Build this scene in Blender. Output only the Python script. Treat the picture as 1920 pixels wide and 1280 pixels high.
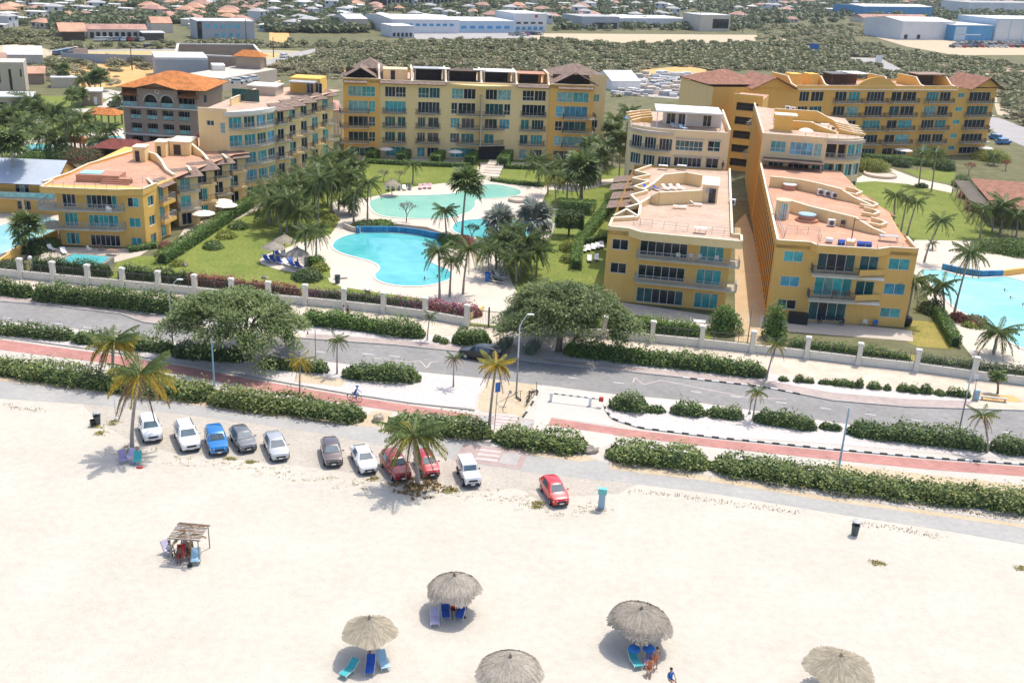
import bpy,bmesh,math,random
import numpy as np
from mathutils import Vector,Matrix
random.seed(7);RN=np.random.default_rng(7)
SC=bpy.context.scene;COL=SC.collection
for _o in list(bpy.data.objects):bpy.data.objects.remove(_o)
# camera
CAM_H,CAM_F,CAM_PITCH,CAM_ROLL=45.0,1967.0,math.radians(20.9),math.radians(2.8)
_fw=np.array([0,math.cos(CAM_PITCH),-math.sin(CAM_PITCH)])
_up=np.array([0,math.sin(CAM_PITCH),math.cos(CAM_PITCH)]);_rt=np.array([1.,0,0])
_r=_rt*math.cos(CAM_ROLL)+_up*math.sin(CAM_ROLL);_u=_up*math.cos(CAM_ROLL)-_rt*math.sin(CAM_ROLL)
_C=np.array([0,0,CAM_H])
cd=bpy.data.cameras.new('camera');cam=bpy.data.objects.new('camera',cd);COL.objects.link(cam)
cd.sensor_width=36;cd.lens=36*CAM_F/1920;cd.clip_start=1;cd.clip_end=20000
cam.matrix_world=Matrix(((_r[0],_u[0],-_fw[0],0),(_r[1],_u[1],-_fw[1],0),(_r[2],_u[2],-_fw[2],CAM_H),(0,0,0,1)))
SC.camera=cam
# world, sun, exposure
SUN_EL,SUN_AZ=math.radians(66),math.radians(36)
w=bpy.data.worlds.new('World');SC.world=w;w.use_nodes=True
_nt=w.node_tree;_bg=_nt.nodes['Background'];_sk=_nt.nodes.new('ShaderNodeTexSky')
_sk.sky_type='NISHITA';_sk.sun_disc=False;_sk.sun_elevation=SUN_EL;_sk.sun_rotation=SUN_AZ
_sk.altitude=50;_sk.dust_density=2.6;_sk.air_density=.8;_sk.ozone_density=1.0
_nt.links.new(_sk.outputs[0],_bg.inputs[0]);_bg.inputs[1].default_value=0.15
sl=bpy.data.lights.new('sun','SUN');so=bpy.data.objects.new('sun',sl);COL.objects.link(so)
sl.energy=2.1;sl.angle=math.radians(0.53);sl.color=(1.0,.95,.86)
_sd=Vector((math.sin(SUN_AZ)*math.cos(SUN_EL),math.cos(SUN_AZ)*math.cos(SUN_EL),math.sin(SUN_EL)))
so.rotation_euler=_sd.to_track_quat('Z','Y').to_euler();so.location=(0,0,200)
SC.view_settings.view_transform='Standard';SC.view_settings.look='None'
SC.view_settings.gamma=1;SC.view_settings.use_curve_mapping=False
SC.view_settings.exposure=0.76
HAZE=.00009
SC.render.engine='CYCLES'
SC.cycles.max_bounces=5;SC.cycles.diffuse_bounces=3;SC.cycles.glossy_bounces=2
SC.cycles.transmission_bounces=2;SC.cycles.transparent_max_bounces=6;SC.cycles.volume_bounces=0
SC.cycles.use_denoising=True
# ground points
def at(px,py,z=0.0):
 """the place at height z seen at a point of the 1920x1280 photograph"""
 d=_fw*CAM_F+_r*(px-960)+_u*(640-py);t=(z-CAM_H)/d[2]
 p=_C+d*t;return Vector((float(p[0]),float(p[1]),float(z)))
def proj(p):
 q=np.array(p[:])-_C;k=q@_fw
 return 960+CAM_F*(q@_r)/k,640-CAM_F*(q@_u)/k
def height_of(base,px,py):
 """height and sideways lean of something standing at base whose top is seen at px, py"""
 lo,hi=0.,60.
 for _ in range(40):
  m=(lo+hi)/2
  if proj((base.x,base.y,m))[1]>py:lo=m
  else:hi=m
 z=(lo+hi)/2;q=proj((base.x,base.y,z));k=(np.array([base.x,base.y,z])-_C)@_fw
 return z,(px-q[0])*k/CAM_F
 # materials
M={}
def mat(name,col,rough=.8,var=.12,scale=1.0,col2=None,mix=.5,bump=0,bscale=None,spec=.5,metal=0,coat=0,detail=6,var_hue=0,objvar=0,dist=.1,zs=1):
 m=bpy.data.materials.new(name);m.use_nodes=True;nt=m.node_tree;N=nt.nodes;L=nt.links
 b=N['Principled BSDF'];b.inputs['Roughness'].default_value=rough
 b.inputs['Specular IOR Level'].default_value=spec;b.inputs['Metallic'].default_value=metal
 b.inputs['Coat Weight'].default_value=coat
 g=N.new('ShaderNodeNewGeometry')
 n1=N.new('ShaderNodeTexNoise');n1.inputs['Scale'].default_value=scale;n1.inputs['Detail'].default_value=detail;n1.inputs['Roughness'].default_value=.62
 mp=N.new('ShaderNodeMapping');mp.inputs['Scale'].default_value=(1,1,zs);L.new(g.outputs['Position'],mp.inputs['Vector']);L.new(mp.outputs[0],n1.inputs['Vector'])
 rp=N.new('ShaderNodeValToRGB');rp.color_ramp.elements[0].position=.32;rp.color_ramp.elements[1].position=.68
 c2=col2 if col2 else tuple(min(1,c*(1+var))for c in col)
 c1=col if col2 else tuple(c*(1-var)for c in col)
 rp.color_ramp.elements[0].color=(*c1,1);rp.color_ramp.elements[1].color=(*c2,1)
 L.new(n1.outputs['Fac'],rp.inputs['Fac']);out=rp.outputs['Color']
 n2=N.new('ShaderNodeTexNoise');n2.inputs['Scale'].default_value=scale*9;n2.inputs['Detail'].default_value=3
 L.new(g.outputs['Position'],n2.inputs['Vector'])
 hv=N.new('ShaderNodeHueSaturation');L.new(out,hv.inputs['Color'])
 mr=N.new('ShaderNodeMapRange');mr.inputs[1].default_value=.3;mr.inputs[2].default_value=.7
 mr.inputs[3].default_value=1-var*.8;mr.inputs[4].default_value=1+var*.8
 L.new(n2.outputs['Fac'],mr.inputs[0]);val=mr.outputs[0]
 if objvar:
  oi=N.new('ShaderNodeObjectInfo');m2=N.new('ShaderNodeMapRange');m2.inputs[3].default_value=1-objvar;m2.inputs[4].default_value=1+objvar
  L.new(oi.outputs['Random'],m2.inputs[0]);mm=N.new('ShaderNodeMath');mm.operation='MULTIPLY';L.new(val,mm.inputs[0]);L.new(m2.outputs[0],mm.inputs[1]);val=mm.outputs[0]
 L.new(val,hv.inputs['Value']);L.new(hv.outputs['Color'],b.inputs['Base Color'])
 if bump:
  bn=N.new('ShaderNodeTexNoise');bn.inputs['Scale'].default_value=bscale or scale*6;bn.inputs['Detail'].default_value=5
  L.new(g.outputs['Position'],bn.inputs['Vector'])
  bp=N.new('ShaderNodeBump');bp.inputs['Strength'].default_value=bump;bp.inputs['Distance'].default_value=dist
  L.new(bn.outputs['Fac'],bp.inputs['Height']);L.new(bp.outputs['Normal'],b.inputs['Normal'])
 M[name]=m;return m
def leafmat(name,c1,c2,rough=.55,trans=.25,objvar=.12):
 """leaf colour varies leaf by leaf (vertex attribute tint) and plant by plant"""
 m=bpy.data.materials.new(name);m.use_nodes=True;nt=m.node_tree;N=nt.nodes;L=nt.links
 b=N['Principled BSDF'];b.inputs['Roughness'].default_value=rough;b.inputs['Specular IOR Level'].default_value=.35
 a=N.new('ShaderNodeAttribute');a.attribute_name='tint'
 rp=N.new('ShaderNodeValToRGB');rp.color_ramp.elements[0].color=(*c1,1);rp.color_ramp.elements[1].color=(*c2,1)
 L.new(a.outputs['Fac'],rp.inputs['Fac'])
 oi=N.new('ShaderNodeObjectInfo');m2=N.new('ShaderNodeMapRange');m2.inputs[3].default_value=1-objvar;m2.inputs[4].default_value=1+objvar
 L.new(oi.outputs['Random'],m2.inputs[0])
 hv=N.new('ShaderNodeHueSaturation');L.new(rp.outputs[0],hv.inputs['Color']);L.new(m2.outputs[0],hv.inputs['Value'])
 L.new(hv.outputs[0],b.inputs['Base Color'])
 t=N.new('ShaderNodeBsdfTranslucent');L.new(hv.outputs[0],t.inputs['Color'])
 mx=N.new('ShaderNodeMixShader');mx.inputs[0].default_value=trans
 L.new(b.outputs[0],mx.inputs[1]);L.new(t.outputs[0],mx.inputs[2]);L.new(mx.outputs[0],N['Material Output'].inputs['Surface'])
 M[name]=m;return m
 # mesh building
class Mb:
 def __init__(s):s.v=[];s.f=[];s.m=[];s.sm=[]
 def quad(s,a,b,c,d,m=0):n=len(s.v);s.v+=[a,b,c,d];s.f.append((n,n+1,n+2,n+3));s.m.append(m)
 def tri(s,a,b,c,m=0):n=len(s.v);s.v+=[a,b,c];s.f.append((n,n+1,n+2));s.m.append(m)
 def poly(s,pts,m=0):n=len(s.v);s.v+=list(pts);s.f.append(tuple(range(n,n+len(pts))));s.m.append(m)
 def box(s,x0,x1,y0,y1,z0,z1,m=0,T=None,bottom=True):
  P=[(x0,y0,z0),(x1,y0,z0),(x1,y1,z0),(x0,y1,z0),(x0,y0,z1),(x1,y0,z1),(x1,y1,z1),(x0,y1,z1)]
  if T is not None:P=[tuple(T@Vector(p))for p in P]
  n=len(s.v);s.v+=P
  F=[(0,1,5,4),(1,2,6,5),(2,3,7,6),(3,0,4,7),(4,5,6,7)]+([(3,2,1,0)]if bottom else[])
  for f in F:s.f.append(tuple(n+i for i in f));s.m.append(m)
 def prism(s,pts,z0,z1,m=0,mt=None,bottom=False):
  """upright prism over a counter-clockwise outline"""
  k=len(pts);n=len(s.v)
  s.v+=[(p[0],p[1],z0)for p in pts]+[(p[0],p[1],z1)for p in pts]
  for i in range(k):j=(i+1)%k;s.f.append((n+i,n+j,n+k+j,n+k+i));s.m.append(m)
  s.f.append(tuple(n+k+i for i in range(k)));s.m.append(m if mt is None else mt)
  if bottom:s.f.append(tuple(n+k-1-i for i in range(k)));s.m.append(m)
 def tube(s,pts,rad,sides=6,m=0,cap=True):
  pts=[Vector(p)for p in pts];k=len(pts)
  if not hasattr(rad,'__len__'):rad=[rad]*k
  n=len(s.v);ref=None
  for i,p in enumerate(pts):
   t=(pts[min(i+1,k-1)]-pts[max(i-1,0)]).normalized()
   if ref is None:ref=Vector((1,0,0))if abs(t.x)<.9 else Vector((0,1,0))
   a=(ref-t*ref.dot(t)).normalized();ref=a;b=t.cross(a)
   for q in range(sides):
    an=2*math.pi*q/sides;s.v.append(tuple(p+(a*math.cos(an)+b*math.sin(an))*rad[i]))
  for i in range(k-1):
   for q in range(sides):
    j=(q+1)%sides;s.f.append((n+i*sides+q,n+i*sides+j,n+(i+1)*sides+j,n+(i+1)*sides+q));s.m.append(m)
  if cap:
   s.f.append(tuple(n+(k-1)*sides+q for q in range(sides)));s.m.append(m)
   s.f.append(tuple(n+sides-1-q for q in range(sides)));s.m.append(m)
 def lathe(s,prof,sides=12,c=(0,0),m=0):
  n=len(s.v);k=len(prof)
  for(rr,z)in prof:
   for q in range(sides):an=2*math.pi*q/sides;s.v.append((c[0]+rr*math.cos(an),c[1]+rr*math.sin(an),z))
  for i in range(k-1):
   for q in range(sides):j=(q+1)%sides;s.f.append((n+i*sides+q,n+i*sides+j,n+(i+1)*sides+j,n+(i+1)*sides+q));s.m.append(m)
  s.f.append(tuple(n+(k-1)*sides+q for q in range(sides)));s.m.append(m)
 def ball(s,c,rx,ry=None,rz=None,m=0,seg=8,rings=5):
  ry=ry or rx;rz=rz or rx;n=len(s.v)
  s.v.append((c[0],c[1],c[2]-rz))
  for i in range(1,rings):
   a=math.pi*i/rings
   for q in range(seg):b=2*math.pi*q/seg;s.v.append((c[0]+rx*math.sin(a)*math.cos(b),c[1]+ry*math.sin(a)*math.sin(b),c[2]-rz*math.cos(a)))
  s.v.append((c[0],c[1],c[2]+rz));top=len(s.v)-1
  for q in range(seg):
   j=(q+1)%seg;s.f.append((n,n+1+j,n+1+q));s.m.append(m)
   for i in range(rings-2):s.f.append((n+1+i*seg+q,n+1+i*seg+j,n+1+(i+1)*seg+j,n+1+(i+1)*seg+q));s.m.append(m)
   s.f.append((n+1+(rings-2)*seg+q,n+1+(rings-2)*seg+j,top));s.m.append(m)
 def mesh(s,name,mats,smooth=False):
  me=bpy.data.meshes.new(name);me.from_pydata([tuple(p)for p in s.v],[],s.f)
  for x in(mats if isinstance(mats,(list,tuple))else[mats]):me.materials.append(M[x]if isinstance(x,str)else x)
  me.polygons.foreach_set('material_index',s.m)
  if smooth:me.polygons.foreach_set('use_smooth',[True]*len(s.f))
  me.update();return me
def link(name,me,parent=None,loc=(0,0,0),rz=0.0,scale=None,rot=None):
 o=bpy.data.objects.new(name,me);COL.objects.link(o)
 if parent:o.parent=parent
 o.location=loc;o.rotation_euler=rot if rot else(0,0,rz)
 if scale:o.scale=scale if hasattr(scale,'__len__')else(scale,)*3
 return o
def empty(name,loc=(0,0,0),rz=0.0):
 o=link(name,None,None,loc,rz);o.empty_display_size=.3;return o
def tag(o,label=None,cat=None,group=None,kind=None):
 if label:o['label']=label
 if cat:o['category']=cat
 if group:o['group']=group
 if kind:o['kind']=kind
 return o
def copy_tree(o,parent=None):
 c=o.copy();COL.objects.link(c);c.parent=parent
 for ch in o.children:copy_tree(ch,c)
 return c
def struct(name,me):o=link(name,me);o['kind']='structure';return o
def sheet(name,pts,z,m,zf=None):
 """a flat sheet of ground over photo points"""
 b=Mb();P=[at(*p)if len(p)==2 else Vector(p)for p in pts]
 a=sum(P[i].x*P[(i+1)%len(P)].y-P[(i+1)%len(P)].x*P[i].y for i in range(len(P)))
 if a<0:P=P[::-1]
 b.poly([(p.x,p.y,z)for p in P]);return struct(name,b.mesh(name,m))
def smooth_loop(pts,n=3):
 """closed Catmull-Rom through points"""
 out=[];k=len(pts);P=[Vector(p)for p in pts]
 for i in range(k):
  a,b,c,d=P[i-1],P[i],P[(i+1)%k],P[(i+2)%k]
  for j in range(n):
   t=j/n;out.append(.5*((2*b)+(c-a)*t+(2*a-5*b+4*c-d)*t*t+(3*b-a-3*c+d)*t*t*t))
 return out
def strip(name,line,width,z0,z1,m,side=1,kind=True):
 """a raised band (kerb, wall) along a line of points, width to one side"""
 P=[at(*p)if len(p)==2 else Vector(p)for p in line];Q=[]
 for i,p in enumerate(P):
  t=(P[min(i+1,len(P)-1)]-P[max(i-1,0)]);t.z=0;t.normalize();Q.append(p+Vector((-t.y,t.x,0))*width*side)
 b=Mb();pts=P+Q[::-1]if side<0 else Q+P[::-1]
 pts=[(p.x,p.y)for p in pts]
 a=sum(pts[i][0]*pts[(i+1)%len(pts)][1]-pts[(i+1)%len(pts)][0]*pts[i][1]for i in range(len(pts)))
 if a<0:pts=pts[::-1]
 b.prism(pts,z0,z1);me=b.mesh(name,m)
 return struct(name,me)if kind else link(name,me)
 # materials of the setting
mat('sand',(.515,.472,.395),.95,.07,.16,(.57,.525,.445),bump=.55,bscale=4.5,spec=.2,dist=.10)
mat('hard_sand',(.43,.385,.325),.95,.14,.35,(.50,.455,.385),bump=.35,bscale=5,spec=.2)
mat('scrub_soil',(.185,.17,.095),.95,.25,.04,(.135,.14,.07),bump=.4,bscale=1.2,spec=.1)
mat('dry_soil',(.50,.40,.265),.95,.2,.5,(.57,.475,.34),bump=.3,spec=.1)
mat('orange_soil',(.62,.36,.14),.95,.15,.2,(.68,.44,.20),spec=.1)
mat('dry_grass',(.56,.45,.22),.95,.15,.12,(.46,.38,.18),bump=.3,bscale=6,spec=.1)
mat('asphalt',(.235,.225,.215),.9,.14,.16,(.30,.29,.275),bump=.15,bscale=9,spec=.3)
mat('beach_road',(.36,.35,.33),.9,.10,.22,(.43,.415,.385),bump=.15,bscale=6,spec=.2)
mat('concrete',(.50,.46,.40),.9,.08,.3,(.56,.52,.455),bump=.1,spec=.2)
mat('driveway',(.54,.495,.435),.9,.08,.3,(.60,.555,.49),spec=.2)
mat('gravel_white',(.54,.49,.455),.95,.25,1.6,(.65,.60,.565),bump=.9,bscale=5,spec=.15,dist=.08)
mat('white_paint',(.72,.71,.69),.8,.10,.8,bump=0)
mat('stripe_worn',(.60,.50,.46),.9,.12,1.5);mat('black_paint',(.04,.04,.045),.7,.2,.8)
mat('kerb_grey',(.42,.40,.37),.9,.12,.8)
mat('lawn',(.145,.195,.038),.9,.28,.22,(.225,.25,.058),bump=.5,bscale=7,spec=.15)
mat('lawn_dry',(.36,.28,.085),.95,.25,.3,(.24,.23,.06),bump=.4,bscale=6,spec=.1)
mat('deck',(.60,.52,.42),.85,.06,.4,(.66,.58,.48),spec=.25)
mat('patio',(.52,.44,.35),.85,.08,.5,(.58,.51,.42),spec=.25)
mat('alley',(.50,.37,.22),.9,.12,.35,(.58,.44,.27),spec=.2)
mat('far_road',(.38,.36,.34),.9,.08,.1,spec=.2)
mat('rubble',(.56,.52,.47),.95,.35,.35,(.34,.31,.28),bump=.8,bscale=2,spec=.1)
def pavers(name,c1,c2,mortar,ang,bw,bh):
 m=bpy.data.materials.new(name);m.use_nodes=True;nt=m.node_tree;N=nt.nodes;L=nt.links;b=N['Principled BSDF']
 b.inputs['Roughness'].default_value=.85;b.inputs['Specular IOR Level'].default_value=.25
 g=N.new('ShaderNodeNewGeometry');mp=N.new('ShaderNodeMapping');mp.inputs['Rotation'].default_value=(0,0,-ang);L.new(g.outputs['Position'],mp.inputs['Vector'])
 br=N.new('ShaderNodeTexBrick');br.inputs['Color1'].default_value=(*c1,1);br.inputs['Color2'].default_value=(*c2,1);br.inputs['Mortar'].default_value=(*mortar,1)
 br.inputs['Scale'].default_value=1;br.inputs['Brick Width'].default_value=bw;br.inputs['Row Height'].default_value=bh;br.inputs['Mortar Size'].default_value=.012
 L.new(mp.outputs[0],br.inputs['Vector'])
 n=N.new('ShaderNodeTexNoise');n.inputs['Scale'].default_value=.35;n.inputs['Detail'].default_value=5;L.new(g.outputs['Position'],n.inputs['Vector'])
 mr=N.new('ShaderNodeMapRange');mr.inputs[1].default_value=.3;mr.inputs[2].default_value=.7;mr.inputs[3].default_value=.86;mr.inputs[4].default_value=1.12;L.new(n.outputs['Fac'],mr.inputs[0])
 hv=N.new('ShaderNodeHueSaturation');L.new(br.outputs['Color'],hv.inputs['Color']);L.new(mr.outputs[0],hv.inputs['Value']);L.new(hv.outputs[0],b.inputs['Base Color'])
 bp=N.new('ShaderNodeBump');bp.inputs['Strength'].default_value=.3;bp.inputs['Distance'].default_value=.02;L.new(br.outputs['Fac'],bp.inputs['Height']);bp.invert=True;L.new(bp.outputs[0],b.inputs['Normal'])
 M[name]=m
FA=math.radians(-9.6)
pavers('red_pavers',(.43,.20,.17),(.50,.25,.21),(.36,.2,.17),FA,.5,.25)
pavers('crossing_pavers',(.42,.315,.285),(.48,.37,.335),(.36,.28,.25),FA,.5,.25);pavers('pink_pavers',(.40,.325,.295),(.47,.39,.35),(.35,.29,.26),FA,.5,.25)
pavers('cream_pavers',(.58,.49,.38),(.64,.55,.44),(.5,.42,.33),FA,.6,.6)
pavers('terrace_tiles',(.54,.29,.18),(.61,.35,.235),(.45,.27,.18),FA,.45,.45)
pavers('terrace_tiles_pale',(.52,.37,.27),(.59,.43,.325),(.44,.32,.24),FA,.45,.45)
pavers('pool_tiles_blue',(.035,.17,.36),(.07,.27,.47),(.12,.33,.5),0,.6,.35)
pavers('grey_blocks',(.34,.33,.31),(.40,.39,.37),(.28,.27,.26),FA,.5,.12)
pavers('stone_wall',(.20,.19,.16),(.32,.30,.25),(.16,.15,.13),.3,.5,.3)
def water(name,c1,c2,caustic=.5):
 m=bpy.data.materials.new(name);m.use_nodes=True;nt=m.node_tree;N=nt.nodes;L=nt.links;b=N['Principled BSDF']
 b.inputs['Roughness'].default_value=.06;b.inputs['IOR'].default_value=1.33
 g=N.new('ShaderNodeNewGeometry');v=N.new('ShaderNodeTexVoronoi');v.feature='SMOOTH_F1';v.inputs['Scale'].default_value=1.1;n=N.new('ShaderNodeTexNoise');n.inputs['Scale'].default_value=.9;n.inputs['Detail'].default_value=4
 mx=N.new('ShaderNodeMixRGB');mx.inputs[0].default_value=.35;L.new(g.outputs['Position'],mx.inputs[1]);L.new(n.outputs['Color'],mx.inputs[2]);L.new(g.outputs['Position'],n.inputs['Vector']);L.new(mx.outputs[0],v.inputs['Vector'])
 n2=N.new('ShaderNodeTexNoise');n2.inputs['Scale'].default_value=.12;n2.inputs['Detail'].default_value=3;L.new(g.outputs['Position'],n2.inputs['Vector'])
 ad=N.new('ShaderNodeMath');ad.operation='MULTIPLY_ADD';ad.inputs[1].default_value=caustic*.6;L.new(v.outputs['Distance'],ad.inputs[0]);L.new(n2.outputs['Fac'],ad.inputs[2])
 rp=N.new('ShaderNodeValToRGB');rp.color_ramp.elements[0].position=.38;rp.color_ramp.elements[1].position=.86;rp.color_ramp.elements[0].color=(*c1,1);rp.color_ramp.elements[1].color=(*c2,1)
 L.new(ad.outputs[0],rp.inputs[0]);L.new(rp.outputs[0],b.inputs['Base Color'])
 w=N.new('ShaderNodeTexNoise');w.inputs['Scale'].default_value=2.2;w.inputs['Detail'].default_value=3;L.new(g.outputs['Position'],w.inputs['Vector'])
 bp=N.new('ShaderNodeBump');bp.inputs['Strength'].default_value=.12;bp.inputs['Distance'].default_value=.06;L.new(w.outputs['Fac'],bp.inputs['Height']);L.new(bp.outputs[0],b.inputs['Normal'])
 M[name]=m
water('water_turquoise',(.065,.40,.42),(.155,.56,.555))
water('water_mint',(.25,.54,.44),(.33,.63,.51),.2)
water('water_pale',(.26,.56,.62),(.40,.70,.73))
water('water_right',(.19,.53,.55),(.32,.67,.66))
# ground sheets
b=Mb();b.quad((-4000,-1500,0),(5500,-1500,0),(5500,9000,0),(-4000,9000,0));struct('terrain',b.mesh('terrain','scrub_soil'))
near_road=[(-500,722),(0,747),(150,757),(300,772),(470,793),(600,812),(740,838),(880,868),(985,884),(1060,893),(1200,908),(1340,925),(1480,948),(1600,968),(1760,992),(1920,1020),(2400,1100)]
far_road=[(-500,686),(0,711),(215,738),(400,762),(560,783),(690,797),(740,815),(912,835),(990,845),(1100,858),(1150,870),(1340,893),(1560,930),(1920,980),(2400,1050)]
P=[at(*p)for p in near_road]
sheet('sand_beach',[(-220,-120,0),(220,-120,0)]+[tuple(at(2400,1000))]+[tuple(at(x,y-30))for x,y in near_road[::-1]]+[tuple(at(-500,722))],.012,'sand')
sheet('parking_sand',[tuple(p)for p in[at(150,750),at(300,768),at(600,808),at(880,862),at(1100,890),at(1200,905),at(1160,925),at(1080,930),at(960,915),at(900,920),at(760,905),at(620,880),at(480,865),at(330,850),at(255,830),at(180,790)]],.016,'hard_sand')
for q in([(300,775),(380,800),(470,812),(600,836),(600,840),(470,816),(378,804)],[(560,806),(640,850),(760,890),(900,905),(900,909),(758,895),(636,854)],[(900,880),(960,900),(1010,930),(1030,960),(1024,961),(1004,933),(955,904)],[(180,770),(260,800),(300,840),(294,841),(254,804)]):sheet('tyre_track',q,.019,'hard_sand')
sheet('beach_road',near_road+far_road[::-1],.022,'beach_road')
main_far=[(-500,520),(0,566),(90,573),(160,582),(227,590),(267,605),(333,614),(450,624),(573,636),(640,641),(740,648),(867,661),(950,672),(1050,684),(1140,694),(1280,709),(1430,726),(1560,752),(1700,764),(1920,771),(2400,800)]
main_near=[(-500,560),(0,602),(140,616),(330,641),(452,659),(600,676),(690,687),(787,697),(920,710),(1027,724),(1147,738),(1280,750),(1420,770),(1590,795),(1720,812),(1847,826),(1920,834),(2400,890)]
sheet('promenade',far_road+main_near[::-1],.018,'concrete')
sheet('main_road',main_far+main_near[::-1],.030,'asphalt')
red1=([(-500,588),(0,637),(200,664),(350,688),(490,715),(650,742),(770,760),(892,778)],[(870,776+5),(760,766+8),(650,757),(490,731),(350,704),(200,681),(0,656),(-500,607)])
sheet('cycle_path',red1[0]+[(880,782)]+red1[1][1:],.030,'red_pavers')
sheet('cycle_path',[(1034,784),(1160,803),(1340,824),(1560,846),(1740,862),(1920,875),(2400,915),(2400,940),(1920,893),(1740,880),(1560,862),(1340,839),(1160,817),(1028,797)],.030,'red_pavers')
sheet('gravel_verge',[(-500,562),(0,604),(140,618),(330,643),(452,661),(600,678),(690,689),(787,699),(915,712),(893,745),(890,765),(770,757),(650,739),(490,711),(350,684),(200,660),(0,633),(-500,585)],.034,'gravel_white')
sheet('gravel_verge',[(1142,752),(1150,741),(1280,752),(1420,772),(1590,797),(1720,814),(1847,828),(2400,893),(2400,905),(1920,862),(1740,848),(1560,832),(1340,818),(1200,800),(1150,783),(1138,768)],.034,'gravel_white')
sheet('sandy_corner',[(918,712),(1013,722),(1000,745),(985,775),(975,782),(905,772),(895,765),(900,740)],.034,'dry_soil')
sheet('driveway',[(1016,722),(1147,739),(1134,760),(1140,782),(1155,800),(1034,783),(1026,797),(1150,815),(1150,830),(1100,855),(985,842),(1000,800),(1005,760)],.038,'driveway')
fence_line=[(-500,485),(0,518),(40,523),(200,538),(364,553),(573,573),(719,587),(875,611),(957,619),(1222,642),(1409,661),(1608,685),(1716,697),(1920,724),(2400,790)]
sheet('sidewalk',main_far+fence_line[::-1],.024,'cream_pavers')
sheet('bus_bay',[(-500,508),(0,553),(90,560),(230,577),(280,590),(340,604),(333,614),(267,605),(227,590),(160,582),(90,573),(0,566),(-500,520)],.034,'pink_pavers')
sheet('sidewalk',[(573,625),(640,630),(740,637),(867,649),(960,660),(950,673),(867,661),(740,648),(640,641),(573,636)],.034,'pink_pavers')
sheet('sidewalk',[(1015,672),(1140,684),(1280,698),(1430,712),(1560,736),(1700,748),(1825,752),(1800,767),(1700,764),(1560,752),(1430,726),(1280,709),(1140,694),(1050,684)],.034,'pink_pavers')
sheet('gravel_verge',[(-500,500),(0,545),(66,552),(345,582),(573,604),(640,610),(860,633),(925,640),(950,662),(867,650),(740,638),(640,631),(573,626),(345,605),(280,590),(230,577),(90,560),(0,553)],.030,'gravel_white')
sheet('gravel_verge',[(1010,645),(1060,652),(1430,697),(1465,705),(1810,745),(1825,752),(1700,748),(1560,736),(1430,712),(1280,698),(1140,684),(1015,672)],.030,'gravel_white')
sheet('crossing_path',[(955,625),(1015,632),(1005,655),(1005,680),(960,673),(962,655)],.038,'concrete')
for q in([(0,700),(215,732),(400,757),(402,764),(215,740),(0,714)],[(400,757),(672,792),(700,770),(735,772),(728,800),(690,800),(560,785),(400,765)],[(938,835),(1100,852),(1120,862),(1090,866),(940,846)],[(1140,850),(1160,870),(1330,893),(1330,902),(1145,880)],[(1335,893),(1560,932),(1925,983),(1925,990),(1560,940),(1330,902)],[(1560,868),(1700,885),(1925,910),(1925,930),(1700,905),(1560,885)],[(560,700),(650,712),(640,725),(550,716)]):
 sheet('dry_litter',q,.026 if q[0][0]!=560 else.040,'dry_soil')
def painted_kerb(line,n,name='kerb'):
 P=[at(*p)for p in line];L=[0]
 for i in range(1,len(P)):L.append(L[-1]+(P[i]-P[i-1]).length)
 def pt(s):
  s=min(max(s,0),L[-1])
  for i in range(1,len(P)):
   if s<=L[i]:t=(s-L[i-1])/(L[i]-L[i-1]);return P[i-1].lerp(P[i],t)
  return P[-1]
 k=struct(name,None);ln=L[-1]/n
 for i in range(n):
  a,c=pt(i*ln+.02),pt((i+1)*ln-.02);d=(c-a).normalized();nn=Vector((-d.y,d.x,0))*.09
  bb=Mb();q=[(a-nn),(c-nn),(c+nn),(a+nn)];bb.prism([(v.x,v.y)for v in q],0,.16)
  o=link('kerb_stone',bb.mesh('kerb_stone','black_paint' if i%2 else 'white_paint'),k)
painted_kerb([(1133,758),(1136,772),(1150,787),(1200,803),(1340,821),(1560,843),(1740,859),(1925,872)],60)
painted_kerb([(1012,725),(1003,748),(990,770),(980,783)],6)
painted_kerb([(1280,709),(1350,717),(1430,726),(1500,740)],16)
for ln in(main_far[1:16],main_far[16:20],[(0,633),(200,660),(350,684),(490,711),(650,739),(770,757),(890,770)]):
 strip('kerb',ln,.16,0,.14,'kerb_grey')
def dash(a,c,wd,z=.036,m='white_paint',name='road_marking'):
 a,c=at(*a),at(*c);d=(c-a).normalized();n=Vector((-d.y,d.x,0))*wd/2
 b=Mb();q=[a-n,c-n,c+n,a+n];b.poly([(v.x,v.y,z)for v in q]);return struct(name,b.mesh(name,m))
for x,y in[(13,596),(62,601),(110,607),(163,614),(215,620),(272,626),(325,632)]:dash((x-7,y-.8),(x+7,y+.8),.12)
for x,y in[(600,660),(690,664),(740,668),(1075,709),(1160,718),(1305,735),(1380,744),(1465,755),(1548,766),(1632,777),(1718,788),(1800,800),(1890,811)]:dash((x-10,y-1.2),(x+10,y+1.2),.12)
zz=[(1187,717),(1190,708),(1207,721),(1240,713),(1330,731),(1405,746),(1475,748)]
for i in range(len(zz)-1):dash(zz[i],zz[i+1],.12,m='stripe_worn')
zz=[(700,671),(770,679),(788,677),(800,690),(808,679),(822,678)]
for i in range(len(zz)-1):dash(zz[i],zz[i+1],.12,m='stripe_worn')
sheet('crossing',[(892,777),(1011,788),(1003,806),(882,790)],.034,'crossing_pavers')
sheet('crossing',[(870,833),(990,845),(977,880),(850,862)],.034,'crossing_pavers')
for y in(0,1,2,3):dash((927,776.5+y*6),(972-y,781+y*6),.42,.040,name='crossing_stripe',m='stripe_worn')
for y in(0,1,2):dash((900-y*4,843+y*8),(941-y*4,848+y*8),.45,.040,name='crossing_stripe',m='stripe_worn')
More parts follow.
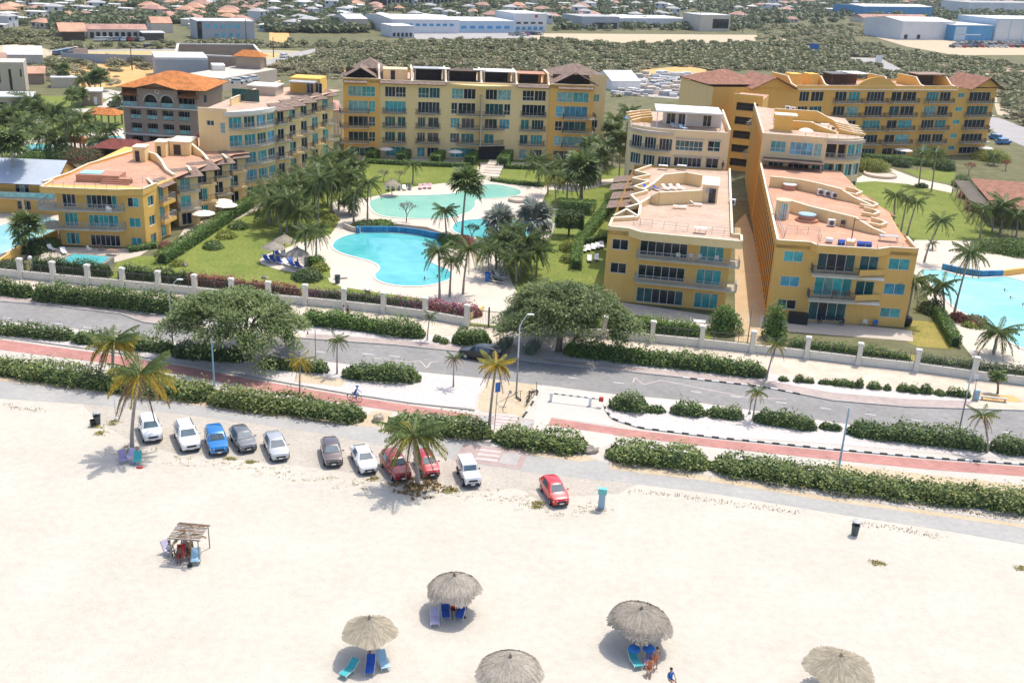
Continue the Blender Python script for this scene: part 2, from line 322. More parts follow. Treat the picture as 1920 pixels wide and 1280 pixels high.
for q in([(977,787),(1000,789),(994,803),(970,800)],[(902,779),(921,780),(915,792),(896,790)],[(945,848),(978,851),(967,873),(934,868)]):sheet('crossing_panel',q,.040,'kerb_grey')
# resort grounds
sheet('lawn',[(200,536),(364,551),(573,571),(719,585),(870,609),(1130,632),(1140,560),(1165,420),(1190,330),(1180,318),(1100,305),(640,290),(560,330),(480,375),(400,440),(300,480),(225,480)],.010,'lawn')
deck_px=[(487,487),(500,477),(513,473),(546,462),(557,455),(578,453),(620,440),(634,420),(631,405),(622,389),(624,381),(637,374),(655,372),(688,371),(716,365),(764,352),(820,345),(844,342),(880,331),(893,318),(901,305),(938,304),(930,320),(919,338),(953,341),(1019,348),(1150,335),(1152,343),(1085,359),(1028,356),(1019,372),(1015,390),(1040,420),(1035,440),(1019,453),(997,459),(960,475),(950,500),(960,530),(975,560),(985,580),(957,614),(875,604),(840,590),(790,560),(720,550),(640,538),(618,528),(610,510),(560,513),(520,505),(490,495)]
sheet('pool_deck',deck_px,.020,'deck')
def pool(name,px,wm,n=3,coping=.35):
 P=smooth_loop([at(*p)for p in px],n)
 a=sum(P[i].x*P[(i+1)%len(P)].y-P[(i+1)%len(P)].x*P[i].y for i in range(len(P)))
 if a<0:P=P[::-1]
 b=Mb();b.poly([(p.x,p.y,.05)for p in P]);struct(name,b.mesh(name,wm))
 Q=[]
 for i,p in enumerate(P):
  t=(P[(i+1)%len(P)]-P[i-1]).normalized();Q.append(p+Vector((t.y,-t.x,0))*coping)
 b=Mb();k=len(P);z=.11
 for i in range(k):
  j=(i+1)%k
  b.quad((P[i].x,P[i].y,z),(Q[i].x,Q[i].y,z),(Q[j].x,Q[j].y,z),(P[j].x,P[j].y,z))
  b.quad((Q[i].x,Q[i].y,z),(Q[i].x,Q[i].y,0),(Q[j].x,Q[j].y,0),(Q[j].x,Q[j].y,z))
  b.quad((P[i].x,P[i].y,.03),(P[i].x,P[i].y,z),(P[j].x,P[j].y,z),(P[j].x,P[j].y,.03))
 struct('pool_coping',b.mesh('pool_coping','pool_rim'));return P
mat('pool_rim',(.72,.66,.58),.8,.05,.6)
pool('pool_water',[(686,437),(660,440),(636,448),(625,458),(628,468),(650,478),(677,485),(700,492),(711,499),(712,507),(704,515),(707,524),(722,531),(750,536),(780,537),(805,535),(830,529),(845,520),(841,508),(818,498),(806,490),(808,478),(826,468),(833,458),(824,449),(800,444),(764,440),(721,437)],'water_turquoise')
pool('pool_water',[(693,383),(699,376),(716,371),(742,368),(786,367),(841,365),(880,357),(905,348),(930,347),(953,351),(975,358),(973,366),(950,371),(915,373),(892,376),(890,387),(880,397),(862,404),(840,409),(800,411),(753,409),(720,406),(702,398)],'water_mint')
pool('pool_water',[(849,426),(857,418),(880,413),(920,411),(960,412),(988,422),(997,433),(990,445),(953,452),(909,450),(866,440),(851,433)],'water_turquoise')
pool('pool_water',[(1725,509),(1745,507),(1765,508),(1800,518),(1840,522),(1885,520),(1925,531),(1990,560),(2000,620),(1950,660),(1900,645),(1862,618),(1830,597),(1800,584),(1775,562),(1745,532)],'water_right')
sheet('garden_lawn',[(1590,345),(1610,335),(1700,340),(1790,360),(1830,400),(1870,440),(1830,455),(1700,450),(1640,420),(1600,380)],.010,'lawn')
sheet('garden_lawn',[(1690,318),(1790,320),(1790,345),(1740,338)],.010,'lawn')
sheet('garden_path',[(1600,339),(1622,326),(1660,318),(1658,312),(1670,316),(1720,335),(1790,350),(1785,362),(1700,345),(1640,340),(1605,342)],.020,'deck')
sheet('pool_terrace',[(1715,450),(1840,452),(1900,470),(2000,500),(2100,600),(2100,720),(1920,715),(1840,690),(1800,640),(1770,595),(1740,560),(1715,520),(1700,500)],.014,'deck')
sheet('dry_lawn',[(1700,600),(1762,604),(1792,655),(1720,650),(1700,640)],.018,'lawn_dry')
sheet('lawn_strip',[(1380,640),(1480,650),(1720,665),(1735,690),(1480,668),(1380,655)],.018,'lawn_dry')
sheet('lawn_strip',[(1130,598),(1300,598),(1340,620),(1330,640),(1120,625)],.020,'lawn')
sheet('alley',[(1378,420),(1398,400),(1412,440),(1450,650),(1378,645),(1378,560)],.016,'alley')
sheet('patio',[(1120,560),(1390,600),(1385,625),(1300,612),(1190,590),(1120,580)],.024,'patio')
sheet('patio',[(1425,590),(1710,620),(1712,640),(1480,622),(1425,615)],.024,'patio')
sheet('villa_patio',[(85,462),(280,468),(262,480),(215,492),(70,490)],.022,'patio')
sheet('splash_terrace',[(-200,380),(60,378),(110,398),(110,440),(20,500),(-200,520)],.014,'deck')
pool('pool_water',[(-120,470),(-60,440),(0,424),(60,408),(104,412),(106,432),(60,452),(20,468),(-20,485),(-100,492)],'water_pale',2)
sheet('villa_patio',[(330,452),(345,430),(490,365),(600,325),(622,330),(480,395),(380,440),(345,458)],.020,'patio')
sheet('patio',[(640,292),(880,300),(890,312),(640,304)],.018,'patio');sheet('patio',[(950,304),(1130,310),(1130,322),(945,315)],.018,'patio')
sheet('hotel_garden',[(-300,180),(230,180),(235,290),(150,300),(-300,340)],.006,'lawn')
sheet('hotel_deck',[(20,262),(140,255),(230,240),(240,285),(150,292),(20,292)],.012,'deck')
pool('pool_water',[(42,276),(60,271),(95,272),(98,279),(80,282),(48,282)],'water_turquoise',2,.5);pool('pool_water',[(166,275),(176,262),(195,258),(225,256),(228,264),(206,270),(196,278)],'water_turquoise',2,.5)
sheet('hotel_drive',[(50,240),(120,214),(220,205),(235,190),(240,175),(205,168),(140,172),(150,182),(205,186),(180,202),(110,207),(45,232)],.016,'concrete')
# land behind
sheet('dry_field',[(150,96),(440,92),(560,96),(590,108),(500,117),(330,112),(190,110),(100,112)],.05,'dry_grass')
sheet('dry_ground',[(120,122),(330,118),(340,140),(260,160),(150,168),(120,150)],.05,'orange_soil')
sheet('dry_ground',[(-200,82),(60,84),(110,100),(90,112),(-200,118)],.04,'dry_soil')
sheet('far_road',[(505,112),(560,98),(590,92),(597,94),(575,104),(530,120),(430,136),(425,130)],.08,'far_road')
sheet('far_road',[(90,95),(300,92),(470,94),(560,98),(560,101),(470,97),(300,95),(90,98)],.07,'far_road')
sheet('rubble_ground',[(1130,150),(1250,128),(1370,140),(1360,178),(1270,186),(1160,178)],.06,'rubble')
sheet('orange_ground',[(1195,133),(1320,120),(1325,136),(1215,142)],.08,'orange_soil')
sheet('far_track',[(820,118),(1020,118),(1024,122),(820,122)],.06,'dry_soil')
sheet('bare_ground',[(1000,63),(1420,66),(1415,82),(1180,82),(1000,76)],.06,'dry_soil')
for q in([(640,98),(760,104),(900,101),(1050,106),(1050,107.5),(900,102.6),(760,105.8),(640,99.4)],[(1150,90),(1300,100),(1420,98),(1520,106),(1518,108),(1420,100),(1298,102),(1148,91.5)],[(1460,70),(1500,84),(1600,92),(1598,93.5),(1496,85.5),(1455,70.5)]):sheet('scrub_track',q,.06,'dry_soil')
sheet('bare_ground',[(505,55),(540,55),(545,84),(505,76)],.06,'orange_soil')
sheet('car_park',[(1640,70),(1960,72),(1960,104),(1790,104),(1700,88)],.06,'dry_soil')
sheet('car_park',[(770,62),(1010,62),(1010,72),(780,74)],.05,'far_road')
sheet('far_road',[(1585,108),(1650,110),(1690,130),(1672,142),(1650,122),(1590,114)],.07,'far_road')
sheet('far_road',[(1845,218),(1875,222),(2000,270),(2000,310),(1890,262),(1850,240)],.05,'far_road')
sheet('dry_ground',[(1860,180),(2000,215),(2000,250),(1870,215)],.04,'dry_soil')
sheet('dry_ground',[(1700,118),(1900,125),(2000,150),(1900,150),(1750,138)],.04,'dry_soil')
# building kit
mat('ochre',(.78,.47,.13),.85,.09,1.0,(.83,.515,.165),spec=.25,bump=.08,bscale=8,zs=.18)
mat('ochre_warm',(.80,.455,.115),.85,.09,1.0,(.85,.50,.145),spec=.25,bump=.08,bscale=8,zs=.18)
mat('ochre_pale',(.85,.63,.30),.85,.08,1.0,(.89,.68,.36),spec=.25,bump=.08,bscale=8,zs=.18)
mat('ochre_bright',(.86,.52,.13),.85,.05,.35,spec=.25,bump=.08,bscale=8)
mat('cream',(.84,.63,.35),.85,.05,.4,(.87,.68,.40),spec=.25)
mat('cream_white',(.74,.70,.62),.8,.05,.4,spec=.25)
mat('cap',(.84,.74,.55),.8,.05,.5,spec=.25)
mat('slab',(.52,.46,.35),.85,.10,.6,spec=.25)
mat('tan_wall',(.38,.29,.22),.85,.07,.4,(.43,.33,.255),spec=.2)
mat('tan_pale',(.56,.47,.38),.85,.06,.4,spec=.2)
mat('frame_white',(.72,.72,.69),.55,.04,1)
mat('metal_dark',(.10,.09,.085),.5,.1,2,spec=.5)
mat('metal_grey',(.42,.42,.41),.5,.1,1,spec=.5)
mat('metal_white',(.75,.75,.74),.5,.06,1)
mat('wood_dark',(.10,.065,.045),.8,.2,2)
mat('wood_brown',(.26,.15,.09),.8,.2,2)
mat('orange_tile',(.68,.25,.07),.85,.14,.9,(.76,.31,.10),bump=.3,bscale=6)
mat('terracotta',(.44,.21,.13),.85,.16,.9,(.52,.27,.17),bump=.3,bscale=6)
mat('white_membrane',(.80,.80,.78),.6,.05,.4)
mat('canvas',(.76,.70,.62),.8,.05,1)
mat('white_plastic',(.80,.80,.78),.45,.04,2)
mat('blue_fabric',(.02,.10,.46),.8,.12,3)
mat('dark_fabric',(.06,.06,.07),.8,.15,3)
mat('black',(.015,.015,.017),.6,.2,3)
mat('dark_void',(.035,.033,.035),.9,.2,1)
mat('brown_roof_plain',(.30,.2,.15),.85,.15,.8)
def tile_roof(name,c1,c2,c3):
 """clay pantiles: rows of half-round tiles running down the slope, every tile a little different"""
 m=bpy.data.materials.new(name);m.use_nodes=True;nt=m.node_tree;N=nt.nodes;L=nt.links;b=N['Principled BSDF'];b.inputs['Roughness'].default_value=.85;b.inputs['Specular IOR Level'].default_value=.2
 u=N.new('ShaderNodeUVMap');br=N.new('ShaderNodeTexBrick');br.inputs['Scale'].default_value=1;br.inputs['Brick Width'].default_value=.26;br.inputs['Row Height'].default_value=.38;br.offset=0;br.inputs['Mortar Size'].default_value=.03
 br.inputs['Color1'].default_value=(*c1,1);br.inputs['Color2'].default_value=(*c2,1);br.inputs['Mortar'].default_value=(*c3,1);br.inputs['Bias'].default_value=-.1
 L.new(u.outputs[0],br.inputs['Vector']);n=N.new('ShaderNodeTexNoise');n.inputs['Scale'].default_value=.8;n.inputs['Detail'].default_value=4;L.new(u.outputs[0],n.inputs['Vector'])
 mr=N.new('ShaderNodeMapRange');mr.inputs[1].default_value=.3;mr.inputs[2].default_value=.7;mr.inputs[3].default_value=.75;mr.inputs[4].default_value=1.25;L.new(n.outputs['Fac'],mr.inputs[0])
 hv=N.new('ShaderNodeHueSaturation');L.new(br.outputs['Color'],hv.inputs['Color']);L.new(mr.outputs[0],hv.inputs['Value']);L.new(hv.outputs[0],b.inputs['Base Color'])
 w=N.new('ShaderNodeTexWave');w.bands_direction='X';w.inputs['Scale'].default_value=1/.26/2/math.pi*6.2832/1;L.new(u.outputs[0],w.inputs['Vector'])
 bp=N.new('ShaderNodeBump');bp.inputs['Strength'].default_value=.6;bp.inputs['Distance'].default_value=.06;L.new(w.outputs['Fac'],bp.inputs['Height']);L.new(bp.outputs[0],b.inputs['Normal']);M[name]=m
tile_roof('pantile_brown',(.40,.29,.22),(.26,.185,.15),(.17,.12,.1))
tile_roof('pantile_orange',(.72,.28,.08),(.60,.20,.055),(.42,.15,.05))
tile_roof('pantile_red',(.46,.235,.155),(.38,.18,.12),(.26,.13,.09))
tile_roof('pantile_maroon',(.34,.10,.075),(.27,.08,.06),(.2,.06,.05))
def glass(name,c,rough=.07,spec=.5):
 m=bpy.data.materials.new(name);m.use_nodes=True;nt=m.node_tree;N=nt.nodes;L=nt.links;b=N['Principled BSDF'];b.inputs['Roughness'].default_value=rough;b.inputs['Specular IOR Level'].default_value=spec
 oi=N.new('ShaderNodeObjectInfo');mr=N.new('ShaderNodeMapRange');mr.inputs[3].default_value=.7;mr.inputs[4].default_value=1.3;L.new(oi.outputs['Random'],mr.inputs[0])
 g=N.new('ShaderNodeNewGeometry');n=N.new('ShaderNodeTexNoise');n.inputs['Scale'].default_value=1.3;n.inputs['Detail'].default_value=3;L.new(g.outputs['Position'],n.inputs['Vector'])
 m3=N.new('ShaderNodeMapRange');m3.inputs[1].default_value=.3;m3.inputs[2].default_value=.7;m3.inputs[3].default_value=.7;m3.inputs[4].default_value=1.3;L.new(n.outputs['Fac'],m3.inputs[0])
 mm=N.new('ShaderNodeMath');mm.operation='MULTIPLY';L.new(mr.outputs[0],mm.inputs[0]);L.new(m3.outputs[0],mm.inputs[1])
 hv=N.new('ShaderNodeHueSaturation');hv.inputs['Color'].default_value=(*c,1);L.new(mm.outputs[0],hv.inputs['Value']);L.new(hv.outputs[0],b.inputs['Base Color']);M[name]=m
glass('glass_teal',(.055,.36,.37));glass('glass_pale',(.22,.44,.42));glass('glass_dark',(.012,.022,.032));glass('glass_green',(.02,.10,.10));glass('glass_blue',(.10,.38,.50))
GL={'t':'glass_teal','p':'glass_pale','k':'glass_dark','g':'glass_green','b':'glass_blue'}
_wm={}
def wmesh(w,h,nx,ny,fm):
 k=('f',round(w,2),round(h,2),nx,ny,fm)
 if k not in _wm:
  b=Mb();t=.07;d=.06
  b.box(-.0,w,-d,0,0,t);b.box(0,w,-d,0,h-t,h);b.box(0,t,-d,0,t,h-t);b.box(w-t,w,-d,0,t,h-t)
  for i in range(1,nx):x=w*i/nx;b.box(x-.035,x+.035,-d*.8,0,t,h-t)
  for j in range(1,ny):z=h*.36 if ny==2 else h*j/ny;b.box(t,w-t,-d*.9,0,z-.035,z+.035)
  _wm[k]=b.mesh('window_frame',fm)
 return _wm[k]
def pmesh(w,h,g):
 k=('p',round(w,2),round(h,2),g)
 if k not in _wm:b=Mb();b.box(0,w,0,.02,0,h);_wm[k]=b.mesh('pane',GL[g])
 return _wm[k]
def rmesh(ln,h,style,n=None):
 k=('r',round(ln,2),round(h,2),style)
 if k not in _wm:
  b=Mb();b.box(0,ln,-.03,.03,h-.06,h);b.box(0,ln,-.02,.02,.08,.12)
  n=max(2,int(ln/1.5)+1)
  for i in range(n+1):x=ln*i/n;b.box(x-.03,x+.03,-.03,.03,0,h-.06)
  if style=='glassy':b.box(0,ln,-.008,.008,.12,h-.06,1)
  else:
   n=int(ln/.16)
   for i in range(1,n):x=ln*i/n;b.box(x-.011,x+.011,-.011,.011,.12,h-.06)
  _wm[k]=b.mesh('railing',['metal_dark' if style=='dark' else 'metal_grey','glass_pale'])
 return _wm[k]
class Bld:
 def __init__(s,name,label,cat,p0,ang,group=None,near=True):
  s.root=empty(name,(p0[0],p0[1],0),math.radians(ang));tag(s.root,label,cat,group);s.near=near
  s.a=math.radians(ang);s.p0=Vector((p0[0],p0[1],0));
 def world(s,u,v,z=0):return s.p0+Matrix.Rotation(s.a,3,'Z')@Vector((u,v,z))
 def part(s,name,b,m,parent=None,loc=(0,0,0),rz=0,smooth=False):return link(name,b.mesh(name,m,smooth)if isinstance(b,Mb)else b,parent or s.root,loc,rz)
 def window(s,x,y,z,rz,w,h,nx=2,ny=1,g='t',fm='frame_white',parent=None,name='window'):
  """frame with its panes; g gives one glass letter, or one per pane column"""
  o=link(name,wmesh(w,h,nx,ny,fm),parent or s.root,(x,y,z),rz)
  if s.near:
   for i in range(nx):
    gi=g[i%len(g)]
    for(z0,z1)in([(0,h)]if ny==1 else[(0,h*.36),(h*.36,h)]):
     link('pane',pmesh(w/nx-.07,z1-z0-.07,gi),o,(w*i/nx+.035,0.012,z0+.035))
  else:link('pane',pmesh(w-.1,h-.1,g[0]),o,(.05,.012,.05))
  return o
 def facade(s,p,q,z0,z1,ops=(),m='ochre',name='wall',fm='frame_white',reveal=.16):
  """a straight wall from p to q (outside on the right hand), with real openings; ops: (s0,s1,z0,z1,nx,ny,glass)"""
  ln=math.hypot(q[0]-p[0],q[1]-p[1]);an=math.atan2(q[1]-p[1],q[0]-p[0])
  xs=sorted({0,ln,*[o[0]for o in ops],*[o[1]for o in ops]});zs=sorted({z0,z1,*[o[2]for o in ops],*[o[3]for o in ops]})
  b=Mb()
  for i in range(len(xs)-1):
   for j in range(len(zs)-1):
    cx,cz=(xs[i]+xs[i+1])/2,(zs[j]+zs[j+1])/2
    if any(o[0]<cx<o[1]and o[2]<cz<o[3]for o in ops):continue
    b.quad((xs[i],0,zs[j]),(xs[i+1],0,zs[j]),(xs[i+1],0,zs[j+1]),(xs[i],0,zs[j+1]))
  for o in ops:
   a,c,d,e=o[:4];r=reveal
   b.quad((a,0,d),(c,0,d),(c,r,d),(a,r,d));b.quad((a,0,e),(a,r,e),(c,r,e),(c,0,e))
   b.quad((a,0,d),(a,r,d),(a,r,e),(a,0,e));b.quad((c,0,d),(c,0,e),(c,r,e),(c,r,d))
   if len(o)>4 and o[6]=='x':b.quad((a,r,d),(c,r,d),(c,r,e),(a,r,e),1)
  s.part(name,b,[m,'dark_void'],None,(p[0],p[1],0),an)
  for o in ops:
   if len(o)>4 and o[6]!='x':
    x=p[0]+math.cos(an)*o[0]-math.sin(an)*(reveal-.03);y=p[1]+math.sin(an)*o[0]+math.cos(an)*(reveal-.03)
    s.window(x,y,o[2],an,o[1]-o[0],o[3]-o[2],o[4],o[5],o[6],fm,name='door' if o[2]-math.floor(o[2])<0 else 'window')
  return an
 def balcony(s,pts,z,inner,m='slab',style='dark',th=.22,rail=True,h=1.0,solid=None):
  """slab over the outline pts+inner (outer edge pts left to right, inner edge right to left), railing along pts"""
  o=[tuple(p)for p in pts]+[tuple(p)for p in inner];b=Mb();b.prism(o,z-th,z,bottom=True)
  r=s.part('balcony',b,m)
  if rail:
   for i in range(len(pts)-1):
    p,q=pts[i],pts[i+1];ln=math.hypot(q[0]-p[0],q[1]-p[1])
    if ln<.1:continue
    an=math.atan2(q[1]-p[1],q[0]-p[0]);nx,ny=-math.sin(an)*.06,math.cos(an)*.06
    if solid and i in solid:bb=Mb();bb.box(0,ln,0,.15,-.35,h*.75);link('parapet',bb.mesh('parapet',solid[i]),r,(p[0],p[1],z),an)
    else:link('railing',rmesh(ln,h,style),r,(p[0]+nx,p[1]+ny,z),an)
  return r
 def parapet(s,pts,z,h,m,th=.22,closed=False,cap='cap',name='parapet'):
  for i in range(len(pts)-(0 if closed else 1)):
   p,q=pts[i],pts[(i+1)%len(pts)];ln=math.hypot(q[0]-p[0],q[1]-p[1]);an=math.atan2(q[1]-p[1],q[0]-p[0])
   b=Mb();b.box(0,ln-.01,0,th,z,z+h-.08);b.box(-.03,ln+.02,-.04,th+.04,z+h-.08,z+h,1);s.part(name,b,[m,cap],None,(p[0],p[1],0),an)
 def wall(s,pts,z,h,m='ochre',th=.25,cap='cap',name='wall'):
  """free-standing wall along pts; h one height or one per point (sloping top)"""
  for i in range(len(pts)-1):
   p,q=pts[i],pts[i+1];ln=math.hypot(q[0]-p[0],q[1]-p[1]);an=math.atan2(q[1]-p[1],q[0]-p[0])
   h0,h1=(h,h)if not hasattr(h,'__len__')else(h[i],h[i+1]);t=th/2;b=Mb()
   for(y0,y1,a0,a1,mm)in((-t,t,0,0,0),(-t-.05,t+.05,1,1,1)):
    zl,zr=(z,z)if mm==0 else(z+h0-.07,z+h1-.07);zt0,zt1=(z+h0-.07,z+h1-.07)if mm==0 else(z+h0,z+h1)
    P=[(0,y0,zl),(ln,y0,zr),(ln,y1,zr),(0,y1,zl),(0,y0,zt0),(ln,y0,zt1),(ln,y1,zt1),(0,y1,zt0)]
    for f in((0,1,5,4),(1,2,6,5),(2,3,7,6),(3,0,4,7),(4,5,6,7)):b.quad(*[P[k]for k in f],m=mm)
   s.part(name,b,[m,cap],None,(p[0],p[1],0),an)
 def floor(s,pts,z,m,name='roof'):b=Mb();b.poly([(p[0],p[1],z)for p in pts]);return s.part(name,b,m)
 def slope(s,a,b_,c,d,m,name='roof',th=.14,under='wood_dark'):
  """one roof plane; a-b is the lower edge (left to right), c-d the upper (right to left)"""
  return link(name,slope_mesh(a,b_,c,d,m,th,under),s.root)
def slope_mesh(a,b_,c,d,m,th=.14,under='wood_dark'):
 A,B_,C_,D_=[Vector(p)for p in(a,b_,c,d)];n=(B_-A).cross(D_-A).normalized()*th
 b=Mb();b.quad(A,B_,C_,D_);lo=[p-n for p in(A,B_,C_,D_)]
 b.quad(lo[3],lo[2],lo[1],lo[0],1)
 for p,q,pp,qq in((A,B_,lo[0],lo[1]),(B_,C_,lo[1],lo[2]),(C_,D_,lo[2],lo[3]),(D_,A,lo[3],lo[0])):b.quad(pp,qq,q,p,1)
 me=b.mesh('roof',[m,under]);uv=me.uv_layers.new(name='UVMap');e1=(B_-A).normalized();e2=n.normalized().cross(e1)
 for lp in me.loops:p=Vector(me.vertices[lp.vertex_index].co)-A;uv.data[lp.index].uv=(p.dot(e1),p.dot(e2))
 return me
def hip_roof(s,x0,x1,y0,y1,z,h,m,ov=.6,ridge=None):
 x0-=ov;x1+=ov;y0-=ov;y1+=ov;w,d=x1-x0,y1-y0;k=min(w,d)/2 if ridge is None else ridge
 if w>=d:r0,r1=(x0+k,(y0+y1)/2,z+h),(x1-k,(y0+y1)/2,z+h);
 else:r0,r1=((x0+x1)/2,y0+k,z+h),((x0+x1)/2,y1-k,z+h)
 A,B_,C_,D_=(x0,y0,z),(x1,y0,z),(x1,y1,z),(x0,y1,z)
 if w>=d:pl=[(A,B_,r1,r0),(C_,D_,r0,r1),(B_,C_,r1,r1),(D_,A,r0,r0)]
 else:pl=[(B_,C_,r1,r0),(D_,A,r0,r1),(A,B_,r0,r0),(C_,D_,r1,r1)]
 for q in pl:s.slope(*q,m)
def gable_roof(s,x0,x1,y0,y1,z,h,m,wallm,ov=.7):
 """ridge runs in depth (y); gable faces -y"""
 xm=(x0+x1)/2
 s.slope((x0-ov,y1,z-ov*h/(xm-x0)),(x0-ov,y0-ov,z-ov*h/(xm-x0)),(xm,y0-ov,z+h),(xm,y1,z+h),m)
 s.slope((x1+ov,y0-ov,z-ov*h/(xm-x0)),(x1+ov,y1,z-ov*h/(xm-x0)),(xm,y1,z+h),(xm,y0-ov,z+h),m)
 if wallm:b=Mb();b.poly([(x0,y0,z-.2),(x1,y0,z-.2),(xm,y0,z+h-.16)]);s.part('gable',b,wallm)
def arc(p,q,bulge,n=6):
 """points on a curve from p to q bulging to the right-hand side by bulge"""
 dx,dy=q[0]-p[0],q[1]-p[1];ln=math.hypot(dx,dy);nx,ny=dy/ln,-dx/ln
 return[(p[0]+dx*t+nx*bulge*4*t*(1-t),p[1]+dy*t+ny*bulge*4*t*(1-t))for t in[i/n for i in range(n+1)]]
def lp(s,px,py,z):
 p=at(px,py,z)-s.p0;p.z=0;q=Matrix.Rotation(-s.a,3,'Z')@p;return(q.x,q.y)
Bld.l=lp
# long five-storey building at the back
C=Bld('apartment_building','long five storey ochre apartment building across the lawn behind the mint pool','building',(-37.9,223.5),8.4,None,False)
ZR=[(.25,2.3),(3.45,5.5),(6.65,8.75),(9.65,12.0),(12.85,15.0)]
def rows(cols):
 """cols: {row: [(s0,s1,nx,ny,glass)...]}"""
 return[(a,c,ZR[r][0],ZR[r][1],nx,ny,g)for r,L in cols.items()for(a,c,nx,ny,g)in L]
C.facade((0,0),(7.5,0),0,16.3,rows({4:[(1,3.75,3,1,'p'),(3.85,6.65,3,2,'tkt')],3:[(1,5.15,4,1,'p'),(5.3,6.65,2,2,'tk')],2:[(1,5.15,4,1,'k'),(5.3,6.65,2,2,'k')],1:[(1,5.15,4,1,'k'),(5.3,6.65,2,2,'k')],0:[(1.1,6.6,5,1,'gk')]}),'ochre_warm')
C.facade((7.5,0),(7.5,.5),0,16.3,(),'ochre')
two=lambda a,b,c,d,g:[(a,b,3,1,g),(c,d,2,1,g)]
C.facade((7.5,.5),(44,.5),0,16.1,[(o[0]-7.5,o[1]-7.5)+o[2:]for o in rows({4:[(8.7,10.9,3,1,'k'),(10.98,13.1,3,2,'k'),(15.7,18,3,2,'g'),(18.1,20.3,3,1,'gk'),(22.8,25.3,3,2,'p'),(25.4,27.95,3,1,'k'),(30.1,32.6,3,1,'k'),(32.7,35.55,3,2,'pgt'),(38.1,40.6,3,2,'k'),(40.7,43.2,3,1,'k')],3:[(8.7,13.1,5,1,'tkkt'),(15.7,20.3,6,1,'k'),(22.8,24.1,2,2,'k'),(24.3,28,4,1,'k'),(30.1,34,4,1,'g'),(34.2,35.55,2,2,'k'),(38.1,43.2,6,1,'k')],2:two(8.7,10.9,11.4,13.1,'g')+two(15.7,17.3,17.9,20.2,'k')+[(22.7,24.7,3,2,'tkp'),(25.1,27.9,3,1,'k'),(30.1,32.8,3,1,'k'),(33.3,35.5,3,2,'b')]+[(38,39.8,2,1,'t'),(40.4,43,4,1,'g')],1:two(8.7,10.9,11.4,13.1,'g')+two(15.6,17.3,17.8,20.2,'k')+[(22.7,24.7,3,2,'k'),(25.1,27.9,3,1,'g'),(30.1,32.2,2,1,'t')]+[(37.9,39.7,2,1,'gk'),(40.3,42.9,4,1,'t')],0:[(8.7,13.1,4,1,'t'),(15.6,17.3,2,1,'t'),(17.8,20.2,3,1,'k'),(22.8,28.2,5,1,'t'),(37.9,39.7,2,1,'p'),(40.3,43,4,1,'k')]})]+[(29-7.5,34.7-7.5,0,2.95,1,1,'x')],'ochre_pale',reveal=.3)
C.facade((44,.5),(44,0),0,16.3,(),'ochre')
C.facade((44,0),(53.6,0),0,16.3,[(o[0]-44,o[1]-44)+o[2:]for o in rows({4:[(45.5,48.9,3,2,'p'),(49,52.5,3,1,'t')],3:[(45.4,47,1,2,'b'),(47.2,52.4,4,1,'b')],2:[(45.4,47,2,2,'k'),(47.2,52.3,4,1,'g')],1:[(45.4,47,2,2,'p'),(47.2,52.3,4,1,'p')],0:[(45.4,49,3,1,'k'),(49.6,52.3,2,1,'g')]})],'ochre_warm')
C.facade((53.6,0),(53.6,5),0,16.3,(),'ochre_pale');C.facade((53.6,5),(57.3,5),0,18.2,[(1,2.3,12.4,14,2,1,'t'),(1,2.3,3.4,5.2,2,1,'k'),(1,2.3,6.6,8.4,2,1,'k')],'ochre_pale')
C.facade((57.3,5),(57.3,20),0,17,(),'ochre_pale');C.facade((57.3,20),(0,20),0,16.3,(),'ochre');C.facade((0,20),(0,0),0,16.3,(),'ochre')
C.floor([(0,.3),(53.5,.3),(53.5,5.2),(57.2,5.2),(57.2,20),(0,20)],15.75,'terrace_tiles_pale')
for z in(3.3,6.5,9.5):
 C.balcony([(-.9,3),(-.9,-.2),(-.6,-1.3),(5.3,-1.3),(5.3,0)],z,[(0,0),(0,3)])
 C.balcony(arc((8,.5),(13.4,.5),1.3),z,[]);C.balcony(arc((15,.5),(20.7,.5),1.3),z,[])
 C.balcony(arc((23.9,.5),(29.1,.5-1.5),.35,4),z,[(29.1,.5)]);C.balcony(arc((29.2,-1.0),(34.6,.5),.35,4),z,[(29.2,.5)])
 C.balcony(arc((37.6,.5),(43.7,.5),1.3),z,[]);C.balcony([(47,0),(47,-1.4),(53.4,-1.4),(54.3,-.6),(54.3,5)],z,[(53.6,5),(53.6,0)])
C.balcony(arc((22.4,.5),(36,.5),2.2,8),16.0,[],'ochre_pale',rail=False,th=.35)
bb=Mb();bb.box(29.0,29.25,-1.3,.5,3.0,13.8);C.part('fin_wall',bb,'slab')
for a,c,y in((7.6,21.4,.5),(36.9,43.6,.5),(.2,5,0),(45.6,53.2,0)):C.slope((a,y-1.0,15.75),(c,y-1.0,15.75),(c,y+.15,16.25),(a,y+.15,16.25),'pantile_brown')
for u in(7.5,14.4,21.6,29.2,36.8,43.8):C.wall([(u,.5),(u,1.6),(u,3.0),(u,9)],15.75,[.5,.9,2.7,2.9],'ochre_pale' if u<40 else 'ochre_warm',.3)
C.parapet([(0,0),(7.5,0)],15.75,.9,'ochre_warm');C.parapet([(44,0),(53.6,0)],15.75,.9,'ochre_warm');C.parapet([(7.6,.55),(44,.55)],15.7,.65,'ochre_pale')
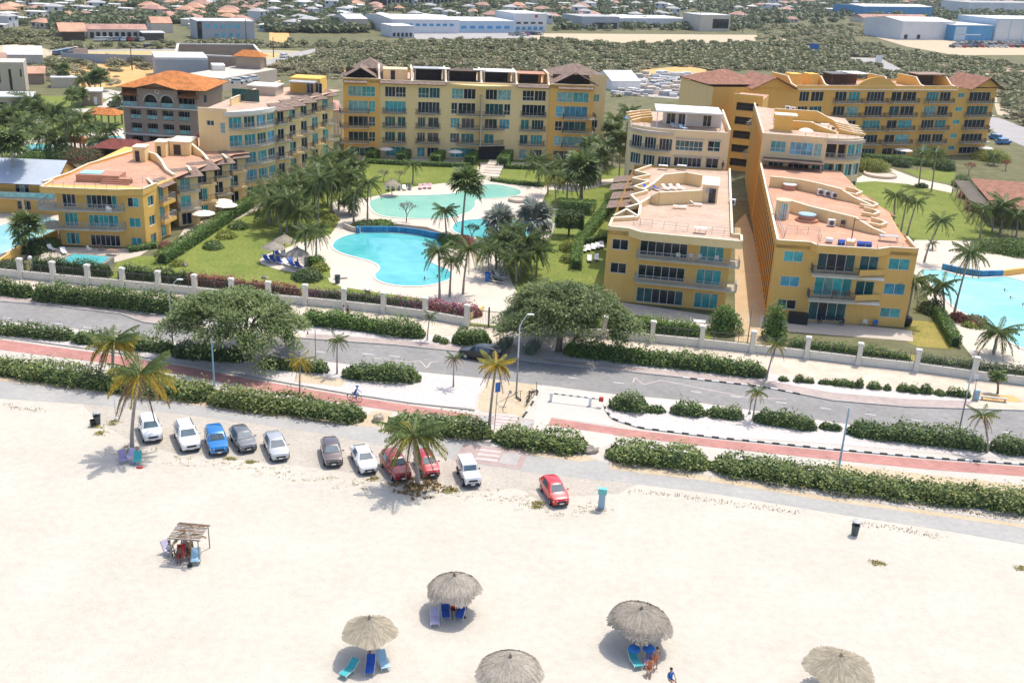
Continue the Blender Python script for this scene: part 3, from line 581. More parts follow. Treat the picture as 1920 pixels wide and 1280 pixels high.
def pent(u0,u1,v0,v1,zt,rm,wm,void=True,posts='metal_white'):
 """roof-terrace shelter: back room, flat canopy on posts"""
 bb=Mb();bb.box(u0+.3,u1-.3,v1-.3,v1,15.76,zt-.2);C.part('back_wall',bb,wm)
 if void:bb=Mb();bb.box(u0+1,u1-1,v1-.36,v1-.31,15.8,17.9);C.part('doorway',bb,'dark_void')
 bb=Mb();bb.box(u0,u1,v0,v1+.3,zt-.15,zt);C.part('canopy',bb,rm)
 for u in(u0+.3,u1-.4):bb=Mb();bb.box(u,u+.14,v0+.2,v0+.34,15.76,zt-.15);C.part('post',bb,posts)
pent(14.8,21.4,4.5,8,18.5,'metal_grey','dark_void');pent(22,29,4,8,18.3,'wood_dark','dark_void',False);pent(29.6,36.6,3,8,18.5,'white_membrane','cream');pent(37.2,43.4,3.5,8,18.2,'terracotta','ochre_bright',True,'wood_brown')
bb=Mb();bb.box(8.4,13.6,5,9,15.76,18.1);C.part('roof_room',bb,'cream');bb=Mb();bb.box(10,10.9,4.9,5,15.8,17.8);C.part('roof_door',bb,'dark_void')
for q in((20.2,22.6,3.5,5.5),(27.6,30.4,3.2,5)):bb=Mb();bb.box(q[0],q[1],q[2],q[3],18.55,18.7);C.part('white_awning',bb,'white_membrane')
gable_roof(C,.1,7.2,1.2,9,16.7,2.0,'pantile_brown',None);hip_roof(C,2.5,9,9,18,17.0,2.4,'pantile_brown')
gable_roof(C,45,54,1.4,9,16.8,2.3,'pantile_brown',None);hip_roof(C,46,57.5,8.5,19,17.3,2.4,'pantile_brown')
for a in(.2,7.1,45.2,53.8):bb=Mb();bb.box(a-.12,a+.12,1.3,1.55,15.8,17);C.part('post',bb,'wood_dark')
for a,c in((.5,7),(45.4,53.5)):bb=Mb();bb.box(a,c,6,6.2,15.8,18.0);C.part('back_wall',bb,'wood_dark')
# near right block left of the alley
D1=Bld('apartment_block','three storey ochre block left of the alley under a broad pale roof terrace','building',(12,135.5),-9.6)
D1.facade((0,0),(16.3,0),0,9.75,[(.7,2.85,7.15,8.6,2,1,'k'),(4.4,10.65,6.75,8.75,6,1,'k'),(12.2,15.35,6.75,8.85,3,1,'t'),(.7,2.85,3.9,5.35,2,1,'k'),(4.45,10.6,3.5,5.45,6,1,'k'),(12.15,15.35,3.5,5.6,3,1,'t'),(4.5,10.7,.2,2.25,6,1,'ggkkkg'),(12.2,15.3,.2,2.35,3,1,'t')],'ochre')
D1.facade((16.3,0),(16.3,48),0,9.75,(),'ochre');D1.facade((0,46),(0,0),0,9.75,(),'ochre');D1.facade((16.3,48),(0,46),0,9.75,(),'ochre')
for z in(3.4,6.7):D1.balcony([(4.0,0),(4.4,-1.4),(17.5,-1.4),(17.5,1.6)],z,[(16.3,1.6),(16.3,0)],'slab','metal')
def zz(x,y):return(1120+x/4.267,300+y/4.267)
def P(s,L,z):return[s.l(x,y,z)for x,y in L]
SAW=P(D1,[zz(430,62),zz(300,108),zz(420,140),zz(278,168),zz(410,195),zz(292,236),zz(400,270),zz(268,304),zz(345,380),zz(330,470),zz(112,492)],9.75)
D1.balcony([(0,0),(2.75,0),(4.5,-1.5),(17.5,-1.5),(17.5,2.2)],9.75,[(16.4,2.2),(16.4,47)]+SAW,'ochre_pale',rail=False,th=.6)
D1.floor([(.1,.1),(2.8,.1),(4.5,-1.4),(17.4,-1.4),(17.4,2.1),(16.3,2.1),(16.3,46.9)]+SAW,9.762,'terrace_tiles_pale','terrace_floor')
D1.parapet([SAW[-1],(0,0),(2.75,0),(4.5,-1.5),(17.5,-1.5),(17.5,2.2),(16.3,2.25),(16.3,47)],9.75,.5,'ochre_pale');D1.wall(SAW,9.75,.55,'ochre_pale',.25)
for i in range(1,10,2):
 q=SAW[i];D1.slope((q[0]-3.4,q[1]+2.6,8.5),(q[0]-3.4,q[1]-2.6,8.5),(q[0]+2.2,q[1]-3.2,9.6),(q[0]+2.2,q[1]+1.2,9.6),'pantile_brown')
def roofrail(s,pts,z,h=.95):
 for p,q in zip(pts[:-1],pts[1:]):
  ln=math.hypot(q[0]-p[0],q[1]-p[1]);link('railing',rmesh(ln,h,'open' if False else 'metal'),s.root,(p[0],p[1],z),math.atan2(q[1]-p[1],q[0]-p[0]))
def thinrail(s,pts,z,h=1.0):
 for p,q in zip(pts[:-1],pts[1:]):
  ln=math.hypot(q[0]-p[0],q[1]-p[1]);n=max(1,round(ln/1.6));b=Mb()
  for zz in(h,h*.55,h*.2):b.box(0,ln,-.015,.015,zz-.015,zz+.015)
  for i in range(n+1):x=ln*i/n;b.box(x-.025,x+.025,-.025,.025,0,h)
  s.part('railing',b,'metal_grey',None,(p[0],p[1],z),math.atan2(q[1]-p[1],q[0]-p[0]))
thinrail(D1,P(D1,[(1188,420),(1200,424),(1380,443)],9.8),9.8)
D1.wall(P(D1,[zz(225,405),zz(330,385),zz(420,345),zz(490,300+60),zz(830,340)],9.77),9.77,[.5,.7,1.0,1.9,1.9],'ochre_pale',.3)
D1.wall(P(D1,[zz(130,470),zz(230,440),zz(325,480)],9.77),9.77,[.5,.9,.6],'ochre_pale',.25);D1.wall(P(D1,[zz(325,480),zz(110,490)],9.77),9.77,.5,'ochre_pale',.25)
D1.wall(P(D1,[zz(370,250+10),zz(450,230),zz(520,190+20),zz(700,190),zz(830,215)],9.77),9.77,[.6,1.0,1.9,1.9,1.9],'ochre_pale',.3)
a=D1.l(*zz(830,335),9.77);c=D1.l(*zz(955,345),9.77)
bb=Mb();bb.box(a[0],c[0],a[1],a[1]+6,9.77,12.3);bb.box(a[0]-.12,c[0]+.12,a[1]-.12,a[1]+6.1,12.3,12.45,1);D1.part('stair_house',bb,['cream','cap'])
bb=Mb();bb.box(c[0]-1.3,c[0]-.3,a[1]-.05,a[1],9.8,11.9);D1.part('stair_door',bb,'glass_dark');bb=Mb();bb.box(a[0]+.5,a[0]+1.5,a[1]-.05,a[1],11.2,12);D1.part('vent',bb,'metal_grey')
# set-back five-storey part behind it
E1=Bld('apartment_building','pale five storey block with curved corner and white roof pergola','building',(26.2,181.6),-4)
crv=arc((-7.4,3.2),(0,0),.9,3)
for i in range(3):
 ln=math.hypot(crv[i+1][0]-crv[i][0],crv[i+1][1]-crv[i][1])
 E1.facade(crv[i],crv[i+1],0,15.3,[]if i==2 and False else[(.3,ln-.25,12.25,14.3,4,1,'kkkg'),(.3,ln-.25,9.3,11.2,4,1,'kg'),(.3,ln-.25,6.2,8,3,1,'g'),(.3,ln-.25,3.1,5,3,1,'k')][:2 if i else 4],'cream')
E1.facade((0,0),(9.4,0),0,15.3,[(.3,5,12.45,14.2,6,2,'g'),(5.8,7.95,12.6,14.4,2,2,'kg'),(.3,5,9.7,11.3,6,1,'kkgk'),(5.8,7.95,9.7,11.4,2,1,'k')],'cream')
E1.facade((9.4,0),(10.5,24),0,15.3,(),'ochre');E1.facade((-7.4,24),(-7.4,3.2),0,15.3,(),'cream');E1.facade((10.5,24),(-7.4,24),0,15.3,(),'ochre')
E1.floor(crv+[(9.4,0),(10.5,24),(-7.4,24)],15.3,'terrace_tiles_pale','terrace_floor')
E1.balcony(arc((-7.5,3),(-.5,.1),1.9,6),12.2,[],'slab','dark');E1.balcony(arc((-7.8,3.4),(-.2,-.2),1.6,8),15.5,[],'tan_pale',rail=False,th=.6)
E1.parapet(crv+[(9.4,0)],15.3,.65,'cream');E1.parapet([(9.4,0),(10.5,24)],15.3,1.2,'cream');thinrail(E1,arc((-7.3,3.5),(-.2,.3),.9,6),15.8,.8)
bb=Mb();bb.box(-1.5,8.6,9,14,15.3,17.8);E1.part('roof_room',bb,'cream_white');bb=Mb();bb.box(-3.2,8.4,5.5,13.6,18.0,18.25);E1.part('white_pergola',bb,'white_membrane')
for u in(-3,2,8.2):bb=Mb();bb.box(u,u+.16,5.7,5.86,15.3,18.0);E1.part('post',bb,'metal_white')
for u,w_,g in((-1.1,1.6,'k'),(1.0,1.4,'k'),(5.4,1.5,'k')):E1.window(u,8.98,15.4,0,w_,2.0,2,1,g)
for k in range(4):E1.wall([(-7.2-.3*k,9+3*k),(-5.5,10.4+3*k),(-3.5,10.4+3*k)],15.3,[.5,.8,1.1],'ochre_bright',.25)
for zb in(14.25,11.3):
 for a,c in((.2,5.1),(5.7,8.05)):bb=Mb();bb.box(a,c,-.25,.0,zb+.1,zb+.35);E1.part('lintel',bb,'tan_pale')
 # link building at the end of the alley
p,q=at(1360,318),at(1413,324)
L1=Bld('link_building','narrow ochre link building closing the far end of the alley, dark gallery on every storey','building',(p.x,p.y),math.degrees(math.atan2(q.y-p.y,q.x-p.x)))
wl=(q-p).length
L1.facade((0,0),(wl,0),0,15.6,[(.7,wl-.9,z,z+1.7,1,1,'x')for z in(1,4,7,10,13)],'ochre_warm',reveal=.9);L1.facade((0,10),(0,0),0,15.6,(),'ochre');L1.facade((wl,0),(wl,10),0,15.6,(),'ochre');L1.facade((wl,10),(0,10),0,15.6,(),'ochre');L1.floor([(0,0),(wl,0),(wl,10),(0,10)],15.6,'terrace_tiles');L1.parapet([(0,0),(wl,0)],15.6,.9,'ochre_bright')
for z in(1,4,7,10,13):link('railing',rmesh(wl-1.6,.9,'dark'),L1.root,(.7,.5,z))
for i in range(28):
 a=i*.42;z=1+i*.42;bb=Mb();bb.box(.15,1.5,-.22,.22,0,.1);L1.part('stair_tread',bb,'slab',None,(wl-1.2,-1.9,z),a)
bb=Mb();bb.tube([(wl-1.2,-1.9,0),(wl-1.2,-1.9,14)],.15);L1.part('stair_post',bb,'metal_grey')
# near right block right of the alley
D2=Bld('apartment_block','three storey ochre block right of the alley with blue drums on its roof','building',(33.35,131.0),-3)
D2.facade((0,0),(17.9,0),0,10.1,[(1.15,3.6,7.9,9.3,2,1,'t'),(5.5,10.25,7.0,9.45,4,1,'gkkg'),(10.85,13.2,7.2,9.3,2,1,'g'),(14.5,17.15,7.7,9.2,2,1,'t'),(1.15,3.6,4.55,5.95,2,1,'b'),(5.55,10.3,3.65,6.1,4,1,'tptt'),(10.8,13.2,3.9,5.95,2,1,'g'),(14.45,17.15,4.35,5.85,2,1,'b'),(1.15,3.6,1.45,2.75,2,1,'gk'),(5.3,10.1,.2,2.7,4,1,'gkgg'),(14.5,17.1,1.2,2.5,2,1,'t')],'ochre')
for z in(3.6,6.95):
 D2.balcony([(4.75,0),(4.75,-1.3),(10.7,-1.3),(14.1,-.25)],z,[(14.1,0)],'slab','dark',solid={2:'ochre'})
 bb=Mb();bb.box(4.9,14,-1.15,-.05,z-.5,z-.32);D2.part('white_awning',bb,'white_plastic')
bb=Mb();bb.box(5,12.6,-1.1,-.05,9.55,9.72);D2.part('white_awning',bb,'white_plastic')
side=[(o,o+1.9,.5,9.3,1,1,'x')for o in[1.65+3.0*i for i in range(17)]]  # shallow openings backed near-black: shade of the gaps is put into the colour
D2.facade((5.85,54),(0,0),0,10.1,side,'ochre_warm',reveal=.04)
for i in range(18):
 t=(1.0+3.0*i)/54;bb=Mb();bb.box(-.05,.02,-.28,.28,0,10.12);D2.part('pilaster',bb,'ochre_warm',None,(5.85*(1-t),54*(1-t),0),math.radians(-6))
D2.facade((17.9,0),(19.5,52),0,10.1,(),'ochre');D2.facade((19.5,52),(5.85,54),0,10.1,(),'ochre')
fr=[(0,0),(4.25,0),(4.85,-1.35),(12.5,-1.35),(14.4,0),(17.9,0)]
D2.balcony(fr,10.15,[(18.4,10),(20,22),(19,34),(19.5,52),(5.85,54)],'ochre',rail=False,th=.5)
D2.floor([(.1,.1),(4.3,.1),(4.9,-1.2),(12.4,-1.2),(14.3,.1),(17.8,.1),(18.3,10),(19.9,22),(18.9,34),(19.4,52),(5.9,54)],10.162,'terrace_tiles','terrace_floor')
D2.parapet(fr+[(18.2,6)],10.15,.55,'ochre');D2.parapet([(5.85,54),(0,0)],10.15,.6,'ochre')
def zr(x,y):return(1400+x/6,310+y/6)
T=10.17
D2.wall(P(D2,[zr(330,590),zr(480,520),zr(700,590),zr(1060,680),zr(1220,720)],T)[1:],T,[1.7,1.7,1.7,1.7],'ochre_pale',.3)
D2.wall(P(D2,[zr(1220,720),zr(1400,770),zr(1560,800)],T),T,[1.6,.9,.45],'ochre_pale',.3)
D2.wall(P(D2,[zr(250,240),zr(560,270),zr(800,320),zr(1060,390)],T),T,[1.7,1.7,1.7,1.7],'ochre_pale',.3);D2.wall(P(D2,[zr(1060,390),zr(1200,420),zr(1400,480)],T),T,[1.6,.9,.5],'ochre_pale',.3)
for x,y in((1290,330),(1470,470),(1490,560),(1570,680)):
 D2.wall(P(D2,[zr(x-180,y-30),zr(x-60,y-20),zr(x,y),zr(x-70,y+25),zr(x-200,y+5)],T),T,[.9,.6,.5,.5,.6],'ochre_pale',.25)
 q=D2.l(*zr(x,y),T);D2.slope((q[0]+2.4,q[1]-2.2,9.3),(q[0]+2.4,q[1]+2.4,9.3),(q[0]-.4,q[1]+2.4,10.05),(q[0]-.4,q[1]-2.2,10.05),'pantile_red')
thinrail(D2,P(D2,[zr(430,800),zr(440,760),zr(810,780),zr(830,860)],T),T);thinrail(D2,[(4.9,-1.0),(12.4,-1.0),(14.3,.3),(17.6,.3)],T);thinrail(D2,P(D2,[zr(210,240),zr(300,560),zr(420,820)],T),T)
q=D2.l(*zr(390,590),T);bb=Mb();bb.lathe([(1.0,T),(1.0,T+2.5),(1.1,T+2.5),(1.1,T+2.62)],16,q);D2.part('stair_turret',bb,'cream')
D2.window(q[0]-.45,q[1]-1.02,T+.1,0,.9,2.2,3,2,'p')
# set-back five-storey part with the curved glazed corner
E2=Bld('apartment_building','pale five storey block with curved glazed corner above a dark pergola','building',(41.9,184.5),-9)
E2.facade((0,0),(10.95,0),0,15.0,[(1.6,4.2,12.5,14.45,3,2,'t'),(4.9,8.8,12.3,14.5,4,2,'b'),(9.0,10.3,12.3,14.5,2,1,'p'),(1.6,4.2,9.0,11.1,3,1,'g'),(5,8.6,9.0,11.0,4,1,'k'),(9.0,10.5,9.0,10.9,2,1,'g')],'cream')
crv=arc((10.95,0),(17.5,3.4),1.0,4)
for i in range(4):
 ln=math.hypot(crv[i+1][0]-crv[i][0],crv[i+1][1]-crv[i][1])
 E2.facade(crv[i],crv[i+1],0,15.0,[(.12,ln-.12,12.4,14.6,2,1,'t')][:1 if i>1 else 0]+([(.1,ln-.1,12.2,14.6,1,1,'x')]if i<2 else[])+[(.15,ln-.15,9.1,11.2,2,1,'tg'),(.2,ln-.2,6,8,2,1,'g'),(.2,ln-.2,3,5,2,1,'g')],'cream',reveal=.16 if i>1 else.8)
E2.facade((17.5,3.4),(17.5,30),0,15,(),'cream');side=[(o,o+1.9,.5,14,1,1,'x')for o in[1.25+3.0*i for i in range(12)]]  # side strips: gap shade between pilasters painted near-black here too
E2.facade((0,39),(0,0),0,15,side,'ochre_warm',reveal=.04);E2.facade((17.5,30),(0,39),0,15,(),'ochre')
for i in range(13):bb=Mb();bb.box(-.05,.02,-.28,.28,0,14.96);E2.part('pilaster',bb,'ochre_warm',None,(0,.6+3*i,0))
E2.floor([(0,0)]+crv+[(17.5,30),(0,39)],15.0,'terrace_tiles_pale','terrace_floor');E2.parapet([(0,0)]+crv,15.0,.65,'cream');E2.parapet([(0,39),(0,0)],15,.7,'cream')
E2.balcony(arc((11,.0),(17.6,3.4),1.5,6),12.1,[],'slab','metal');E2.balcony(arc((10.9,-.2),(17.9,3.4),1.3,8),15.3,[],'tan_pale',rail=False,th=.6)
thinrail(E2,[(.4,.4),(10.8,.4)]+arc((11,.3),(17,3.6),.9,4),15.05)
for a,c in((.6,10.6),):bb=Mb();bb.box(a,c,-3.6,-.02,11.35,11.55);E2.part('dark_pergola',bb,'wood_dark')
for u in(.8,5.5,10.4):bb=Mb();bb.box(u,u+.16,-3.5,-3.34,10.2,11.35);E2.part('post',bb,'wood_dark')
for y,h0,ln in((10.5,1.6,13),(21,2.2,15)):
 E2.wall([(3,y),(ln-4,y+.5),(ln-2,y-.2),(ln+.5,y-1.2)],15.0,[h0,h0,h0*.6,.4],'ochre_bright',.3)
for y in(10,13,16,19):E2.wall([(14,y),(16.8,y-1.2),(18.6,y-.6),(16.5,y+1)],15,[.9,.5,.4,.5],'ochre_bright',.22)
bb=Mb();bb.box(2.4,5.4,7.2,10,15,17.8);bb.box(2.2,6.2,7,10.2,17.8,18,1);E2.part('stair_house',bb,['ochre_bright','cap'])
# rear right wing
D3=Bld('apartment_building','long golden five storey building at the back right with gabled ends, beyond the garden path','building',(87.6,256),19,None,False)
ZD=[(.35,2.0),(3.35,5.3),(6.75,8.75),(9.85,12.1),(13.2,15.45)]
ops=[]
glz={0:'gpgk',1:'kkkp',2:'tktk',3:'pkgk',4:'ktkk'}
for r in range(5):
 z0,z1=ZD[r];sm=[(19.2,21.1,2,z0+.9)]
 L=[(-25.4,-22.8,3),(-22.3,-18.9,3),(-15.8,-12.6,3),(-12.1,-8.9,3),(-7,-2.1,5),(-.1,2.8,2),(3.1,7,3),(9.9,13.5,4),(13.9,17,3),(22.6,28.9,5)]
 for k,(a,c,nx)in enumerate(L):ops.append((a+48,c+48,z0,z1,nx,1,glz[r][(k*7+r)%4]+'k'))
 ops.append((19.2+48,21.1+48,z0+.9,z0+2,2,1,'t'))
D3.facade((-48,0),(30.4,0),0,16.4,ops,'ochre_warm');D3.facade((30.4,0),(30.4,16),0,16.4,(),'ochre_warm');D3.facade((30.4,16),(-48,16),0,16.4,(),'ochre_warm');D3.facade((-48,16),(-48,0),0,16.4,(),'ochre_pale')
D3.floor([(-48,0),(30.4,0),(30.4,16),(-48,16)],16.0,'terrace_tiles','terrace_floor')
for z in(3.2,6.5,9.65,13.0):
 for a,c in((-16.3,-8.4),(-7.7,-1.4),(-.7,7.7),(9.3,17.8),(22,29.8)):D3.balcony([(a,0),(a+.4,-1.3),(c-.4,-1.3),(c,0)],z,[])
 D3.balcony([(29.8,0),(29.8,-.5),(31.6,-.5),(31.6,6)],z,[(30.4,6),(30.4,0)],rail=False)
D3.parapet([(-26.5,-.3),(18.3,-.3)],15.9,1.0,'ochre_warm');bb=Mb();bb.box(-26.5,18.2,-.7,-.05,15.85,16.1);D3.part('cornice',bb,'cap')
n=12;hump=[(-10.4+10.9*i/n,16.9+2.0*math.sin(math.pi*i/n)**.8)for i in range(n+1)]
bb=Mb();bb.poly([(x,-.32,z)for x,z in[(-10.4,16.2)]+hump+[(.5,16.2)]][::1]);bb.poly([(x,0,z)for x,z in([(-10.4,16.2)]+hump+[(.5,16.2)])[::-1]])
for i in range(n):bb.quad((hump[i][0],-.34,hump[i][1]),(hump[i+1][0],-.34,hump[i+1][1]),(hump[i+1][0],0,hump[i+1][1]),(hump[i][0],0,hump[i][1]))
D3.part('curved_pediment',bb,'ochre_warm')
gable_roof(D3,22.8,30.6,-.4,10,16.9,2.2,'pantile_red','ochre_warm',1.2);gable_roof(D3,-38,-28,-.6,10,16.6,2.2,'pantile_red','ochre_warm',1.0);hip_roof(D3,-48,-34,2,15,16.8,2.6,'pantile_red')
for u in(-26,-17,1,10,19):D3.wall([(u,.3),(u,3),(u,5),(u,12)],16,[.5,.9,2.4,2.4],'ochre_bright',.3)
for a,c,y,m in((-14,-8,5,'metal_dark'),(-9,-3,6,'white_membrane'),(11,20,5.5,'brown_roof_plain')):
 bb=Mb();bb.box(a,c,y,y+5,18.7,18.9);D3.part('canopy',bb,m);bb=Mb();bb.box(a+.3,c-.3,y+4,y+4.2,16,18.7);D3.part('back_wall',bb,'wood_dark')
 for u in(a+.2,c-.4):bb=Mb();bb.box(u,u+.15,y+.1,y+.25,16,18.7);D3.part('post',bb,'wood_dark')
for a,c in((-25,-22),(-20,-17.5)):bb=Mb();bb.box(a,c,5,8,16,18.8);D3.part('stair_house',bb,'ochre_bright')
# left villa block
A=Bld('apartment_block','yellow three storey block at the left behind the plunge pool','building',(-69,148.5),2.9)
ca,sa=math.cos(math.radians(77.1)),math.sin(math.radians(77.1))
def ar(s_,d=0):return(14.3+ca*s_-sa*d*1,sa*s_+ca*d*1)
A.facade((1.9,0),(14.3,0),0,8.5,[(a-1.9,c-1.9)+r_ for a,c,*r_ in[]]+[(o[0]-1.9,o[1]-1.9)+o[2:]for o in[(2.7,4.6,5.75,7.9,3,1,'k'),(6.15,10.5,5.7,7.75,6,1,'gkkkkt'),(12,13.65,6.1,7.5,2,1,'kt'),(2.75,4.65,2.95,4.95,3,1,'t'),(6.2,10.5,2.95,4.75,6,1,'t'),(12,13.7,3.05,4.45,2,1,'t'),(2.7,4.6,.2,1.95,3,1,'tg'),(6.2,10.5,.05,1.75,6,1,'k'),(12.1,13.65,.25,1.5,2,1,'t')]],'ochre')
A.facade(ar(0),ar(4.5),0,8.5,[(1.35,3.0,z,z+1.5,2,1,'tg')for z in(.15,2.9,5.85)],'ochre_bright')  # side faces in brighter ochre: the sun on them is put into the colour
A.facade(ar(4.5,.5),ar(8.3,.5),0,8.2,[(.3,2.4,z,z+1.95,3,1,'t')for z in(.15,2.95,5.75)],'ochre_bright');A.facade(ar(8.3,.5),ar(8.3,3),0,8.2,(),'ochre')
for z in(2.9,5.7):
 A.balcony([(-.6,3),(-.6,-1.1),(.4,-1.5),(10.8,-1.5),(11.5,-.9),(11.6,0)],z,[(1.9,0),(1.9,3)],'slab','metal')
 A.balcony([ar(4.5,.5),ar(4.6,-.6),ar(8.4,-.6),ar(8.4,.5)],z,[],'ochre_bright','metal',.5)
A.facade((1.9,24),(1.9,0),0,8.5,(),'ochre')
A.balcony([(0,4),(0,-.9),(5,-1.2),(11,-1.1),(13.2,-.3),(14.4,-.1),ar(4.5)],8.55,[ar(9),(14,30),(2,32)],'ochre',rail=False,th=.6)
TA=8.56
A.floor(P(A,[(80,345),(130,328),(165,311),(250,286),(262,270),(300,262),(345,255),(372,258),(400,275),(470,287),(440,290),(400,305),(330,333),(296,341),(268,352),(232,349)],TA),TA+.01,'terrace_tiles','terrace_floor')
A.parapet([(0,4),(0,-.85),(5,-1.15),(11,-1.05),(13.2,-.25),(14.4,-.05),ar(4.4)],8.5,.4,'ochre')
A.parapet(P(A,[(80,345),(130,328),(165,311),(250,286)],TA)[::-1],8.5,.5,'ochre')
def za(x,y):return(250+x/6.4,230+y/6.4)
A.wall(P(A,[za(150,420),za(280,470),za(340,520),za(400,600),za(490,650)],TA),TA,[1.2,1.3,1.0,.6,.4],'ochre_pale',.3);A.wall(P(A,[za(600,400),za(700,370),za(830,410),za(900,470)],TA),TA,[1.8,1.8,.8,.4],'ochre_pale',.3)
A.wall(P(A,[za(650,540),za(690,600)],TA),TA,.4,'ochre_pale',.3);A.wall(P(A,[za(1070,400),za(1130,450)],TA),TA,.4,'ochre_pale',.3);A.wall(P(A,[za(170,690),za(240,760)],TA),TA,.35,'ochre_pale',.3)
for(x0,y0,x1,h_,d_)in((0,470,150,2.3,2.5),(265,410,400,2.4,2.6),(440,390,690,2.2,5)):
 q,q2=A.l(*za(x0,y0),TA),A.l(*za(x1,y0+2),TA);bb=Mb();bb.box(q[0],q2[0],q[1],q[1]+d_,TA,TA+h_);bb.box(q[0]-.1,q2[0]+.1,q[1]-.1,q[1]+d_+.1,TA+h_,TA+h_+.15,1);A.part('stair_house',bb,['ochre_pale','cap'])
 bb=Mb();w_=q2[0]-q[0];bb.box(q[0]+w_*.2,q[0]+w_*.55,q[1]-.05,q[1],TA+.1,TA+1.8);A.part('stair_door',bb,'glass_dark')
q,q2=A.l(143,341,TA),A.l(232,343,TA)
bb=Mb();bb.box(q[0],q[0]+6.3,q[1],q[1]+3.4,TA,TA+1.1);A.part('raised_deck',bb,['terracotta']);bb=Mb();bb.box(q[0]+.3,q[0]+3.4,q[1]+.5,q[1]+2.9,TA+1.1,TA+1.2);A.part('jacuzzi',bb,'water_pale')
for k in range(3):bb=Mb();bb.box(q[0]+3.9,q[0]+8,q[1]-.9+.3*k,q[1]+.9,TA,TA+.25+.25*k);A.part('step',bb,'terracotta')
thinrail(A,[(q[0]+6.4,q[1]-.3),(q[0]+12.5,q[1]+2.2)],TA);thinrail(A,[(.3,-.6),(5,-.9),(11,-.8)],TA)
A.slope(*[(*ar(4.3,-.9),8.15),(*ar(8.6,-.9),8.15),(*ar(8.8,1.6),8.8),(*ar(4.4,1.6),8.8)],'pantile_brown')
S0=at(250+525/6.4,230+825/6.4,5.7)
def bay(bld,p,ang,ln,rows_,zroof,i,kk=3,m='ochre_pale',roofm='pantile_brown',back=6.5):
 """one bay of a stepped front"""
 q=p+Vector((math.cos(ang),math.sin(ang),0))*ln;L=lambda v:tuple((Matrix.Rotation(-bld.a,3,'Z')@(v-bld.p0))[:2])
 a,c=L(p),L(q);e=L(q+Vector((-math.sin(ang),math.cos(ang),0))*back);f=L(p+Vector((-math.sin(ang),math.cos(ang),0))*back)
 nrm=Vector((math.sin(ang),-math.cos(ang),0))
 gl=['t','gt','k','tg','kg','t'][i%6]
 bld.facade(a,c,0,zroof,[(.5,ln*.62,z+.08,z+2.0,2,1,gl if(j+i)%3 else 'k')for j,z in enumerate(rows_)],m);bld.facade(c,e,0,zroof,(),m);bld.facade(f,a,0,zroof,(),m)
 for z in rows_[1:]:bld.balcony([L(p),L(p+nrm*.9),L(q+nrm*.9),L(q)],z,[],m if i%2 else 'slab','dark' if i%3 else 'metal',.3)
 if roofm:
  lo0,lo1=p+nrm*1.2-Vector((math.cos(ang),math.sin(ang),0))*.3,q+nrm*1.2+Vector((math.cos(ang),math.sin(ang),0))*.6;hi0,hi1=lo0-nrm*3.2,lo1-nrm*3.2
  bld.slope((*L(lo0),zroof-.35),(*L(lo1),zroof-.35),(*L(hi1),zroof+.55),(*L(hi0),zroof+.55),roofm)
for i in range(5):bay(A,S0+Vector((1.12,5.35,0))*i,math.radians(40),3.5,(.1,2.9,5.7),8.35,i)
# five-storey wing behind it
W=Bld('apartment_building','cream five storey wing with curved front and stepped tiled bays behind the left yellow block','building',(-55.42,180.15),-4,None)
Lw=lambda x,y:tuple((Matrix.Rotation(-W.a,3,'Z')@(Vector((x,y,0))-W.p0))[:2])
W.facade((0,0),Lw(-50.42,180.05),0,15.3,[(1.4,2.7,13.0,13.9,2,1,'g'),(3.7,4.6,11.8,13.6,1,2,'p')],'ochre_pale')
cv=arc(Lw(-50.42,180.05),Lw(-44.20,188.12),1.2,4);zrow=(.2,3.2,6.3,9.4,12.5)
for i in range(4):
 ln=math.hypot(cv[i+1][0]-cv[i][0],cv[i+1][1]-cv[i][1]);W.facade(cv[i],cv[i+1],0,15.3,[(.2,ln-.2,z+.1,z+2.05,3,1,'tgbt'[(i+k)%4])for k,z in enumerate(zrow)],'ochre_pale')
W.balcony(arc(Lw(-50.83,179.64),Lw(-43.89,188.22),1.6,8),15.5,[],'cream_white',rail=False,th=.7)
for z in(3.2,6.3,9.4,12.5):W.balcony(arc(Lw(-50.32,180.15),Lw(-43.99,188.01),1.9,6),z,[],'slab','metal')
W.facade((0,30),(0,0),0,15.3,(),'cream');W.floor([(0,0)]+cv+[Lw(-36.75,214.35),Lw(-46.95,215.37),(0,30)],15.3,'terrace_tiles_pale','terrace_floor')
W.facade(Lw(-38.28,213.33),Lw(-48.99,215.37),0,15.3,(),'ochre');W.facade(Lw(-38.28,213.33),Lw(-38.28,213.43),0,15.3,(),'ochre')
W.parapet([(0,0),Lw(-50.42,180.05)],15.3,.7,'cream')
for i in range(5):bay(W,Vector((-44.2+1.1*i,188.4+4.85*i,0)),math.radians(50),3.1,zrow,15.2,i+2,m='ochre_pale',back=5)
q=W.l(497,178,15.3);bb=Mb();bb.box(q[0]-3,q[0]+2.4,q[1]-1,q[1]+4,15.3,16.9);bb.box(q[0]-3.2,q[0]+2.6,q[1]-1.2,q[1]+4.2,16.9,17.1,1);W.part('roof_room',bb,['tan_pale','cream_white'])
q=W.l(436,190,15.3);bb=Mb();bb.box(q[0],q[0]+5,q[1],q[1]+.08,15.4,17.6);W.part('glass_screen',bb,'glass_green')
bb=Mb();q=W.l(572,178,15.3);q=(q[0]-2,q[1]-4);bb.box(q[0]-1.5,q[0]+4.5,q[1]+6,q[1]+11,15.3,18.2);W.part('roof_room',bb,'ochre_bright');bb=Mb();bb.box(q[0]-1,q[0]+4,q[1]+3,q[1]+6.5,17.6,17.8);W.part('canopy',bb,'metal_grey')
for k in(0,1):W.window(q[0]+1.8+1.7*k,q[1]+5.95,15.4,0,1.4,2,2,1,'k')
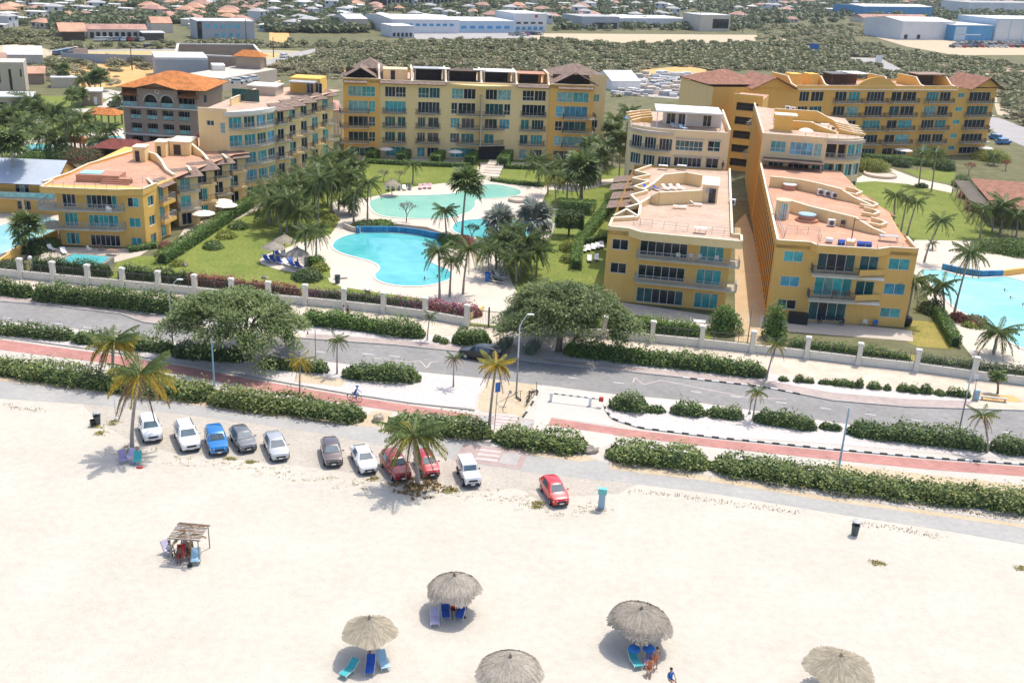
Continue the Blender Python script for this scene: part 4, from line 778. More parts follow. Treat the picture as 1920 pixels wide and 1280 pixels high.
W.wall([(3,8),(3,20),Lw(-48.99,214.35)],15.3,1.3,'ochre_pale',.25)
q=A.l(385,280,TA);bb=Mb()
A.slope((q[0]-1.5,q[1]-1,TA+2.3),(q[0]+5,q[1]-1,TA+2.3),(q[0]+4.6,q[1]+2.6,TA+3.1),(q[0]-.9,q[1]+2.6,TA+3.1),'pantile_maroon')
for u in(-1.2,1.8,4.7):bb=Mb();bb.box(q[0]+u,q[0]+u+.16,q[1]-.8,q[1]-.64,TA,TA+2.3);A.part('post',bb,'wood_dark')
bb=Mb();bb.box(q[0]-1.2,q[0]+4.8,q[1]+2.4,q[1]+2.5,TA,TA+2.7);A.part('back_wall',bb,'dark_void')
# tan hotel with the orange roof
B=Bld('hotel','tan four storey hotel with two arched openings under a bright orange tiled roof','building',(-82,217),-1.5)
cols=[(1.28,3.5),(4.7,6.83),(7.95,10.2),(11.3,13.6)]
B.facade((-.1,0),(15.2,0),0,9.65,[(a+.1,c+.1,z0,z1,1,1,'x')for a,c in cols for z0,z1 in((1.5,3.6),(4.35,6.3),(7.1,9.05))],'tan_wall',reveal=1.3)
def arch_wall():
 pts=[];b=Mb();xs=[3.0,4.35,7.05,7.75,10.35,11.4];zt=lambda x:13.5+.9*(1-abs(x-7.2)/4.2)
 for a,c in((xs[0],xs[1]),(xs[2],xs[3]),(xs[4],xs[5])):b.quad((a,0,9.65),(c,0,9.65),(c,0,zt(c)),(a,0,zt(a)))
 for a,c in((xs[1],xs[2]),(xs[3],xs[4])):
  r_=(c-a)/2;m_=(a+c)/2;n_=10
  for i in range(n_):
   t0,t1=math.pi*(1-i/n_),math.pi*(1-(i+1)/n_);p0=(m_+r_*math.cos(t0),10.85+r_*math.sin(t0));p1=(m_+r_*math.cos(t1),10.85+r_*math.sin(t1))
   b.quad((p0[0],0,p0[1]),(p1[0],0,p1[1]),(p1[0],0,zt(p1[0])),(p0[0],0,zt(p0[0])));b.quad((p0[0],0,p0[1]),(p0[0],.8,p0[1]),(p1[0],.8,p1[1]),(p1[0],0,p1[1]))
  B.part('arch_trim',(lambda bb:(bb.tube([(m_+(r_+.1)*math.cos(math.pi*(1-i/12)),-.06,10.85+(r_+.1)*math.sin(math.pi*(1-i/12)))for i in range(13)],.11,4),bb)[1])(Mb()),'cream_white')
  bb=Mb();bb.box(a,c,1.0,1.1,9.65,12.3);B.part('arch_glazing',bb,'glass_dark')
  link('railing',rmesh(c-a,.95,'glassy'),B.root,(a,.15,9.65))
 B.part('wall',b,'tan_wall')
arch_wall();bb=Mb();bb.tube([(7.2+.42*math.cos(i*math.pi/6),-.06,12.85+.42*math.sin(i*math.pi/6))for i in range(13)],.12,5);B.part('medallion',bb,'cream_white')
B.facade((-.1,2.2),(3.1,2.2),9.65,13.6,[(.5,2.7,9.8,11.9,2,1,'k')],'tan_wall');B.facade((11.3,2.2),(15.2,2.2),9.65,13.6,[(.4,3.2,9.8,11.9,3,1,'k')],'tan_wall');B.facade((15.2,0),(16.2,14),0,13.6,[(4,5.6,10.3,12,1,1,'k')],'tan_wall');B.facade((16.2,14),(-.1,14),0,13.6,(),'tan_wall');B.facade((-.1,14),(-.1,0),0,13.6,(),'tan_wall')
for z in(9.62,4.05):bb=Mb();bb.box(-.5,15.5,-.5,.0,z-.16,z+.08);B.part('ledge',bb,'cream_white')
for a,c in cols:
 for z in(1.5,4.35,7.1):
  link('railing',rmesh(c-a,.9,'glassy'),B.root,(a,.12,z));B.window(a+.25,1.26,z+.02,0,c-a-.5,1.85,3,1,'k','metal_grey')
link('railing',rmesh(3,.95,'glassy'),B.root,(0,-.1,9.7));link('railing',rmesh(3.8,.95,'glassy'),B.root,(11.4,-.1,9.7))
B.floor([(-.1,0),(15.2,0),(15.2,2.3),(-.1,2.3)],9.66,'patio','balcony_floor')
B.slope((-.7,-.5,11.9),(3.2,-.5,11.9),(2.9,2.2,12.9),(-.1,2.2,12.9),'pantile_orange');B.slope((11.3,-.5,11.95),(15.8,-.5,11.95),(15,2.2,12.95),(11.9,2.2,12.95),'pantile_orange')
for u in(0,3,11.5,15):bb=Mb();bb.box(u-.1,u+.1,-.2,0,9.7,11.9);B.part('post',bb,'tan_wall')
hip_roof(B,0,16.4,.3,14.4,13.55,2.7,'pantile_orange',1.0)
B.slope((2.6,-1.0,13.5),(7.2,-1.0,14.65),(7.2,3.2,14.85),(3.4,.1,13.95),'pantile_orange');B.slope((7.2,-1.0,14.65),(11.8,-1.0,13.5),(11.0,.1,13.95),(7.2,3.2,14.85),'pantile_orange')
# foliage kit
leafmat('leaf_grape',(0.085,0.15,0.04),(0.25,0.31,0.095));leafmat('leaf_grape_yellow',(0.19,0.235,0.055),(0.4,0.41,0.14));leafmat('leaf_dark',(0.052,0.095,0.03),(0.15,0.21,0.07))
leafmat('leaf_clip',(0.08,0.165,0.03),(0.2,0.3,0.06));leafmat('leaf_lime',(.22,.27,.04),(.36,.36,.08));leafmat('leaf_acacia',(0.125,0.185,0.058),(0.295,0.355,0.135),trans=.3)
leafmat('frond_green',(0.08,0.13,0.034),(0.225,0.28,0.09));leafmat('frond_olive',(0.232,0.24,0.046),(0.419,0.372,0.078));leafmat('frond_yellow',(.42,.32,.035),(.58,.42,.06));leafmat('frond_dry',(.28,.19,.09),(.40,.29,.15))
leafmat('leaf_silver',(0.22,0.25,0.21),(0.36,0.4,0.35));leafmat('leaf_scrub',(0.26,0.235,0.125),(0.44,0.39,0.235));leafmat('leaf_scrub_green',(0.185,0.195,0.09),(0.34,0.335,0.175));leafmat('leaf_magenta',(.34,.06,.20),(.50,.13,.33));leafmat('leaf_red',(0.248,0.085,0.07),(0.465,0.186,0.124));leafmat('leaf_thatch',(.27,.235,.19),(.47,.42,.34),.85,.05)
leafmat('leaf_thatch_gold',(0.31,0.265,0.185),(0.5,0.445,0.33),.85,.05);leafmat('leaf_litter',(.20,.13,.055),(.42,.30,.14),.9,.05);leafmat('leaf_grass',(0.31,0.295,0.093),(0.589,0.512,0.202),.9,.2);leafmat('leaf_agave',(0.202,0.248,0.171),(0.372,0.419,0.31))
mat('bark',(.16,.125,.095),.9,.2,3,(.22,.18,.14),bump=.4,bscale=14);mat('bark_grey',(.30,.27,.23),.9,.15,3,(.38,.35,.31),bump=.3,bscale=14);mat('bark_pale',(.46,.43,.39),.9,.15,3)
mat('earth_dark',(.09,.07,.05),.95,.2,2)
def cloud(name,V,tint,mats,midx=None,parent=None,loc=(0,0,0)):
 """mesh of many loose leaves: V (n,4,3), tint (n,)"""
 me=leaf_data(name,V,tint,mats,midx);return link(name,me,parent,loc)
def leaf_data(name,V,tint,mats,midx=None):
 n=len(V);me=bpy.data.meshes.new(name);me.vertices.add(n*4);me.vertices.foreach_set('co',np.ascontiguousarray(V,dtype=np.float32).ravel())
 me.loops.add(n*4);me.loops.foreach_set('vertex_index',np.arange(n*4,dtype=np.int32));me.polygons.add(n);me.polygons.foreach_set('loop_start',np.arange(0,n*4,4,dtype=np.int32))
 for m in(mats if isinstance(mats,(list,tuple))else[mats]):me.materials.append(M[m])
 if midx is not None:me.polygons.foreach_set('material_index',np.ascontiguousarray(midx,dtype=np.int32))
 a=me.attributes.new('tint','FLOAT','POINT');a.data.foreach_set('value',np.repeat(np.asarray(tint,dtype=np.float32),4));me.update(calc_edges=True);return me
def leaves(c,size,rng,up=.5,asp=.55,out=None):
 """leaf quads at centres c; faces lean towards out (or up)"""
 n=len(c);d=rng.normal(size=(n,3));
 if out is not None:d=d*.8+out
 d[:,2]+=up;d/=np.linalg.norm(d,axis=1,keepdims=True)
 t=rng.normal(size=(n,3));t-=d*np.sum(t*d,1,keepdims=True);t/=np.linalg.norm(t,axis=1,keepdims=True);b=np.cross(d,t)
 s=(size*(.65+.7*rng.random(n)))[:,None]*.5
 return np.stack([c-t*s,c+b*s*asp,c+t*s,c-b*s*asp],1)
class Noise3:
 def __init__(s,seed):r=np.random.default_rng(seed);s.k=r.normal(size=(6,3));s.p=r.random(6)*6.28
 def __call__(s,x,f=1.):return sum(np.sin(x@(k*f)+p)for k,p in zip(s.k,s.p))/6
 # hedges
def hedge(px,width,h,style,label,dens=55,leaf=.26,group='hedges',name='hedge',lump=.5,cat='hedge',clipped=False,z0=0):
 P_=[at(*p)for p in px];L=[0.]
 for i in range(1,len(P_)):L.append(L[-1]+(P_[i]-P_[i-1]).length)
 T=L[-1];rng=np.random.default_rng(int(T*1000)%9973+len(label));nz=Noise3(int(T*77)%991)
 X=np.array([[p.x,p.y]for p in P_]);S=np.array(L)
 n=int((T+width)*(width+2*h)*dens)
 s=rng.random(n)*(T+width*.7)-width*.35;a=rng.random(n)*math.pi;
 if clipped:
  k=rng.random(n)*(2*h+width);q=np.where(k<h,-width/2,np.where(k>h+width,width/2,k-h-width/2));zz_=np.where(k<h,k,np.where(k>h+width,2*h+width-k,h))
  cr=q+rng.normal(size=n)*.05;cz=zz_+rng.normal(size=n)*.05;ox=np.stack([np.zeros(n),np.sign(q)*(k!=k),(k>h)*(k<h+width)*1.],1)
 else:
  e=.75;cr=-np.sign(np.cos(a))*np.abs(np.cos(a))**e*width/2;cz=np.sin(a)**e*h
  q3=np.stack([s,cr*1.0,cz],1);g=1+lump*nz(q3,1.1)+.3*nz(q3+5,2.6)+.10*rng.normal(size=n)+.55*rng.random(n)**9
  endf=np.clip((np.minimum(s+width*.35,T+width*.35-s))/(width*.6),.12,1)**.5
  cr=cr*g*endf;cz=np.maximum(cz*g*endf,.05)
 px_=np.interp(s,S,X[:,0]);py_=np.interp(s,S,X[:,1])
 i=np.clip(np.searchsorted(S,s)-1,0,len(P_)-2);t=X[i+1]-X[i];t/=np.linalg.norm(t,axis=1,keepdims=True)
 o=np.where(s<0,s,np.where(s>T,s-T,0));px_+=t[:,0]*o;py_+=t[:,1]*o
 c=np.stack([px_-t[:,1]*cr,py_+t[:,0]*cr,cz],1)
 org=np.array([P_[0].x,P_[0].y,0]);out=np.stack([-t[:,1]*np.sign(cr)*.5,t[:,0]*np.sign(cr)*.5,cz/h],1)
 V=leaves(c-org,np.full(n,leaf),rng,.5,.7,out);mats=style if isinstance(style,list)else[style]
 mi=None
 if len(mats)>1:mi=(nz(c,.35)+.45*rng.normal(size=n)>.15).astype(int)
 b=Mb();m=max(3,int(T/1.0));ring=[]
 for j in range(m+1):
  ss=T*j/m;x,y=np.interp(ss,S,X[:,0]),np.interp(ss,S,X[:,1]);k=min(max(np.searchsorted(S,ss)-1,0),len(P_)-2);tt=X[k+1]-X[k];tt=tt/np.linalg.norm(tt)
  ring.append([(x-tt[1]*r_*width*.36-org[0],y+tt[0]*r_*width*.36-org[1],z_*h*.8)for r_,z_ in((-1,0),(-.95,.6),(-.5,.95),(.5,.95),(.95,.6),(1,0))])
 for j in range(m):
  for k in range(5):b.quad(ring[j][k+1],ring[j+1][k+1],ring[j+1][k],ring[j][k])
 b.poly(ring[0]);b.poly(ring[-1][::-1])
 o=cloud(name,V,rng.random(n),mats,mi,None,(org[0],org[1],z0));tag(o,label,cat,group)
 link('hedge_core',b.mesh('hedge_core','leaf_dark'),o);return o  # dark core added inside the leaves to block light, not a plant part
G1=['leaf_grape','leaf_grape_yellow']
for px,lab in(([(-60,688),(0,697),(215,727),(392,747)],'long sea grape hedge by the beach road at the far left, behind two palms'),([(408,755),(560,771),(668,785)],'dense sea grape hedge by the beach road behind the row of parked cars'),([(745,800),(908,817)],'sea grape hedge by the beach road behind the palm over the red cars'),([(941,827),(1085,844)],'sea grape hedge by the beach road just right of the striped crossing'),([(1153,857),(1312,874)],'short sea grape hedge by the beach road above the lone red hatchback'),([(1350,879),(1560,910),(1760,935),(1960,958)],'longest sea grape hedge by the beach road, beside the blue lamp pole')):
 hedge(px,2.6,1.35,G1,lab,62,.27,'sea grape hedges along the beach road')
G2=['leaf_grape','leaf_dark']
for px,w_,h_,lab in(([(-40,620),(0,624),(132,636)],1.7,1.15,'sea grape hedge at the left end of the white gravel verge'),([(146,640),(320,660)],1.8,1.2,'sea grape hedge on the gravel verge behind the upper palm'),([(334,668),(448,676)],1.8,1.35,'dark hedge on the gravel verge in the shade of the left spreading tree'),([(497,688),(608,697)],1.5,1.1,'dark hedge on the verge between the spreading tree and yellow palm'),([(655,706),(776,713)],2.2,1.5,'thick rounded hedge on the verge beside the cyclist'),([(1154,764),(1202,769)],2.0,1.5,'round sea grape bush on the gravel tip right of the barrier'),([(1218,771),(1242,773)],1.0,.6,'low sparse shrub between two bushes right of the barrier'),([(1266,774),(1312,778)],1.6,1.2,'second round bush from the barrier on the right gravel verge'),([(1333,778),(1384,784)],1.5,1.1,'bush on the gravel verge just left of the young palm with grey post'),([(1424,790),(1520,804)],1.7,1.3,'hedge on the gravel verge just right of the young palm with grey post'),([(1542,803),(1572,806)],.9,.7,'small shrub on the gravel verge just left of the blue lamp pole'),([(1600,813),(1836,840)],2.1,1.45,'long thick hedge on the right gravel verge beside the blue lamp pole'),([(1866,844),(1960,852)],1.8,1.3,'hedge on the gravel verge at the right edge beyond the young palm')):
 hedge(px,w_,h_,G2,lab,62,.25,'hedges on the gravel verge')
for px,w_,h_,lab in(([(-40,546),(0,550),(58,556)],1.8,1.6,'tall bush beside the bus bay at the left edge'),([(75,561),(200,572),(330,587)],2.2,1.9,'tall lush hedge between villa fence and bus bay left of the spreading tree'),([(575,606),(640,612),(786,632)],2.0,1.6,'tall lush hedge between magenta bougainvillea fence and road'),([(857,643),(912,647)],1.7,1.6,'upright bush beside the resort gate and the black car'),([(1068,664),(1250,684),(1425,705)],2.1,1.6,'tall lush hedge under the right spreading tree beside the road')):
 hedge(px,w_,h_,['leaf_grape','leaf_clip'],lab,62,.28,'hedges between the fence and the road',lump=.5)
WORDS='first second third fourth fifth sixth seventh eighth ninth tenth eleventh twelfth thirteenth fourteenth fifteenth'.split()
for k in range(15):
 t=k/14+random.uniform(-.02,.02);hedge([(1466+t*335,713+t*30),(1466+t*335+random.uniform(8,26),714.2+t*30)],random.uniform(.5,1.0),random.uniform(.45,.95),'leaf_grape',f'{WORDS[k]} small shrub from the left in the row beside the right pavement',75,.22,'young shrubs in the row by the right pavement','shrub',cat='shrub')
for px,w_,h_,st,lab in(([(66,505),(150,512),(205,517)],1.2,1.6,'leaf_dark','dark flowering shrub row behind the fence below the plunge pool'),([(228,520),(300,527),(360,533)],1.2,1.5,'leaf_dark','dark shrub row behind the fence left of the spreading tree'),([(345,531),(420,538),(560,556)],1.1,1.3,'leaf_red','reddish shrub row behind the fence and behind the spreading tree'),([(575,560),(640,567),(800,586)],1.1,1.4,['leaf_magenta','leaf_dark'],'magenta bougainvillea row behind the fence by the turquoise pool'),([(800,581),(850,590),(895,592)],1.8,1.3,['leaf_red','leaf_magenta'],'red bougainvillea bed behind the fence just left of the gate'),([(968,606),(1060,614),(1120,620)],1.3,1.6,'leaf_clip','hedge behind the fence under the right spreading tree'),([(1138,611),(1215,619),(1305,629)],1.8,1.5,'leaf_clip','green hedge behind the fence before the block left of the alley'),([(1482,658),(1600,673),(1700,686)],1.3,1.5,'leaf_clip','green hedge behind the fence before the block right of the alley'),([(1722,689),(1800,699),(1940,716)],1.5,1.5,'leaf_dark','dark hedge behind the fence at the right end by the pool')):
 hedge(px,w_,h_,st,lab,70,.22,'shrub rows behind the fence',lump=.2)
for px,w_,h_,lab in(([(304,494),(360,458),(420,418),(478,382)],1.7,1.7,'long clipped hedge running up the lawn beside the left yellow block'),([(244,472),(292,464)],1.2,.8,'low clipped hedge at the foot of the left yellow block'),([(694,303),(712,287)],2,1.9,'clipped hedge wall leftmost before the long back building'),([(752,305),(770,289)],2,1.9,'clipped hedge wall second from the left before the long back building'),([(815,308),(832,292)],2,1.9,'clipped hedge wall third from the left before the long back building'),([(880,310),(890,297)],2,1.9,'clipped hedge wall just left of the garden stairs'),([(942,314),(952,300)],2.2,2.2,'clipped hedge wall just right of the garden stairs'),([(690,306),(745,309),(815,312),(880,314)],1.0,.9,'low clipped hedge edging the terraces left of the garden stairs'),([(950,316),(1010,318),(1060,320)],1.0,.9,'low clipped hedge edging the terraces right of the garden stairs'),([(921,339),(960,345),(1018,350)],1.2,.7,'low clipped hedge curving round the lawn above the mint pool'),([(1057,397),(1106,400)],3,2.2,'dark boxy clipped hedge right of the silver palms'),([(1080,505),(1083,465),(1120,420),(1145,388)],1.5,1.6,'clipped hedge screening the sunbed terrace left of the alley block'),([(1085,462),(1140,452)],1.0,1.2,'clipped hedge above the white sunbed terrace'),([(1758,596),(1790,650)],1.2,1.5,'straight clipped hedge beside the dry lawn by the right pool'),([(1610,300),(1690,306),(1780,316)],2.6,1.6,'clipped hedge along the foot of the golden back building'),([(1615,318),(1650,319)],2.2,1.4,'clipped hedge behind the round planter')):
 hedge(px,w_,h_,'leaf_clip',lab,45,.24,'clipped hedges',lump=.08,clipped=True)
def shrub(px,py,r,h,style,label,group='garden shrubs',leaf=.25,dens=70,cat='shrub',name='shrub',z0=0):
 p=at(px,py);rng=np.random.default_rng(int(px*7+py*13));n=int(2*math.pi*r*(r+h)*dens*.6);d=rng.normal(size=(n,3));d[:,2]=np.abs(d[:,2]);d/=np.linalg.norm(d,axis=1,keepdims=True)
 nz=Noise3(int(px+py));g=(1+.28*nz(d*3)+.1*rng.normal(size=n))[:,None];c=d*g*np.array([r,r,h])
 V=leaves(c,np.full(n,leaf),rng,.4,.7,d);mats=style if isinstance(style,list)else[style];mi=(rng.random(n)>.6).astype(int)if len(mats)>1 else None
 o=cloud(name,V,rng.random(n),mats,mi,None,(p.x,p.y,z0));b=Mb();b.ball((0,0,h*.3),r*.72,r*.72,h*.5);link('shrub_core',b.mesh('shrub_core','leaf_dark'),o);return tag(o,label,cat,group)  # dark inner ball added to block light between the leaves
for x,y,r,h,st,lab in((1358,622,1.9,3.2,'leaf_clip','big round bright green bush at the near corner of the alley'),(1449,635,1.4,4.2,'leaf_clip','tall cone shaped shrub at the corner of the right alley block'),(590,497,1.4,1.3,'leaf_clip','round dark bush beside the thatched umbrellas by the turquoise pool'),(600,506,1.3,.9,'leaf_lime','lime green bush beside the thatched umbrellas by the turquoise pool'),(575,522,2.1,1.3,['leaf_dark','leaf_grape'],'loose dark bush at the tip of the pool deck lawn'),(1071,470,1.7,1.6,'leaf_lime','yellow green shrub on the slope left of the sunbed terrace'),(1068,490,1.4,1.0,'leaf_lime','lower yellow shrub on the slope left of the sunbed terrace'),(685,426,2.2,1.0,'leaf_dark','dark shrub in the raised bed behind the blue tiled wall'),(712,424,2.2,.9,'leaf_clip','bright shrub in the raised bed behind the blue tiled wall'),(620,413,1.3,1.0,'leaf_lime','yellow green shrub edging the pool deck below the palms'),(612,424,1.4,.9,'leaf_lime','lower yellow green shrub edging the pool deck below the palms'),(853,460,2,1.5,'leaf_clip','shrub at the foot of the tall fan palm'),(873,462,1.8,1.5,'leaf_red','reddish shrub right of the tall fan palm'),(838,452,1.4,1.2,'leaf_clip','small shrub at the right end of the blue tiled wall'),(400,465,1.4,1.0,'leaf_grape','loose shrub nearest the fence beside the long clipped hedge'),(425,445,1.5,1.0,'leaf_lime','lime shrub midway along the long clipped hedge'),(448,428,1.5,1.0,'leaf_grape','loose shrub at the far end of the long clipped hedge'),(335,497,1.0,.7,'leaf_lime','low yellow tuft at the near end of the long clipped hedge'),(312,465,1.1,.9,'leaf_red','reddish shrub at the side of the left yellow block'),(1635,322,3.4,2.6,'leaf_lime','bright lime tree crown in the round planter'),(1827,607,1.6,1.0,['leaf_grape','leaf_red'],'flowering shrub on the edge of the right pool'),(1816,612,.9,.6,'leaf_lime','yellow shrub on the edge of the right pool'),(1728,351,1.2,.8,'leaf_dark','dark ball shrub on the garden path'),(1860,468,3,1.8,'leaf_grape','bushy shrub left in the bank above the right pool'),(1900,473,3.4,2.2,'leaf_clip','bushy shrub right in the bank above the right pool'),(1745,585,1.6,1.6,'leaf_dark','dark shrub beside the leaning pool palm'),(1795,600,1.3,1.0,'leaf_red','low red bed shrub at the foot of the leaning pool palm'),(1818,372,2.0,2.2,'leaf_red','reddish shrub beneath the tiled pavilion pergola'),(1803,350,2.0,2.2,'leaf_grape','green shrub at the corner of the tiled pavilion'),(1835,395,2.2,2,'leaf_red','dark red shrub along the pavilion front'),(1690,312,2,1.6,'leaf_dark','dark shrub before the golden back building'),(1770,318,2.4,2.2,'leaf_dark','dark shrub at the right end of the golden back building'),(1860,300,4,2.4,'leaf_lime','yellow hedge bush by the right access road'),(70,298,3.0,1.6,'leaf_clip','clipped bush below the hotel round pool'),(160,300,4,2.2,['leaf_dark','leaf_red'],'dark bush at the bottom of the hotel garden'),(205,292,3,2,'leaf_clip','bright bush beside the hotel thatched roof'),(120,298,3.4,2.6,'leaf_dark','dark bush left of the reddish one in the hotel garden'),(60,470,2.2,1.6,'leaf_dark','dark shrub beside the plunge pool palm'),(90,462,1.6,1.2,'leaf_grape','shrub at the corner of the villa wall'),(20,505,1.8,1.4,'leaf_dark','dark shrub behind the left end of the fence'),(115,222,4,2.2,'leaf_dark','dark bush beside the hotel drive'),(40,202,5,3.5,'leaf_dark','dark tree by the flat roofed hotel shed'),(540,640-8,.7,.7,'leaf_grape','tiny shrub by the roadside left of the hedge'),(820,640,.5,.8,'leaf_grape','small shrub by the thin palm near the fence'),(833,643,.6,.6,'leaf_grape','smallest shrub left of the upright bush by the gate')):
 shrub(x,y,r,h,st,lab)
for x,y,lab in((944,652,'spiky grey agave bed left of the crossing path'),(998,658,'spiky grey agave bed right of the crossing path')):
 p=at(x,y);rng=np.random.default_rng(x);n=420;c=rng.random((n,3))*np.array([1.2,3.4,.2])-np.array([.6,1.7,0]);a=rng.random(n)*6.28;l=.7+.5*rng.random(n);tip=c+np.stack([np.cos(a)*.35*l,np.sin(a)*.35*l,l],1);sd=np.stack([-np.sin(a),np.cos(a),np.zeros(n)],1)*.05
 V=np.stack([c-sd,c+sd,tip+sd*.2,tip-sd*.2],1);o=cloud('agave_bed',V,rng.random(n),'leaf_agave',None,None,(p.x,p.y,.05));o.rotation_euler.z=-.35;tag(o,lab,'plant')
 # palms
def frond_mesh(L,droop,lift,seed,m,dens=30,lw=.62,dry=0):
 """a pinnate frond pointing along +x: arching midrib with hanging leaflets"""
 rng=np.random.default_rng(seed);n=dens;t=(np.arange(n)+.5)/n;x=L*t*(1-.18*droop*t);z=L*(lift*t-droop*t*t);V=[]
 dt=np.stack([1-.36*droop*t,lift-2*droop*t],1)
 for i in range(n):
  if t[i]<.12:continue
  ll=L*.27*(math.sin(math.pi*min(1,.12+t[i]*.88))**.6)*lw*1.5;hang=.25+.95*rng.random()+dry
  for sgn in(-1,1):
   b0=np.array([x[i],0,z[i]]);dirv=np.array([.55+.2*rng.random(),sgn*.85,-hang]);dirv/=np.linalg.norm(dirv);e=b0+dirv*ll;w_=np.array([L*.0145,0,.006]);mid=b0+dirv*ll*.55+np.array([0,0,.05])
   V.append([b0-w_*.4,mid-w_,e,mid+w_])
 k=7
 for i in range(k):
  a,c=i/k,(i+1)/k;P0=np.array([L*a*(1-.18*droop*a),0,L*(lift*a-droop*a*a)]);P1=np.array([L*c*(1-.18*droop*c),0,L*(lift*c-droop*c*c)]);s=np.array([0,.045*(1-a*.7),0]);V.append([P0-s,P1-s,P1+s,P0+s]);s=np.array([0,0,.045*(1-a*.7)]);V.append([P0-s,P1-s,P1+s,P0+s])
 return leaf_data('frond',np.array(V),rng.random(len(V)),m)
def fan_mesh(R_,seed,m,stem=1.0):
 """a fan leaf at the end of its stalk, pointing along +x"""
 rng=np.random.default_rng(seed);V=[[np.array([0,-.03,0]),np.array([stem,-.03,.12]),np.array([stem,.03,.12]),np.array([0,.03,0])],[np.array([0,0,-.03]),np.array([stem,0,.09]),np.array([stem,0,.15]),np.array([0,0,.03])]]
 n=18;c=np.array([stem,0,.12])
 for i in range(n):
  a=-2.3+4.6*i/(n-1);l=R_*(1-.22*abs(a)/2.3)*(.9+.2*rng.random());d=np.array([math.cos(a),math.sin(a),.15-.45*rng.random()]);s=np.array([-math.sin(a),math.cos(a),0])*l*.10;mid=c+d*l*.62;e=c+d*l-np.array([0,0,l*.22]);V.append([c,mid-s,e,mid+s])
 return leaf_data('fan_leaf',np.array(V),rng.random(len(V)),m)
FR={}
for nm,m in(('g','frond_green'),('o','frond_olive'),('y','frond_yellow'),('d','frond_dry')):
 FR[nm]=[[frond_mesh(1,d,l,k*10+j+3,m,dry=.5 if nm=='d' else 0)for j in range(2)]for k,(d,l)in enumerate(((.35,.75),(.55,.45),(.75,.15),(.95,-.35)))]
FAN={k:[fan_mesh(1.0,j+5,m,.85)for j in range(4)]for k,m in(('g','frond_green'),('s','leaf_silver'))}
def palm(base,crown,kind='coco',mix='g',size=None,label='',group='palms',nf=20,tr=.15,parts=True,name='palm_tree',thatch=False,skirt=0):
 nf=int(nf*1.3);p=at(*base);z,lean=height_of(p,*crown);z=max(z,1.2);rng=random.Random(int(base[0]*31+base[1]*17));R_=size or min(3.6,1.6+z*.22)
 root=empty(name,(p.x,p.y,0));tag(root,label,'palm',group)
 b=Mb();ly=rng.uniform(-.03,.03)*z;pts=[(lean*(t**1.6),ly*t*t,z*t)for t in[i/7 for i in range(8)]]
 b.tube([(0,0,-.2)]+pts,[tr*1.7]+[tr*(1.45-.2*i)if i<2 else tr*(1.1-.04*i)for i in range(8)],7);link('trunk',b.mesh('trunk','bark_grey',True),root)
 cx,cy,cz=pts[-1]
 if kind=='coco':
  L=[]
  for i in range(nf):
   t=i/(nf-1);tier=min(3,int(t*4));col=mix[min(len(mix)-1,int(t*len(mix)))];L.append((i*2.4+rng.uniform(-.25,.25),tier,col,R_*(.8+.25*rng.random())*(1 if tier<3 else.85),rng.uniform(-.15,.15)))
  if parts:
   for a,tier,col,s,rx in L:link('frond',FR[col][tier][rng.randrange(2)],root,(cx,cy,cz),scale=s,rot=(rx,rng.uniform(-.1,.1),a))
  else:crown_join(root,[(FR[col][tier][rng.randrange(2)],Matrix.Translation((cx,cy,cz))@Matrix.Rotation(a,4,'Z')@Matrix.Scale(s,4))for a,tier,col,s,rx in L])
  b=Mb();b.ball((cx,cy,cz-.15),.22,.22,.3,seg=6,rings=4);link('crown_heart',b.mesh('crown_heart','bark'),root)
 else:
  L=[(i*2.4+rng.uniform(-.3,.3),rng.uniform(-1.15,.75),R_*(.42+.14*rng.random()))for i in range(nf)]
  if parts:
   for a,el,s in L:link('fan_leaf',FAN[mix][rng.randrange(4)],root,(cx,cy,cz),scale=s,rot=(0,el,a))
  else:crown_join(root,[(FAN[mix][rng.randrange(4)],Matrix.Translation((cx,cy,cz))@Matrix.Rotation(a,4,'Z')@Matrix.Rotation(el,4,'Y')@Matrix.Scale(s,4))for a,el,s in L])
 return root
_cache={}
def leafarr(me):
 if me.name not in _cache:
  v=np.empty(len(me.vertices)*3,np.float32);me.vertices.foreach_get('co',v);t=np.empty(len(me.vertices),np.float32);me.attributes['tint'].data.foreach_get('value',t);_cache[me.name]=(v.reshape(-1,3),t[::4],me.materials[0].name)
 return _cache[me.name]
def crown_join(root,L):
 V,T,ms,mi=[],[],[],[]
 for me,mx in L:
  v,t,m=leafarr(me);A_=np.array(mx);w_=v@A_[:3,:3].T+A_[:3,3];V.append(w_.reshape(-1,4,3));T.append(t)
  if m not in ms:ms.append(m)
  mi.append(np.full(len(t),ms.index(m)))
 o=cloud('crown',np.concatenate(V),np.concatenate(T),ms,np.concatenate(mi),root);o['kind']='stuff';return o
RP='coconut palms between the beach and the road'
palm((212,715),(213,640),'coco','goyd',3.0,'coconut palm rising out of the beach hedge at the left, yellow lower fronds',RP,28)
palm((248,840),(262,700),'coco','goyd',3.4,'coconut palm on the sand beside the first white car',RP,28)
palm((562,745),(563,676),'coco','oyy',1.7,'young yellow palm rising behind the hedge and the cyclist',RP,13,.08)
palm((917,806),(930,684),'coco','oyyyd',2.2,'yellow palm leaning over the sandy corner beside the blue sign',RP,20,.13)
palm((783,908),(775,815),'coco','ggood',3.3,'coconut palm standing between the two red cars, dry litter at its foot',RP,28,.17)
YP='young palms on the verges'
palm((632,701),(632,637),'coco','gg',1.5,'slender young palm on the verge between the yellow palm and the rounded hedge',YP,13,.08)
palm((801,638),(806,592),'coco','gg',1.1,'thin young palm at the end of the hedge left of the gate',YP,11,.07)
palm((850,725),(851,671),'coco','gd',1.2,'small palm alone on the white gravel, in a ring of soil',YP,11,.08)
